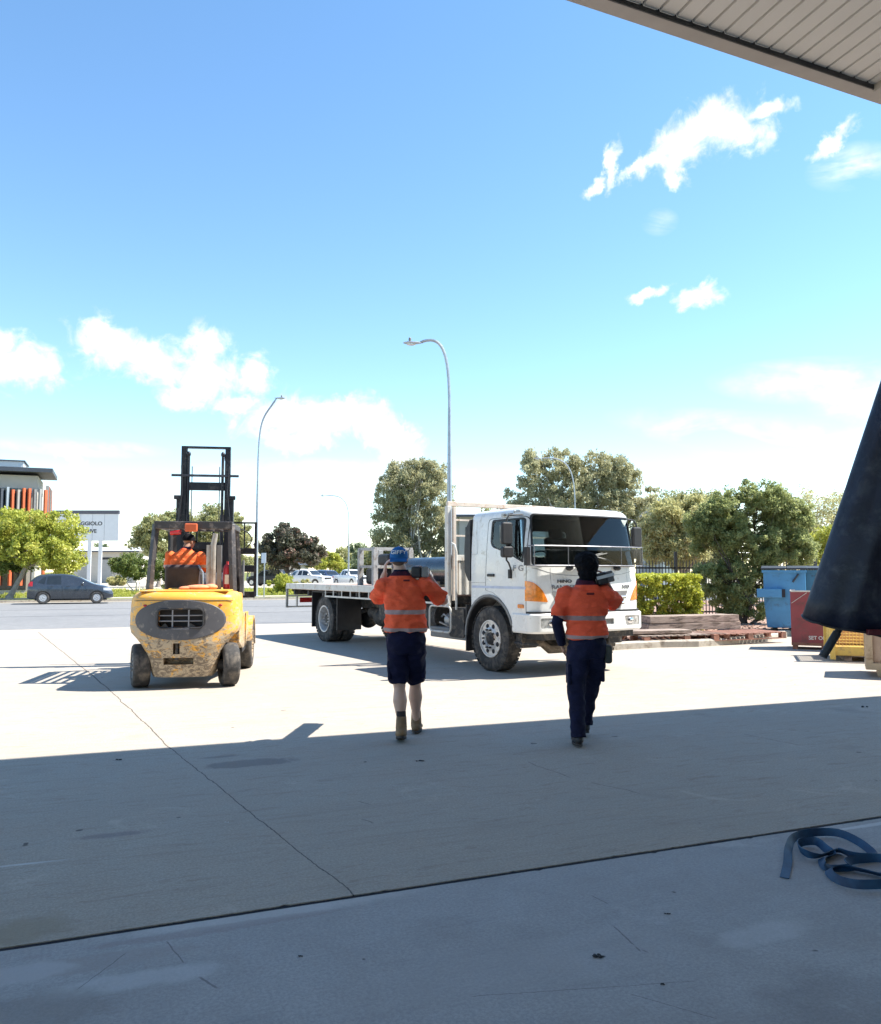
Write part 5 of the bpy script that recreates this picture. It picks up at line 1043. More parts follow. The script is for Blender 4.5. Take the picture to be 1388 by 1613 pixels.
# ------------------------------------------------------------ forklift
def worn_yellow():
    m, nt, N, L, P = newmat('worn_yellow_paint'); tc = N.new('ShaderNodeTexCoord'); v = tc.outputs['Object']; sep = N.new('ShaderNodeSeparateXYZ'); L.new(v, sep.inputs[0])
    a = nz(N, L, v, 2.2, 5, 0.6); base = mixc(N, L, mr(N, L, a.outputs['Fac'], 0.3, 0.7), (0.74, 0.36, 0.045), (0.80, 0.43, 0.07))
    mp = N.new('ShaderNodeMapping'); mp.inputs['Scale'].default_value = (1, 1, 1.8); L.new(v, mp.inputs[0])
    s = nz(N, L, mp.outputs[0], 5, 10, 0.75, 1.6); s2 = nz(N, L, v, 3.0, 4, 0.6)
    low = mr(N, L, sep.outputs['Z'], 0.35, 1.25, 1.0, 0.15); thr = mth(N, L, 'ADD', s.outputs['Fac'], mth(N, L, 'ADD', mth(N, L, 'MULTIPLY', low, 0.24), mth(N, L, 'MULTIPLY', mth(N, L, 'ADD', s2.outputs['Fac'], -0.5), 0.35)))
    c = mixc(N, L, mr(N, L, thr, 0.60, 0.66), base, (0.44, 0.35, 0.24)); s3 = nz(N, L, mp.outputs[0], 7, 10, 0.72, 2.2)
    th2 = mth(N, L, 'ADD', s3.outputs['Fac'], mth(N, L, 'MULTIPLY', low, 0.20)); c = mixc(N, L, mr(N, L, th2, 0.67, 0.70, 0, 0.7), c, (0.09, 0.065, 0.05))
    L.new(c, P.inputs['Base Color']); L.new(mr(N, L, thr, 0.58, 0.66, 0.38, 0.75), P.inputs['Roughness'])
    b = N.new('ShaderNodeBump'); b.inputs['Strength'].default_value = 0.4; b.inputs['Distance'].default_value = 0.004; L.new(thr, b.inputs['Height']); L.new(b.outputs[0], P.inputs['Normal']); return m
M['fork_yellow'] = worn_yellow()
M['guard'] = pmat('dark_grey_guard_paint', (0.055, 0.05, 0.052), 0.45, 0, 0.2, 6, dirt=(0.2, 0.17, 0.15), dirt_amt=0.3, dscale=8)
M['mast'] = pmat('black_mast_steel', (0.03, 0.03, 0.036), 0.4, 0.3, 0.2, 6, dirt=(0.12, 0.1, 0.09), dirt_amt=0.25, dscale=8)
M['darkpaint'] = pmat('charcoal_paint', (0.075, 0.075, 0.085), 0.55, 0, 0.15, 3, dirt=(0.22, 0.2, 0.18), dirt_amt=0.22, dscale=9)
FK_LOC = Vector((-3.60, 11.75, 0)); FK_ROT = math.radians(9)
def forklift():
    T = empty('forklift', FK_LOC, FK_ROT, 'worn yellow counterbalance forklift with raised black mast seen from behind', 'forklift')
    # counterweight
    def halfw(z):
        P_ = [(0.16, 0.40), (0.22, 0.43), (0.35, 0.455), (0.50, 0.50), (0.60, 0.56), (0.68, 0.63), (0.76, 0.715), (0.84, 0.735), (1.0, 0.735), (1.2, 0.72), (1.27, 0.70), (1.31, 0.66), (1.325, 0.60)]
        for (z0, w0), (z1, w1) in zip(P_, P_[1:]):
            if z <= z1: return w0 + (w1 - w0) * max(0, (z - z0)) / (z1 - z0)
        return P_[-1][1]
    def ry(x, z): # rear surface
        inset = 0.0
        if z > 1.22: inset = 0.10 * ((z - 1.22) / 0.105) ** 2
        if z < 0.6: inset += 0.10 * ((0.6 - z) / 0.44)
        return -0.40 + 0.22 * (x / 0.735) ** 2 + inset
    rings = []
    for z in (0.16, 0.19, 0.26, 0.35, 0.42, 0.50, 0.56, 0.60, 0.64, 0.68, 0.72, 0.76, 0.80, 0.84, 0.92, 1.0, 1.1, 1.2, 1.24, 1.27, 1.295, 1.31, 1.32, 1.325):
        w = halfw(z); ring = []; rc = 0.12
        for j in range(21):
            x = -w + 2 * w * j / 20; e = max(0, abs(x) - (w - rc)) / rc; ring.append(Vector((x, ry(x, z) + 0.09 * (1 - math.sqrt(max(0, 1 - e * e))), z)))
        ring += [Vector((w, 0.2, z)), Vector((w, 0.55, z)), Vector((-w, 0.55, z)), Vector((-w, 0.2, z))]
        rings.append(ring)
    m = MB(); m.loft(rings); cw = m.build('counterweight', M['fork_yellow'], T)
    cut = MB(); cut.prism(rrect(-0.31, 0.31, 0.84, 1.09, 0.06), (-0.02, -0.2, 0), (1, 0, 0), (0, 0, 1), 0.6)
    c2 = MB(); c2.bb(-0.24, 0.16, -0.6, -0.15, 0.335, 0.43); c3 = MB(); c3.bb(-0.11, -0.02, -0.6, -0.22, 0.48, 0.63)
    boolean(cw, [cut, c2, c3]); setsmooth(cw, 38)
    # charcoal oval on the rear face, following its curve
    def face_patch(name, fn_in, x0, x1, z0, z1, mat, d, nx=48, nz_=30):
        pass
    ov = MB(); nA, nR = 64, 10; vs = []; fs = []; hole = rrect(-0.33, 0.29, 0.83, 1.10, 0.06, 5)
    cx, cz, rx, rz = -0.03, 0.945, 0.61, 0.275
    inner = []
    hc = Vector((-0.02, 0.965))
    for i in range(nA):
        a = 2 * math.pi * i / nA; dx, dz = math.cos(a), math.sin(a)
        k = 1e9
        for q in range(len(hole)):
            p0 = Vector(hole[q]) - hc; p1 = Vector(hole[(q + 1) % len(hole)]) - hc; e = p1 - p0; den = dx * e.y - dz * e.x
            if abs(den) < 1e-9: continue
            t = (p0.x * e.y - p0.y * e.x) / den; s = (p0.x * dz - p0.y * dx) / den
            if t > 0 and -1e-6 <= s <= 1 + 1e-6: k = min(k, t)
        hi = hc + Vector((dx, dz)) * k
        # outer oval point along the same ray
        lo_t, hi_t = 0, 3
        for _ in range(30):
            t = (lo_t + hi_t) / 2; p = hc + Vector((dx, dz)) * t
            if ((p.x - cx) / rx) ** 2 + (abs(p.y - cz) / rz) ** 2.2 < 1: lo_t = t
            else: hi_t = t
        ho = hc + Vector((dx, dz)) * lo_t
        for j in range(nR + 1): p = hi.lerp(ho, j / nR); vs.append((p.x, ry(p.x, p.y) - 0.007, p.y))
    for i in range(nA):
        for j in range(nR): a = i * (nR + 1) + j; b = ((i + 1) % nA) * (nR + 1) + j; fs.append((a, b, b + 1, a + 1))
    o = ov.add(vs, fs).build('rear_oval_panel', M['darkpaint'], cw, True); sd = o.modifiers.new('s', 'SOLIDIFY'); sd.thickness = 0.012; sd.offset = -1
    # grille bars
    g = MB(); fr = rrect(-0.325, 0.285, 0.835, 1.095, 0.06); pts = [(x, ry(x, z) - 0.012, z) for x, z in fr]; g.tube(pts + [pts[0], pts[1]], 0.014, 6, caps=False, side=(0, 1, 0)); g.build('grille_frame', M['black'], cw, True)
    g = MB()
    for x in (-0.125, 0.09): g.bb(x - 0.009, x + 0.009, ry(x, 1) + 0.01, ry(x, 1) + 0.03, 0.84, 1.09)
    for z in (0.93, 1.005): g.tube([(x, ry(x, z) + 0.02, z) for x in (-0.31, -0.12, 0.08, 0.28)], 0.009, 6)
    g.build('grille_bar', pmat('grille_grey', (0.25, 0.25, 0.27), 0.5), cw)
    g = MB(); g.bb(-0.32, 0.28, -0.21, -0.195, 0.84, 1.09); g.build('radiator', M['darkblock'], cw)
    g = MB(); g.prism(rpoly([(0.10, 0.0), (0.19, 0.0), (0.15, 0.03), (0.11, 0.05)], 0.01), (-0.02, -0.25, 0.845), (1, 0, 0), (0, 0, 1), 0.02); g.prism(rpoly([(-0.28, 0.0), (-0.18, 0.0), (-0.22, 0.05)], 0.01), (-0.02, -0.25, 0.845), (1, 0, 0), (0, 0, 1), 0.02); g.build('bent_fin', M['greytrim'], cw)
    p = MB(); p.lathe([(0.025, 0.40), (0.025, 0.66)], (-0.065, -0.33, 0), 'Z', 12); p.build('tow_pin', M['chassis'], cw)
    g = MB(); g.bb(-0.60, 0.60, -0.24, 0.5, 1.326, 1.345); g.build('hood_top', M['fork_yellow'], T, bevel=0.008)
    g = MB(); g.bb(-0.35, 0.40, 0.55, 1.1, 1.28, 1.36); g.build('hood', M['fork_yellow'], T, bevel=0.02)
    g = MB()
    for sg_ in (-1, 1): 
        pts = [(sg_ * 0.735 * k / 10, ry(sg_ * 0.735 * k / 10, 1.21) - 0.003, 1.215 - 0.015 * (k / 10) ** 2) for k in range(10)]; g.tube(pts, 0.004, 4)
    g.build('panel_gap', M['darkblock'], cw)
    for sg_ in (-1, 1):
        g = MB(); x = sg_ * 0.50; g.ell((x, ry(x, 1.14) - 0.004, 1.14), (0.03, 0.012, 0.016)); g.build('reflector', M['red_lens'], cw, True)
    # body sides
    for s in (-1, 1):
        b = MB(); b.prism(rpoly([(0.55, 0.55), (1.25, 0.40), (1.72, 0.42), (1.75, 0.62), (1.62, 0.95), (1.10, 0.98), (0.98, 1.28), (0.55, 1.30)], [0.03, 0.05, 0.05, 0.08, 0.1, 0.06, 0.06, 0.02]), (s * 0.70 if s < 0 else 0.70, 0, 0), (0, 1, 0), (0, 0, 1), -0.16 if s > 0 else 0.16)
        b.build('side_panel', M['fork_yellow'], T, bevel=0.015)
        b = MB(); b.bb(s * 0.50, s * 0.70, 1.15, 1.75, 0.35, 0.42); b.bb(s * 0.48, s * 0.68, 1.2, 1.7, 0.42, 0.62); b.build('step', M['black'], T, bevel=0.01)
        # front fender over the drive wheel
        f = MB(); rings = []
        for j in range(13):
            a = math.radians(-5 + 175 * j / 12); c, q = math.cos(a), math.sin(a); rings.append([Vector((s * x, 2.2 + c * r, 0.40 + q * r)) for x, r in ((0.50, 0.47), (0.80, 0.47), (0.80, 0.44), (0.50, 0.44))])
        f.loft(rings); f.build('fender', M['fork_yellow'], T, True)
        f = MB(); f.prism([(1.55, 0.42), (1.80, 0.60), (2.0, 0.84), (1.95, 0.95), (1.5, 0.95)], (s * 0.72 if s > 0 else -0.72, 0, 0), (0, 1, 0), (0, 0, 1), -0.04 if s > 0 else 0.04); f.build('fender_skirt', M['fork_yellow'], T)
    b = MB(); b.bb(-0.5, 0.5, 0.55, 2.3, 0.28, 0.95); b.build('frame', M['chassis'], T)
    b = MB(); b.bb(-0.55, 0.55, 1.2, 2.25, 0.951, 0.99); b.build('floor_plate', M['chassis'], T)
    c_ = MB(); c_.prism(rpoly([(2.15, 0.9), (2.42, 0.9), (2.42, 1.55), (2.30, 1.60), (2.2, 1.45)], 0.04), (-0.5, 0, 0), (0, 1, 0), (0, 0, 1), 1.0); c_.build('cowl', M['darkpaint'], T, bevel=0.015)
    # wheels
    for s in (-1, 1): wheel(T, (s * 0.60, 0.0, 0.30), 0.30, 0.23, s if False else (1 if s > 0 else -1), M['greytrim'], 'solid', math.radians(-90 + 16))
    for s in (-1, 1): wheel(T, (s * 0.65, 2.2, 0.40), 0.40, 0.28, s, M['fork_yellow'], 'solid', math.radians(-90))
    a = MB(); a.tube([(-0.55, 0, 0.30), (0.55, 0, 0.30)], 0.07, 10); a.bb(-0.32, 0.32, -0.12, 0.12, 0.24, 0.42); a.build('steer_axle', M['chassis'], T)
    a = MB(); a.tube([(-0.6, 2.2, 0.40), (0.6, 2.2, 0.40)], 0.11, 12); a.build('front_axle', M['chassis'], T, True)
    # overhead guard
    R0, R1 = 0.58, 0.53
    for s in (-1, 1):
        p = MB(); p.tube([(s * 0.60, 0.50, 1.30), (s * R0, 0.52, 1.7), (s * 0.545, 0.62, 2.31)], [(0.055, 0.04)] * 3, 4, side=(1, 0, 0)); p.build('guard_post', M['guard'], T, bevel=0.004)
        p = MB(); p.tube([(s * 0.55, 2.32, 1.0), (s * 0.55, 2.30, 1.4), (s * 0.50, 1.95, 2.31)], [(0.05, 0.04)] * 3, 4, side=(1, 0, 0)); p.build('guard_post', M['guard'], T, bevel=0.004)
        p = MB(); p.bb(s * 0.565, s * 0.49, 0.58, 2.0, 2.26, 2.35); p.build('guard_side', M['guard'], T, bevel=0.008)
    p = MB(); p.bb(-0.565, 0.565, 0.55, 0.62, 2.24, 2.355); p.build('guard_cross', M['guard'], T, bevel=0.008); p = MB(); p.bb(-0.50, 0.50, 1.98, 2.04, 2.27, 2.345); p.build('guard_cross', M['guard'], T, bevel=0.008)
    p = MB()
    for k in range(7): x = -0.42 + k * 0.14; p.bb(x - 0.012, x + 0.012, 0.62, 1.98, 2.275, 2.335)
    p.build('guard_bars', M['guard'], T)
    b = MB(); b.bb(-0.12, 0.06, 0.50, 0.58, 2.20, 2.32); b.build('beacon', M['orange_paint'], T, bevel=0.015)
    b = MB(); b.tube([(-0.33, 0.58, 2.18), (-0.18, 0.56, 2.19)], 0.035, 10); b.build('work_lamp', M['red_lens'], T, True)
    e = MB(); e.tube([(0.30, 0.50, 1.30), (0.30, 0.50, 2.0), (0.33, 0.49, 2.17)], [0.042, 0.042, 0.036], 14); e.tube([(0.25, 0.52, 1.3), (0.25, 0.52, 2.0)], 0.05, 14); ex = e.build('exhaust', pmat('dull_exhaust_steel', (0.36, 0.34, 0.31), 0.5, 0.3, 0.2, 8, dirt=(0.2, 0.14, 0.1), dirt_amt=0.3), T, True)
    e = MB(); e.bb(0.355, 0.42, 0.50, 0.56, 1.3, 2.0); e.build('exhaust_shield', M['greytrim'], T)
    e = MB(); e.lathe([(0.001, 0), (0.062, 0.01), (0.065, 0.30), (0.045, 0.36), (0.02, 0.38), (0.02, 0.42)], (0.50, 0.60, 1.34), 'Z', 18); x_ = e.build('fire_extinguisher', pmat('extinguisher_red', (0.5, 0.03, 0.04), 0.35, 0, 0.08, 5), T, True)
    e = MB(); e.bb(0.47, 0.53, 0.531, 0.536, 1.42, 1.56); e.build('extinguisher_label', M['signwhite'], x_)
    # seat
    s = MB(); s.box((-0.20, 0.98, 1.50), (0.52, 0.16, 0.42), Matrix.Rotation(0.08, 3, 'X')); s.box((-0.20, 1.25, 1.36), (0.48, 0.5, 0.13)); s.build('seat', pmat('dark_brown_seat', (0.05, 0.035, 0.035), 0.6, 0, 0.25, 6), T, bevel=0.05, seg=3)
    s = MB(); s.tube([(0.03, 0.93, 1.7), (0.10, 0.9, 1.6), (0.11, 0.9, 1.42), (0.06, 0.95, 1.35)], 0.016, 6); s.build('seat_belt_guide', M['galv'], T, True)
    s = MB(); s.ell((0.12, 0.42, 1.375), (0.2, 0.14, 0.04)); s.ell((0.28, 0.45, 1.38), (0.1, 0.12, 0.045)); s.ell((-0.05, 0.40, 1.365), (0.12, 0.1, 0.03)); 
    rg = setp(s.build('folded_rag', pmat('faded_orange_cloth', (0.75, 0.28, 0.15), 0.9, 0, 0.2, 12, bump=0.5, bscale=20), None, True), 'crumpled faded orange cloth lying on the forklift hood behind the seat', 'cloth')
    rg.location = FK_LOC; rg.rotation_euler = (0, 0, FK_ROT)
    w = MB(); cc = Vector((-0.15, 1.90, 1.62)); q = Matrix.Rotation(math.radians(40), 3, 'X'); pts = [cc + q @ Vector((0.16 * math.cos(a), 0.16 * math.sin(a), 0)) for a in [2 * math.pi * j / 24 for j in range(25)]]
    w.tube(pts, 0.013, 8, caps=False); w.tube([cc, (-0.15, 2.2, 1.35)], 0.025, 8); w.tube([pts[0], cc, pts[12]], 0.01, 6); w.build('steering_wheel', M['black'], T, True)
    # mast
    MX = -0.10
    def chan(s, x, z0, z1, name, y=2.75, w=0.075, d=0.14):
        x += MX; c = MB(); c.bb(x - 0.012, x + 0.012, y - d / 2, y + d / 2, z0, z1)
        for yy in (-d / 2, d / 2 - 0.018): c.bb(x - s * w if s > 0 else x + w, x - s * 0.012 if s > 0 else x + 0.012, y + yy, y + yy + 0.018, z0, z1)
        return c.build(name, M['mast'], T)
    for s in (-1, 1):
        chan(s, s * 0.47, 0.12, 2.92, 'outer_mast_rail', 2.75, 0.085, 0.17); chan(s, s * 0.405, 0.85, 3.80, 'inner_mast_rail', 2.75, 0.075, 0.15)
        c = MB(); c.tube([(MX + s * 0.29, 2.68, 0.3), (MX + s * 0.29, 2.68, 2.6)], 0.036, 12); c.tube([(MX + s * 0.29, 2.68, 2.6), (MX + s * 0.29, 2.68, 3.66)], 0.024, 12); c.ell((MX + s * 0.29, 2.68, 3.66), (0.035, 0.035, 0.05)); c.build('lift_cylinder', M['mast'], T, True)
        c = MB(); c.lathe([(0.06, -0.02), (0.06, 0.02)], (MX + s * 0.335, 2.75, 3.62), 'X', 18); c.tube([(MX + s * 0.335, 2.69, 3.62), (MX + s * 0.335, 2.69, 2.3)], 0.010, 6); c.tube([(MX + s * 0.335, 2.81, 3.62), (MX + s * 0.335, 2.81, 2.0)], 0.012, 6); c.tube([(MX + s * 0.235, 2.72, 3.45), (MX + s * 0.235, 2.72, 2.0)], 0.008, 6); c.build('lift_chain', M['mast'], T, True)
        c = MB(); c.bb(MX + s * 0.40, MX + s * 0.52, 2.62, 2.68, 2.86, 2.93); c.build('mast_bracket', M['mast'], T, bevel=0.01); c = MB(); c.bb(MX + s * 0.42, MX + s * 0.52, 2.6, 2.66, 2.3, 2.4); c.build('mast_bracket', M['mast'], T, bevel=0.01)
        c = MB(); c.tube([(MX + s * 0.40, 2.62, 3.45), (MX + s * 0.38, 2.60, 3.0), (MX + s * 0.44, 2.6, 2.4)], 0.012, 6); c.build('hydraulic_hose', M['black'], T, True)
    c = MB(); c.bb(MX - 0.42, MX + 0.42, 2.70, 2.80, 3.77, 3.805); c.build('mast_top_bar', M['mast'], T)
    c = MB(); c.bb(MX - 0.57, MX + 0.57, 2.63, 2.67, 3.26, 3.30); c.build('mast_cross_bar', M['darkpaint'], T)
    c = MB(); c.bb(MX - 0.33, MX + 0.33, 2.70, 2.78, 3.03, 3.17); c.build('mast_cross_bar', M['mast'], T, bevel=0.006); c = MB(); c.bb(MX - 0.39, MX + 0.39, 2.7, 2.8, 2.0, 2.12); c.build('mast_cross_bar', M['mast'], T, bevel=0.006); c = MB(); c.bb(MX - 0.46, MX + 0.46, 2.68, 2.82, 0.3, 0.5); c.build('mast_cross_bar', M['mast'], T, bevel=0.006)
    # carriage, load backrest, forks
    yb = 3.10
    c = MB()
    for x in (-0.75, 0.75): c.bb(x - 0.022, x + 0.022, yb - 0.02, yb + 0.02, 1.16, 2.50)
    c.bb(-0.77, 0.77, yb - 0.02, yb + 0.02, 2.47, 2.50)
    for x in (-0.28, 0.0, 0.28, 0.55, -0.55): c.bb(x - 0.012, x + 0.012, yb - 0.015, yb + 0.015, 1.95, 2.48)
    c.build('load_backrest', M['mast'], T)
    c = MB(); c.bb(-0.75, 0.75, yb - 0.04, yb + 0.03, 1.92, 2.03); c.bb(-0.75, 0.75, yb - 0.05, yb + 0.03, 1.60, 1.72); c.bb(-0.3, 0.3, yb - 0.2, yb - 0.05, 1.5, 2.1); c.bb(0.38, 0.46, yb - 0.03, yb + 0.03, 1.2, 1.6); c.bb(0.2, 0.75, yb - 0.04, yb + 0.03, 1.14, 1.25); c.build('carriage', M['mast'], T, bevel=0.006)
    for x in (-0.42, 0.42): c = MB(); c.bb(x - 0.06, x + 0.06, yb + 0.03, yb + 0.07, 1.15, 1.9); c.bb(x - 0.06, x + 0.06, yb + 0.07, yb + 1.2, 1.15, 1.19); c.build('fork', M['mast'], T, bevel=0.005)
    c = MB(); pts = [(0.42 + 0.26 * math.cos(a), yb - 0.06, 2.18 + 0.19 * math.sin(a)) for a in [math.radians(-100 + 200 * j / 14) for j in range(15)]]; c.tube([(0.3, yb - 0.06, 2.0)] + pts + [(0.3, yb - 0.06, 2.36)], 0.013, 6); c.build('hose_loop', M['black'], T, True)
    c = MB(); c.tube([(0.60, 2.38, 1.2), (0.60, 2.34, 1.8)], 0.018, 8); c.build('grab_handle', M['greytrim'], T)
    return T
forklift()
# ------------------------------------------------------------ people
def skinmat(name, col): 
    m = pmat(name, col, 0.55, 0, 0.08, 14, bump=0.08, bscale=80); m.node_tree.nodes['Principled BSDF'].inputs['Subsurface Weight'].default_value = 0.08; return m
M['skin'] = skinmat('sunburnt_fair_skin', (0.60, 0.38, 0.29)); M['skin2'] = skinmat('tanned_skin', (0.33, 0.17, 0.11)); M['skin_leg'] = skinmat('pale_leg_skin', (0.5, 0.33, 0.26))
def cloth(name, col, bands=(), collar=None, bump=0.5, var=0.12, sx=None):
    m, nt, N, L, P = newmat(name); tc = N.new('ShaderNodeTexCoord'); v = tc.outputs['Object']; sep = N.new('ShaderNodeSeparateXYZ'); L.new(v, sep.inputs[0])
    a = nz(N, L, v, 7, 5, 0.6); c = mixc(N, L, mr(N, L, a.outputs['Fac'], 0.3, 0.7), tuple(x * (1 - var) for x in col), tuple(min(1, x * (1 + var)) for x in col))
    wz = nz(N, L, v, 5, 3, 0.5); zz = mth(N, L, 'ADD', sep.outputs['Z'], mth(N, L, 'MULTIPLY', mth(N, L, 'ADD', wz.outputs['Fac'], -0.5), 0.012))
    rough = None
    for (z0, z1, colr) in bands:
        f = mth(N, L, 'MULTIPLY', mr(N, L, zz, z0, z0 + 0.004), mr(N, L, zz, z1 - 0.004, z1, 1, 0)); 
        if sx: f = mth(N, L, 'MULTIPLY', f, mr(N, L, mth(N, L, 'ABSOLUTE', mth(N, L, 'ADD', sep.outputs['X'], sx[1])), sx[0] - 0.003, sx[0], 1, 0))
        c = mixc(N, L, f, c, colr)
    if collar:
        f = mr(N, L, zz, collar[0], collar[0] + 0.008); c = mixc(N, L, f, c, collar[1])
    fine = nz(N, L, v, 160, 2, 0.5); c = mixc(N, L, mr(N, L, fine.outputs['Fac'], 0.35, 0.65, 0.0, 0.2), c, tuple(x * 0.5 for x in col))
    L.new(c, P.inputs['Base Color']); P.inputs['Roughness'].default_value = 0.85; P.inputs['Specular IOR Level'].default_value = 0.2; P.inputs['Sheen Weight'].default_value = 0.0
    mp = N.new('ShaderNodeMapping'); mp.inputs['Rotation'].default_value = (0.3, 0.5, 0.2); mp.inputs['Scale'].default_value = (1, 1, 2.2); L.new(v, mp.inputs[0])
    w1 = nz(N, L, mp.outputs[0], 9, 4, 0.55, 1.6); b = N.new('ShaderNodeBump'); b.inputs['Strength'].default_value = bump; b.inputs['Distance'].default_value = 0.03; L.new(w1.outputs['Fac'], b.inputs['Height']); L.new(b.outputs[0], P.inputs['Normal'])
    return m
ORANGE = (1.0, 0.135, 0.058); REFL = (0.42, 0.33, 0.32); NAVY = (0.008, 0.009, 0.034)
M['navy'] = cloth('navy_work_cotton', NAVY, var=0.3); M['navy2'] = cloth('faded_navy_work_cotton', (0.012, 0.014, 0.042), var=0.35)
M['boot'] = pmat('dusty_tan_boot_leather', (0.24, 0.155, 0.085), 0.75, 0, 0.25, 14, bump=0.4, bscale=50); M['bootblack'] = pmat('black_boot_leather', (0.02, 0.02, 0.024), 0.5, 0, 0.25, 14, bump=0.3)
M['sole'] = pmat('dark_rubber_sole', (0.035, 0.03, 0.028), 0.8); M['sock'] = pmat('dark_sock', (0.04, 0.03, 0.03), 0.95, 0, 0.2, 20)
M['hair'] = pmat('black_hair', (0.006, 0.006, 0.009), 0.8, 0, 0.3, 40, bump=0.8, bscale=90, spec=0.15, stretch=(1, 1, 0.3)); M['capblue'] = cloth('royal_blue_cap_cloth', (0.02, 0.13, 0.36), bump=0.15)

def wrinkle(o, amp, sc=9.0, seed=0, stretch=(1, 1, 1.8)):
    me = o.data; n = len(me.vertices); co = np.empty(n * 3, np.float32); me.vertices.foreach_get('co', co); co = co.reshape(-1, 3); no = np.empty(n * 3, np.float32); me.vertices.foreach_get('normal', no); no = no.reshape(-1, 3)
    out = co.copy()
    for i in range(n):
        p = Vector((co[i][0] * stretch[0] + 0.4 * co[i][2], co[i][1] * stretch[1], co[i][2] * stretch[2] + seed)) * sc
        a = 1 - abs(noise.noise(p)) * 2.2; b = noise.noise(p * 2.1 + Vector((7, 1, 3))); out[i] += no[i] * amp * (a * 0.8 + b * 0.5 - 0.35)
    me.vertices.foreach_set('co', out.ravel()); me.update()

def hand(mb, wrist, palm_dir, palm_n, thumb_side, curl=0.7, s=1.0):
    """palm block, four bent fingers of different length and a thumb leaving the side of the palm"""
    w = Vector(wrist); d = Vector(palm_dir).normalized(); n = Vector(palm_n); n = (n - d * n.dot(d)).normalized(); x = d.cross(n).normalized() * thumb_side
    mb.tube([w - d * 0.01, w + d * 0.035 * s, w + d * 0.085 * s], [(0.026 * s, 0.018 * s), (0.038 * s, 0.017 * s), (0.040 * s, 0.014 * s)], 12, side=x, dome=True)
    for k, (off, ln) in enumerate(((0.029, 0.078), (0.010, 0.086), (-0.010, 0.080), (-0.028, 0.064))):
        p = w + d * 0.088 * s + x * off * s; dirv = d.copy(); pts = [p - d * 0.02]; cur = p
        for j, fr in enumerate((0.42, 0.32, 0.26)):
            ang = curl * (0.55 + 0.35 * j) * (1 + 0.08 * k); dirv = (d * math.cos(ang) + n * math.sin(ang)).normalized(); d2 = dirv
            pts.append(cur); cur = cur + d2 * ln * fr * s
            if j == 2: pts.append(cur)
        mb.tube(pts, [0.0095 * s, 0.0095 * s, 0.009 * s, 0.008 * s, 0.007 * s], 8, dome=True)
    p = w + d * 0.03 * s + x * 0.030 * s
    mb.tube([p, p + (x * 0.8 + d * 0.6 + n * 0.2).normalized() * 0.035 * s, p + (x * 0.8 + d * 0.6 + n * 0.2).normalized() * 0.035 * s + (d + n * 0.5 + x * 0.2).normalized() * 0.03 * s], [0.013 * s, 0.0105 * s, 0.009 * s], 8, dome=True)

def headmesh(mb, c, yaw=0.0, pitch=0.0, s=1.0):
    """head with jaw, nose, ears; faces +Y before the turn"""
    c = Vector(c); R = Matrix.Rotation(yaw, 3, 'Z') @ Matrix.Rotation(pitch, 3, 'X')
    def P(x, y, z): return c + R @ (Vector((x, y, z)) * s)
    mb.ell(P(0, -0.008, 0.03), (0.075 * s, 0.095 * s, 0.092 * s), R, 22, 16); mb.ell(P(0, 0.022, -0.035), (0.062 * s, 0.070 * s, 0.078 * s), R, 20, 14)
    mb.ell(P(0, 0.045, -0.085), (0.038 * s, 0.035 * s, 0.028 * s), R, 14, 10); mb.ell(P(0, 0.096, -0.012), (0.012 * s, 0.018 * s, 0.028 * s), R, 12, 8)
    mb.ell(P(0, 0.084, 0.02), (0.05 * s, 0.014 * s, 0.012 * s), R, 12, 8); mb.ell(P(0, 0.084, -0.06), (0.024 * s, 0.012 * s, 0.010 * s), R, 12, 8)
    for q in (-1, 1):
        mb.ell(P(q * 0.076, -0.005, -0.012), (0.010 * s, 0.022 * s, 0.034 * s), R @ Matrix.Rotation(q * 0.35, 3, 'Z'), 12, 8); mb.ell(P(q * 0.035, 0.072, -0.018), (0.026 * s, 0.02 * s, 0.02 * s), R, 12, 8)
    return P
def face_parts(body, P, R=None):
    e = MB()
    for q in (-1, 1): e.ell(P(q * 0.030, 0.088, 0.0), (0.011, 0.007, 0.006), None, 10, 8)
    e.build('eye', M['signwhite'], body, True)
    e = MB()
    for q in (-1, 1): e.ell(P(q * 0.030, 0.094, 0.0), (0.005, 0.003, 0.005), None, 8, 6)
    e.build('iris', M['hair'], body, True)
    e = MB(); e.ell(P(0, 0.098, -0.060), (0.022, 0.005, 0.005), None, 12, 6); e.build('lips', pmat('lips', (0.4, 0.15, 0.12), 0.5), body, True)
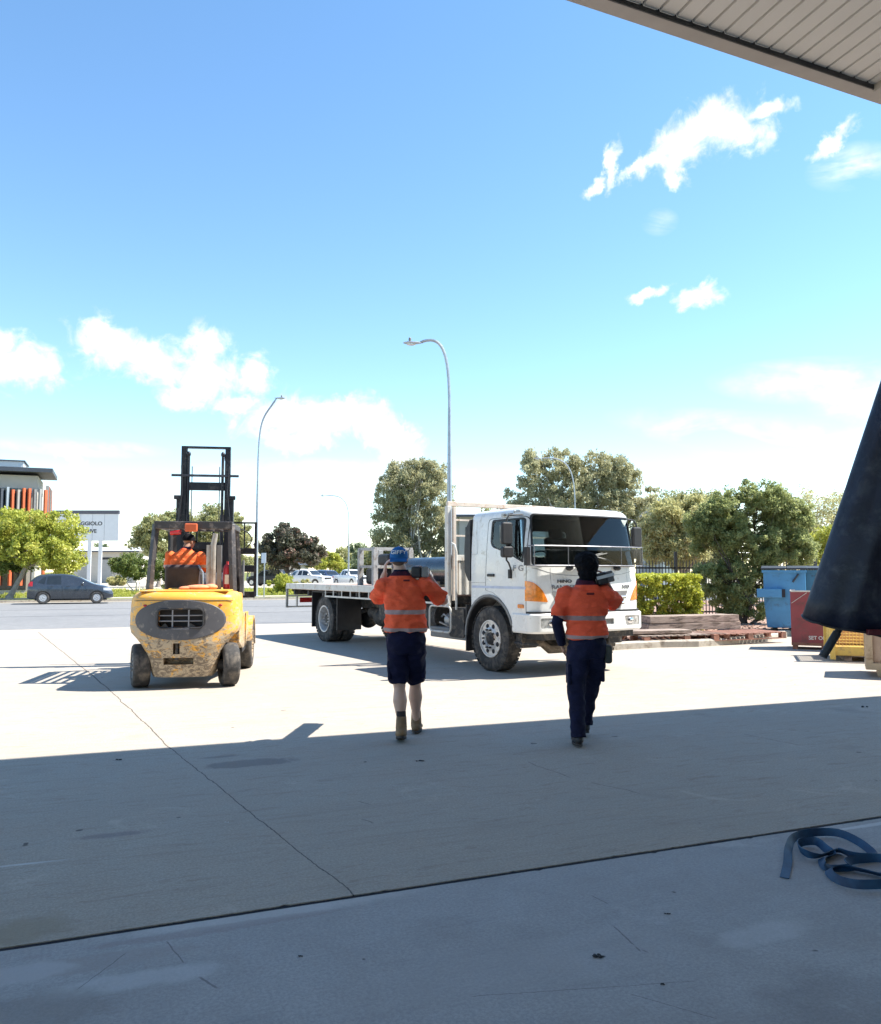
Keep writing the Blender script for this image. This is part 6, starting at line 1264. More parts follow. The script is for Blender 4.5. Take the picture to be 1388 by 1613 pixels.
def boot(parent, ankle, toe, mat, top=0.14, lift=0.0, name='boot', big=1.0):
    a = Vector(ankle); t = Vector(toe); d = (t - a); d.z = 0; d.normalize(); pitch = math.atan2(a.z - 0.085 - (t.z - 0.03), max(0.05, (Vector((t.x, t.y, 0)) - Vector((a.x, a.y, 0))).length))
    sd = Vector((-d.y, d.x, 0)); L0 = 0.19; f = (d * math.cos(pitch) - Vector((0, 0, 1)) * math.sin(pitch)).normalized(); up = sd.cross(f) * -1
    if up.z < 0: up = -up
    heel = a - f * 0.075 - up * 0.085
    def Q(x, y, z): return heel + f * x + sd * y + up * z
    mb = MB(); mb.tube([Q(0.06, 0, 0.05), Q(0.12, 0, 0.052), Q(0.19, 0, 0.045), Q(0.25, 0, 0.038)], [(0.040 * big, 0.045), (0.044 * big, 0.046), (0.050 * big, 0.038), (0.042 * big, 0.028)], 14, side=sd, dome=True)
    mb.ell(Q(0.055, 0, 0.05), (0.042 * big, 0.05, 0.045), None, 14, 10); mb.tube([Q(0.07, 0, 0.05), a + Vector((0, 0, 0.01)), a + Vector((0, 0, top))], [(0.045 * big, 0.052), (0.046 * big, 0.052), (0.041 * big, 0.050)], 16, side=sd)
    b = mb.build(name, mat, parent); remesh(b, 0.008, 4)
    s = MB(); rings = []
    for z in (-0.004, 0.018):
        ring = []
        for j in range(20):
            q = 2 * math.pi * j / 20; x = 0.135 + 0.148 * math.cos(q); w = (0.043 + 0.008 * math.cos(q)) * big; ring.append(Q(x, w * math.sin(q), z))
        rings.append(ring)
    s.loft(rings); s.build('sole', M['sole'], b, bevel=0.003); return b

def worker(name_label, loc, rz, J, skin, shirt_m, legs_m, shorts, boot_m, cat='person', seed=0, sock=True, head_yaw=0.0, head_pitch=0.0, hips=0.165, chest=0.19, belly=0.165, hem=1.02, sleeve=0.62, group=None):
    """J: joint positions local to the feet point (faces +Y)"""
    T = empty('person', loc, rz, name_label, cat, group); V3 = {k: Vector(v) for k, v in J.items() if isinstance(v, tuple)}
    b = MB(); P = headmesh(b, V3['head'], head_yaw, head_pitch)
    pelvis, ch, nk = V3['pelvis'], V3['chest'], V3['neck']
    b.tube([nk - Vector((0, 0, 0.06)), nk + Vector((0, 0, 0.03)), V3['head'] + Vector((0, -0.015, -0.03))], [0.066, 0.058, 0.056], 14, dome=True)
    b.tube([pelvis - Vector((0, 0, 0.08)), pelvis + Vector((0, 0, 0.06)), pelvis.lerp(ch, 0.5), ch, nk - Vector((0, 0, 0.05))], [(hips * 0.6, 0.07), (hips * 0.82, 0.09), (belly * 0.9, 0.10), (chest * 0.9, 0.11), (0.09, 0.07)], 18, side=(1, 0, 0), dome=True)
    for q in ('L', 'R'):
        sh, el, wr = V3['sh' + q], V3['el' + q], V3['wr' + q]; sg = -1 if q == 'L' else 1
        b.tube([sh, sh.lerp(el, 0.5), el], [0.055, 0.05, 0.04], 12, dome=True); b.tube([el, el.lerp(wr, 0.3), el.lerp(wr, 0.75), wr], [0.041, 0.045, 0.034, (0.029, 0.023)], 12, dome=True)
        hd = V3.get('hd' + q, (wr - el).normalized()); hn = V3.get('hn' + q, Vector((-sg, 0, 0))); hand(b, wr, hd, hn, J.get('ht' + q, 1), J.get('hc' + q, 0.7))
        hp, kn, an = V3['hp' + q], V3['kn' + q], V3['an' + q]
        g_ = 1.0 if shorts else 0.72; b.tube([hp - Vector((0, 0, 0.03)), hp.lerp(kn, 0.5), kn], [0.055 * g_, 0.074 * g_, 0.058 * g_], 14, dome=True); calf = kn.lerp(an, 0.32) + Vector((0, -0.018 * g_, 0))
        b.tube([kn, calf, kn.lerp(an, 0.7), an], [0.052 * g_, 0.069 * g_, 0.043 * g_, 0.034], 14, dome=True); b.tube([an, (an + V3['to' + q]) / 2 - Vector((0, 0, 0.01)), V3['to' + q]], [0.034, 0.034, 0.026], 10, dome=True)
    body = b.build('body', skin, T); remesh(body, 0.0065, 5); face_parts(body, P)
    # shirt
    s = MB(); c0 = Vector((pelvis.x, pelvis.y, 0)); rings = []; 
    def sec(c, rx, ry, z, n=36, pw=2.3):
        out = []
        for j in range(n):
            a = 2 * math.pi * j / n; cs, sn = math.cos(a), math.sin(a); out.append(Vector((c.x + rx * math.copysign(abs(cs) ** (2 / pw), cs), c.y + ry * math.copysign(abs(sn) ** (2 / pw), sn), z)))
        return out
    def axis(z):
        if z <= pelvis.z: return pelvis
        if z <= ch.z: return pelvis.lerp(ch, (z - pelvis.z) / (ch.z - pelvis.z))
        return ch.lerp(nk, min(1, (z - ch.z) / (nk.z - ch.z)))
    shz = (V3['shL'].z + V3['shR'].z) / 2; wsh = (V3['shR'].x - V3['shL'].x) / 2
    lv = [(hem, hips + 0.030, 0.156), (hem + 0.03, hips + 0.036, 0.160), (hem + 0.12, belly + 0.036, 0.15), (hem + 0.22, belly + 0.034, 0.148), (ch.z - 0.04, chest + 0.012, 0.15), (shz - 0.06, chest + 0.006, 0.142), (shz + 0.0, wsh * 0.98, 0.125), (shz + 0.045, wsh * 0.78, 0.10), (nk.z - 0.012, 0.098, 0.085), (nk.z + 0.03, 0.072, 0.072)]
    s.loft([sec(axis(z), rx, ry, z) for z, rx, ry in lv])
    for q in ('L', 'R'):
        sh, el, wr = V3['sh' + q], V3['el' + q], V3['wr' + q]; e = sh.lerp(el, sleeve / 0.62 * 0.86)
        s.tube([sh + (sh - el).normalized() * 0.02, sh.lerp(e, 0.5), e], [0.082, 0.080, 0.084], 18, dome=False); s.ell(sh + Vector((0, 0, -0.01)), (0.088, 0.092, 0.082), None, 16, 12)
    so = s.build('shirt', shirt_m, T); remesh(so, 0.009, 5); wrinkle(so, 0.010 if seed == 21 else 0.020, 6.5, seed)
    col = MB(); rr = []
    for z, r in ((nk.z + 0.0, 0.080), (nk.z + 0.035, 0.074), (nk.z + 0.048, 0.068), (nk.z + 0.035, 0.062), (nk.z + 0.0, 0.060)): rr.append(sec(nk + Vector((0, 0.004, 0)), r, r * 0.98, z, 28, 2))
    col.loft(rr); col.build('collar', M['navy'], so, True)
    # trousers or shorts
    t = MB(); t.loft([sec(pelvis, hips - 0.012, 0.118, hem + 0.05), sec(pelvis, hips + 0.004, 0.134, hem - 0.01), sec(pelvis, hips + 0.016, 0.148, min(pelvis.z, hem - 0.03)), sec(pelvis, hips + 0.016, 0.15, pelvis.z - 0.08), sec(pelvis, hips - 0.01, 0.125, pelvis.z - 0.14)])
    for q in ('L', 'R'):
        hp, kn, an = V3['hp' + q], V3['kn' + q], V3['an' + q]; pts = [hp + Vector((0, 0, 0.03)), hp.lerp(kn, 0.45), kn.lerp(hp, 0.12) if shorts else kn]
        rad = [0.105, 0.102, 0.098 if shorts else 0.082]
        if shorts: pts[-1] = hp.lerp(kn, J.get('cut', 0.84))
        else: pts += [kn.lerp(an, 0.5), an + Vector((0, 0, 0.045)), an + Vector((0, -0.01, -0.015))]; rad += [0.072, 0.066, 0.072]
        t.tube(pts, rad, 20)
    to = t.build('shorts' if shorts else 'trousers', legs_m, T); remesh(to, 0.009, 4); wrinkle(to, 0.014, 6.0, seed + 3, (1.3, 1.3, 1.2))
    for q in ('L', 'R'):
        sg = -1 if q == 'L' else 1; hp, kn = V3['hp' + q], V3['kn' + q]; c = hp.lerp(kn, 0.55) + Vector((sg * 0.080, 0.0, 0)); pk = MB(); pk.box(c, (0.035, 0.15, 0.19)); pk.build('cargo_pocket', legs_m, to, bevel=0.014, seg=3)
        bt = boot(T, V3['an' + q], V3['to' + q], boot_m, 0.12 if shorts else 0.05, big=1.18 if shorts else 1.0)
        if shorts and sock: k = MB(); an = V3['an' + q]; k.tube([an + Vector((0, 0, 0.06)), an + Vector((0, 0, 0.14)) + (V3['kn' + q] - an) * 0.06], [0.046, 0.044], 16); k.build('sock', M['sock'], T, True)
    return T, body, so, to, P

def cap(T, P, backwards, mat, text=None):
    m = MB(); rings = []
    for j in range(9):
        a = math.radians(90 * j / 8); r = math.cos(a * 0.98)
        rings.append([P(0.088 * r * math.cos(q), -0.008 + 0.106 * r * math.sin(q), 0.028 + 0.092 * math.sin(a)) for q in [2 * math.pi * i / 28 for i in range(28)]])
    m.loft([[P(0.088 * math.cos(q), -0.008 + 0.106 * math.sin(q), 0.002) for q in [2 * math.pi * i / 28 for i in range(28)]]] + rings); c = m.build('cap', mat, T, True)
    sg = -1 if backwards else 1; b = MB(); top = []; bot = []
    for i in range(15):
        a = math.pi * i / 14; x = 0.082 * math.cos(a); y = (0.088 + 0.075 * math.sin(a) ** 0.7) * sg - 0.008; zz = -0.005 - 0.022 * math.sin(a) - 0.02 * abs(math.cos(a)) ** 2; top.append(P(x, y, zz + 0.01)); bot.append(P(x, y, zz))
    for i in range(15):
        a = math.pi * (14 - i) / 14; x = 0.080 * math.cos(a); y = (0.045 + 0.052 * math.sin(a)) * sg - 0.008; top.append(P(x, y, 0.014)); bot.append(P(x, y, 0.004))
    b.loft([bot, top]); b.build('brim', mat, c, True, autos=30)
    k = MB(); k.ell(P(0, -0.008, 0.122), (0.009, 0.009, 0.006), None, 10, 6); k.build('cap_button', mat, c)
    return c
Z = Vector
# --- man with the blue cap
J1 = dict(head=(-0.072, 0.03, 1.725), neck=(-0.05, 0.0, 1.575), chest=(-0.012, 0.0, 1.36), pelvis=(0.0, 0.0, 0.97),
          shL=(-0.205, 0.0, 1.475), elL=(-0.300, 0.20, 1.330), wrL=(-0.215, 0.13, 1.585), hdL=(0.1, 0.0, 1.0), hnL=(1, 0.2, 0), htL=1, hcL=0.9,
          shR=(0.180, 0.0, 1.475), elR=(0.365, 0.13, 1.320), wrR=(0.205, 0.12, 1.575), hdR=(-0.55, 0.0, 0.75), hnR=(-0.75, -0.1, -0.55), htR=-1, hcR=1.0,
          hpL=(-0.088, 0, 0.88), knL=(-0.062, 0.05, 0.50), anL=(-0.038, -0.07, 0.13), toL=(-0.05, 0.10, 0.035),
          hpR=(0.088, 0, 0.88), knR=(0.082, 0.24, 0.505), anR=(0.088, 0.40, 0.10), toR=(0.10, 0.58, 0.035), cut=0.86)
p1 = worker('man in navy shorts and backwards blue cap, both hands raised beside his head', (-0.33, 7.95, 0), 0, J1, M['skin'],
            cloth('orange_hi_vis_cotton', ORANGE, [(1.20, 1.245, REFL), (1.035, 1.075, REFL)], (1.56, NAVY), 0.6), M['navy'], True, M['boot'], seed=1, head_yaw=math.radians(0), hips=0.170, chest=0.185, belly=0.155, hem=1.035)
T1, B1, S1, L1, P1 = p1
c1 = cap(T1, P1, True, M['capblue'])
tt = text_obj('cap_lettering', 'GIFFY', 0.052, M['signwhite'], c1, frame(P1(0.0, -0.116, 0.062), (1, 0, 0.02), (0, 0.35, 1)), 0.0015, 1.15, 0.0008)
for v in tt.data.vertices:    # wrap the letters round the cap
    dx = v.co.x - J1['head'][0]; v.co.y += (dx / 0.088) ** 2 * 0.055
h_ = MB(); h_.ell(P1(0, -0.075, -0.03), (0.062, 0.03, 0.035), None, 16, 10); h_.build('hair', pmat('short_grey_brown_hair', (0.16, 0.10, 0.08), 0.7, 0, 0.2, 60, bump=0.6, bscale=120), B1, True)
l_ = MB(); l_.box((0.0, 0.0, 0), (0.06, 0.008, 0.018)); lg = l_.build('shirt_logo', pmat('dark_maroon_print', (0.12, 0.01, 0.01), 0.8), S1, bevel=0.008); lg.location = (0.01, -0.135, 1.52)
# --- man with black hair
J2 = dict(head=(0.045, 0.03, 1.640), neck=(0.045, 0.0, 1.495), chest=(0.045, 0.0, 1.30), pelvis=(0.05, 0.0, 0.94),
          shL=(-0.145, 0.0, 1.395), elL=(-0.235, -0.02, 1.130), wrL=(-0.175, 0.10, 0.925), hdL=(0.25, 0.5, -0.9), hnL=(1, 0.1, 0), htL=1, hcL=0.6,
          shR=(0.225, 0.0, 1.410), elR=(0.365, 0.18, 1.290), wrR=(0.275, 0.22, 1.50), hdR=(-0.3, 0.1, 0.9), hnR=(-0.9, 0, -0.3), htR=-1, hcR=0.9,
          hpL=(-0.035, 0, 0.87), knL=(-0.055, 0.03, 0.48), anL=(-0.05, -0.04, 0.10), toL=(-0.055, 0.14, 0.035),
          hpR=(0.135, 0, 0.87), knR=(0.115, 0.24, 0.50), anR=(0.085, 0.38, 0.13), toR=(0.08, 0.56, 0.04))
p2 = worker('black haired man in orange shirt and long navy trousers, walking, left arm hanging', (1.32, 7.76, 0), 0, J2, M['skin2'],
            cloth('orange_hi_vis_cotton_darker', (1.0, 0.13, 0.06), [(1.155, 1.20, (0.34, 0.26, 0.25)), (0.985, 1.02, REFL)], (1.475, NAVY), 0.6), M['navy2'], False, M['bootblack'], seed=11, head_yaw=math.radians(12), hips=0.155, chest=0.185, belly=0.150, hem=0.985)
T2, B2, S2, L2, P2 = p2
h_ = MB(); h_.ell(P2(0, -0.028, 0.040), (0.106, 0.115, 0.104), None, 26, 18); h_.ell(P2(-0.055, -0.02, 0.05), (0.06, 0.08, 0.07)); h_.ell(P2(0.06, -0.03, 0.03), (0.055, 0.08, 0.085)); h_.ell(P2(0, -0.050, -0.05), (0.088, 0.070, 0.105)); h_.ell(P2(0, -0.02, 0.075), (0.108, 0.112, 0.075)); h_.ell(P2(0.0, 0.02, 0.10), (0.085, 0.08, 0.04))
ho = h_.build('hair', M['hair'], B2); remesh(ho, 0.007, 4); wrinkle(ho, 0.012, 26, 3, (1, 1, 1))
l_ = MB(); l_.box((0.0, 0.0, 0), (0.07, 0.008, 0.02)); lg = l_.build('shirt_logo', pmat('maroon_print', (0.12, 0.01, 0.01), 0.8), S2, bevel=0.009); lg.location = (0.06, -0.132, 1.40)
l_ = MB(); l_.box((0.235, -0.02, 0.84), (0.07, 0.10, 0.17)); l_.build('belt_pouch', pmat('grey_black_pouch', (0.06, 0.065, 0.06), 0.8, 0, 0.3, 12), L2, bevel=0.025, seg=3)
l_ = MB(); l_.tube([Vector(J2['elL']).lerp(Vector(J2['shL']), 0.3), J2['elL'], Vector(J2['elL']).lerp(Vector(J2['wrL']), 0.5), J2['wrL']], [0.055, 0.053, 0.052, 0.040], 14); l_.build('arm_sleeve', M['navy2'], B2, True)
l_ = MB(); l_.tube([Vector(J1['elR']) + Vector((-0.02, 0, 0.02)), Vector(J1['elR']).lerp(Vector(J1['wrR']), 0.22)], [0.050, 0.050], 14, dome=True); l_.build('elbow_sleeve', M['navy'], B1, True)

# what they carry: long packs on the shoulder running forwards
def shoulder_load(loc, rz, label, tone, ln=1.15, roll=0.0):
    r = empty('shoulder_load', loc, rz, label, 'load'); r.rotation_euler = (math.radians(-4), roll, rz)
    m = MB(); m.bb(-0.075, 0.02, 0, ln, -0.055, 0.055); m.build('dark_wrap', M['black'], r, bevel=0.018, seg=3)
    m = MB(); m.bb(0.021, 0.085, 0.01, ln - 0.02, -0.05, 0.055); m.build('grey_channel', tone, r, bevel=0.012, seg=2)
    m = MB()
    for y in (0.25, 0.8): m.bb(-0.079, 0.089, y, y + 0.04, -0.059, 0.059)
    m.build('tie_band', M['navy'], r, bevel=0.012)
    return r
shoulder_load((-0.33 + 0.125, 7.95 - 0.05, 1.600), math.radians(-2), 'black pack with pale grey edge on the shoulder of the man in the blue cap', pmat('pale_grey_board', (0.24, 0.235, 0.23), 0.6))
r_ = shoulder_load((1.32 + 0.215, 7.76 - 0.06, 1.545), math.radians(4), 'black pack with a white band on the shoulder of the black haired man', pmat('white_grey_board', (0.12, 0.12, 0.125), 0.6), 0.9, math.radians(-14))
for o in kids(r_):
    pass
m_ = MB(); m_.bb(-0.08, 0.09, -0.006, 0.004, 0.0, 0.03); m_.build('white_band', M['signwhite'], r_, bevel=0.003)

# --- driver on the forklift, seated, looking right
def fk(x, y, z): return (x, y, z)
J3 = dict(head=(-0.155, 1.24, 2.085), neck=(-0.185, 1.18, 1.945), chest=(-0.200, 1.16, 1.76), pelvis=(-0.200, 1.16, 1.48),
          shL=(-0.415, 1.16, 1.86), elL=(-0.480, 1.38, 1.66), wrL=(-0.320, 1.60, 1.68), hdL=(0.3, 0.9, 0.0), hnL=(0.2, 0, -1), htL=1, hcL=0.9,
          shR=(0.035, 1.16, 1.84), elR=(0.130, 1.38, 1.62), wrR=(0.000, 1.62, 1.64), hdR=(-0.2, 0.9, 0.1), hnR=(0, 0, -1), htR=-1, hcR=0.8,
          hpL=(-0.300, 1.20, 1.47), knL=(-0.350, 1.66, 1.46), anL=(-0.350, 1.80, 1.08), toL=(-0.350, 1.97, 1.02),
          hpR=(-0.100, 1.20, 1.47), knR=(-0.040, 1.66, 1.46), anR=(-0.030, 1.82, 1.08), toR=(-0.020, 1.99, 1.02))
p3 = worker('forklift driver in orange shirt and dark cap seated on the forklift, seen from behind', FK_LOC, FK_ROT, J3, M['skin2'],
            cloth('orange_driver_shirt', (0.88, 0.17, 0.05), [(1.665, 1.715, (0.5, 0.42, 0.42))], (1.94, ORANGE), 0.5), M['navy'], False, M['bootblack'], seed=21, head_yaw=math.radians(-42), hips=0.155, chest=0.205, belly=0.165, hem=1.52)
T3, B3, S3, L3, P3 = p3
cap(T3, P3, False, M['hair'])
# ------------------------------------------------------------ cars
def car(name, label, loc, rz, prof, belt, length, W, paint, wheels, wr, windows, cat='car', roofpaint=None, tail=None, group=None, rim=None, tray=None, far=False):
    """prof: (x, top z) from rear to front; belt: (x, z) line where the glasshouse starts; faces +X"""
    T = empty(name, loc, rz, label, cat, group)
    def interp(tab, x):
        if x <= tab[0][0]: return tab[0][1]
        for (a, b), (c, d) in zip(tab, tab[1:]):
            if x <= c: return b + (d - b) * (x - a) / (c - a)
        return tab[-1][1]
    def solid(off=0.0):
        m = MB(); rings = []; x0, x1 = prof[0][0], prof[-1][0]; N_ = 44
        for i in range(N_ + 1):
            t = i / N_; x = x0 + (x1 - x0) * (0.5 - 0.5 * math.cos(math.pi * t)); top = interp(prof, x) + off; bl = min(interp(belt, x), top - 0.01) + off * 0.5
            e = min(1, min(x - x0, x1 - x) / 0.42); w = W / 2 * (0.80 + 0.20 * math.sqrt(max(0, 1 - (1 - e) ** 2))) + off; zb = 0.20 + 0.10 * (1 - e) - off
            hgt = max(0, top - bl); wt = w - 0.05 - min(hgt, 0.6) * 0.34; xx = x + (off if i == N_ else -off if i == 0 else 0)
            half = [(0, zb), (w * 0.80, zb), (w * 0.95, zb + 0.06), (w * 0.99, zb + 0.2), (w, (zb + bl) / 2 + 0.06), (w * 0.985, bl - 0.04), (w - 0.03, bl), (wt + 0.03 + (0 if hgt > 0.1 else w * 0.0), top - min(0.06, hgt * 0.3)), (wt - 0.05, top - 0.012), (wt * 0.5, top + 0.012), (0, top + 0.018)]
            ring = [Vector((xx, -y, z)) for y, z in half] + [Vector((xx, y, z)) for y, z in half[::-1][1:-1]]
            rings.append(ring)
        m.loft(rings); return m
    b = solid().build('body', paint, T); cuts = []
    for x in wheels: c = MB(); c.lathe([(wr + 0.055, -2), (wr + 0.055, -W / 2 + 0.26)], (x, 0, wr), 'Y', 32); cuts.append(c); c = MB(); c.lathe([(wr + 0.055, W / 2 - 0.26), (wr + 0.055, 2)], (x, 0, wr), 'Y', 32); cuts.append(c)
    if tray: c = MB(); c.bb(tray[0], tray[1], -W / 2 + 0.12, W / 2 - 0.12, tray[2], 3); cuts.append(c)
    boolean(b, cuts); setsmooth(b, 28)
    for (kind, poly) in windows:
        if kind == 'side': c = MB().prism([(-p[0], p[1]) for p in rpoly(poly, 0.04, 3)], (0, -3, 0), (-1, 0, 0), (0, 0, 1), 6)
        else: c = MB().prism(rpoly(poly[2], 0.05, 3), (poly[0], 0, 0), (0, 1, 0), (0, 0, 1), poly[1] - poly[0])
        g = solid(0.004).build('side_window' if kind == 'side' else kind, M['darkglass'], b); boolean(g, [c], 'INTERSECT'); boolean(g, [solid(-0.02)]); setsmooth(g, 28)
    for x in wheels:
        for s in (-1, 1): wheel(T, (x, s * (W / 2 - 0.11), wr), wr, 0.2, s, rim or M['alloy'], 'solid')
    u = MB(); u.bb(prof[0][0] + 0.35, prof[-1][0] - 0.3, -W / 2 + 0.3, W / 2 - 0.3, 0.17, 0.45); u.build('underbody', M['black'], T)
    xf, xr = prof[-1][0], prof[0][0]
    def lamp_(nm, x0, x1, y0, y1, z0, z1, mat):
        for s in (-1, 1):
            c = MB(); c.bb(x0, x1, s * y0, s * y1, z0, z1); g = solid(0.006).build(nm, mat, b); boolean(g, [c], 'INTERSECT'); boolean(g, [solid(-0.03)]); setsmooth(g, 28)
    return T, b, lamp_, solid, interp
M['carpaint'] = pmat('dark_blue_grey_metallic', (0.05, 0.058, 0.07), 0.25, 0.4, 0.1, 3, coat=0.9, dirt=(0.08, 0.08, 0.08), dirt_amt=0.1)
M['whitepaint'] = pmat('white_car_paint', (0.75, 0.76, 0.77), 0.25, 0, 0.03, 3, coat=0.7)
M['bluepaint'] = pmat('dark_blue_car_paint', (0.03, 0.045, 0.10), 0.25, 0.2, 0.08, 3, coat=0.8)
def hatch():
    p = G(99, 951, 0); rz = math.atan2(U.y, U.x) * 0.0 + math.atan2(U.y, U.x)
    prof = [(-1.98, 0.55), (-1.95, 0.95), (-1.86, 1.12), (-1.62, 1.36), (-1.40, 1.455), (-1.0, 1.50), (-0.4, 1.505), (0.05, 1.46), (0.42, 1.34), (1.02, 1.03), (1.15, 0.99), (1.6, 0.89), (1.85, 0.78), (1.98, 0.62), (2.02, 0.5)]
    belt = [(-2, 0.98), (-1.0, 0.95), (0.3, 0.93), (1.0, 0.93), (1.2, 0.92), (2, 0.5)]
    wins = [('side', [(-1.50, 1.07), (-1.18, 0.985), (-1.12, 1.36), (-1.25, 1.34)]), ('side', [(-1.10, 0.985), (-0.42, 0.975), (-0.45, 1.40), (-1.05, 1.38)]), ('side', [(-0.30, 0.975), (0.72, 0.97), (0.72, 1.01), (0.22, 1.32), (-0.28, 1.40)]),
            ('windscreen', (0.15, 1.3, [(-0.66, 0.99), (0.66, 0.99), (0.55, 1.42), (-0.55, 1.42)])), ('rear_window', (-2.2, -1.4, [(-0.6, 1.08), (0.6, 1.08), (0.5, 1.38), (-0.5, 1.38)]))]
    T, b, lam, solid, _ = car('parked_hatchback', 'small dark blue grey hatchback parked at the far kerb under the lime green tree', (p.x + 0.1, p.y + 0.65, 0), rz, prof, belt, 4, 1.68, M['carpaint'], (-1.24, 1.24), 0.305, wins)
    lam('tail_light', -2.1, -1.72, 0.45, 1, 0.88, 1.12, M['red_lens']); lam('headlight', 1.55, 2.1, 0.35, 1, 0.66, 0.80, M['lens'])
    for s in (-1, 1):
        m = MB(); m.ell((0.55, s * 0.93, 1.02), (0.08, 0.09, 0.07)); m.build('wing_mirror', M['carpaint'], T, True)
        m = MB()
        for x in (-0.95, -0.2): m.bb(x, x + 0.16, s * 0.842, s * 0.862, 0.86, 0.885)
        m.build('door_handle', M['carpaint'], T, bevel=0.005)
        for (x, z0, z1) in ((-0.36, 0.30, 1.40), (0.72, 0.32, 0.95), (-1.02, 0.6, 0.96)): m = MB(); m.bb(x, x + 0.008, s * 0.836, s * 0.8435, z0, min(z1, 0.93)); m.build('door_seam', M['darkblock'], T)
    m = MB(); m.bb(1.95, 2.03, -0.5, 0.5, 0.42, 0.52); m.build('air_intake', M['black'], T, bevel=0.01)
hatch()
def ute(name, label, loc, rz, paint, tray_kind=True, sc=1.0, lights=True, suv=False, cat='pickup', group='vehicles parked across the road'):
    if suv:
        prof = [(-2.3, 0.6), (-2.28, 1.05), (-2.15, 1.45), (-1.9, 1.70), (-1.2, 1.78), (0.2, 1.74), (0.5, 1.66), (1.05, 1.22), (1.3, 1.15), (2.0, 1.05), (2.25, 0.9), (2.32, 0.6)]; tray = None
        wins = [('side', [(-1.9, 1.18), (-1.0, 1.14), (-1.0, 1.62), (-1.75, 1.6)]), ('side', [(-0.9, 1.14), (-0.1, 1.13), (-0.1, 1.63), (-0.9, 1.63)]), ('side', [(0.0, 1.13), (0.95, 1.12), (0.5, 1.52), (0.0, 1.62)]), ('windscreen', (0.4, 1.4, [(-0.74, 1.2), (0.74, 1.2), (0.62, 1.63), (-0.62, 1.63)])), ('rear_window', (-2.6, -1.9, [(-0.65, 1.2), (0.65, 1.2), (0.55, 1.6), (-0.55, 1.6)]))]
    else:
        prof = [(-2.65, 0.7), (-2.63, 1.12), (-2.5, 1.16), (-0.95, 1.16), (-0.80, 1.55), (-0.65, 1.78), (-0.2, 1.84), (0.45, 1.80), (0.62, 1.72), (1.15, 1.24), (1.35, 1.18), (2.3, 1.12), (2.5, 1.0), (2.58, 0.6)]; tray = (-2.5, -0.98, 0.75)
        wins = [('side', [(-0.62, 1.22), (-0.1, 1.21), (-0.1, 1.68), (-0.48, 1.66)]), ('side', [(0.0, 1.21), (0.95, 1.19), (0.5, 1.62), (0.0, 1.68)]), ('windscreen', (0.5, 1.4, [(-0.78, 1.24), (0.78, 1.24), (0.66, 1.7), (-0.66, 1.7)])), ('rear_window', (-1.2, -0.6, [(-0.7, 1.25), (0.7, 1.25), (0.62, 1.66), (-0.62, 1.66)]))]
    T, b, lam, solid, _ = car(name, label, loc, rz, prof, [(-3, 1.16), (0, 1.14), (1.2, 1.12), (3, 0.9)], 5, 1.95, paint, (-1.6, 1.65), 0.40, wins, cat, tray=tray, group=group)
    lam('headlight', 2.05, 2.7, 0.55, 1, 0.88, 1.03, M['lens']); lam('tail_light', -2.8, -2.2, 0.8, 1.1, 0.85, 1.1, M['red_lens'])
    xf = prof[-1][0]; m = MB(); m.bb(xf - 0.06, xf + 0.02, -0.52, 0.52, 0.80, 1.0); m.build('grille', M['black'], T, bevel=0.01); m = MB(); m.bb(xf - 0.05, xf + 0.06, -0.8, 0.8, 0.48, 0.70); m.build('bumper', paint, T, bevel=0.03)
    m = MB(); m.bb(xf + 0.061, xf + 0.066, -0.2, 0.2, 0.52, 0.62); m.build('number_plate', M['signwhite'], T)
    for s in (-1, 1): m = MB(); m.ell((0.85, s * 1.08, 1.28), (0.07, 0.11, 0.09)); m.build('wing_mirror', paint, T, True)
    return T
def gx(px, Y): return at(px, 900, Y).x
ute('white_pickup', 'white pickup facing the camera, rightmost of the vehicles parked across the road', (gx(553, 93), 93, 0.06), math.radians(-52), M['whitepaint'])
ute('blue_car', 'dark blue car parked between the two white vehicles across the road', (gx(517, 97), 97, 0.06), math.radians(-50), M['bluepaint'], suv=True, cat='car')
ute('white_pickup', 'white pickup with its tray showing, parked left of the dark blue car', (gx(485, 86), 86, 0.06), math.radians(-28), M['whitepaint'])
ute('white_wagon', 'pale wagon half hidden behind the left white pickup', (gx(476, 97), 97, 0.06), math.radians(130), pmat('silver_car_paint', (0.5, 0.51, 0.52), 0.3, 0.5, 0.05, 3, coat=0.6), suv=True, cat='car')
ute('black_car', 'black car in the shade under the dark reddish tree', (gx(424, 92), 92, 0.06), math.radians(160), M['black'], suv=True, cat='car')

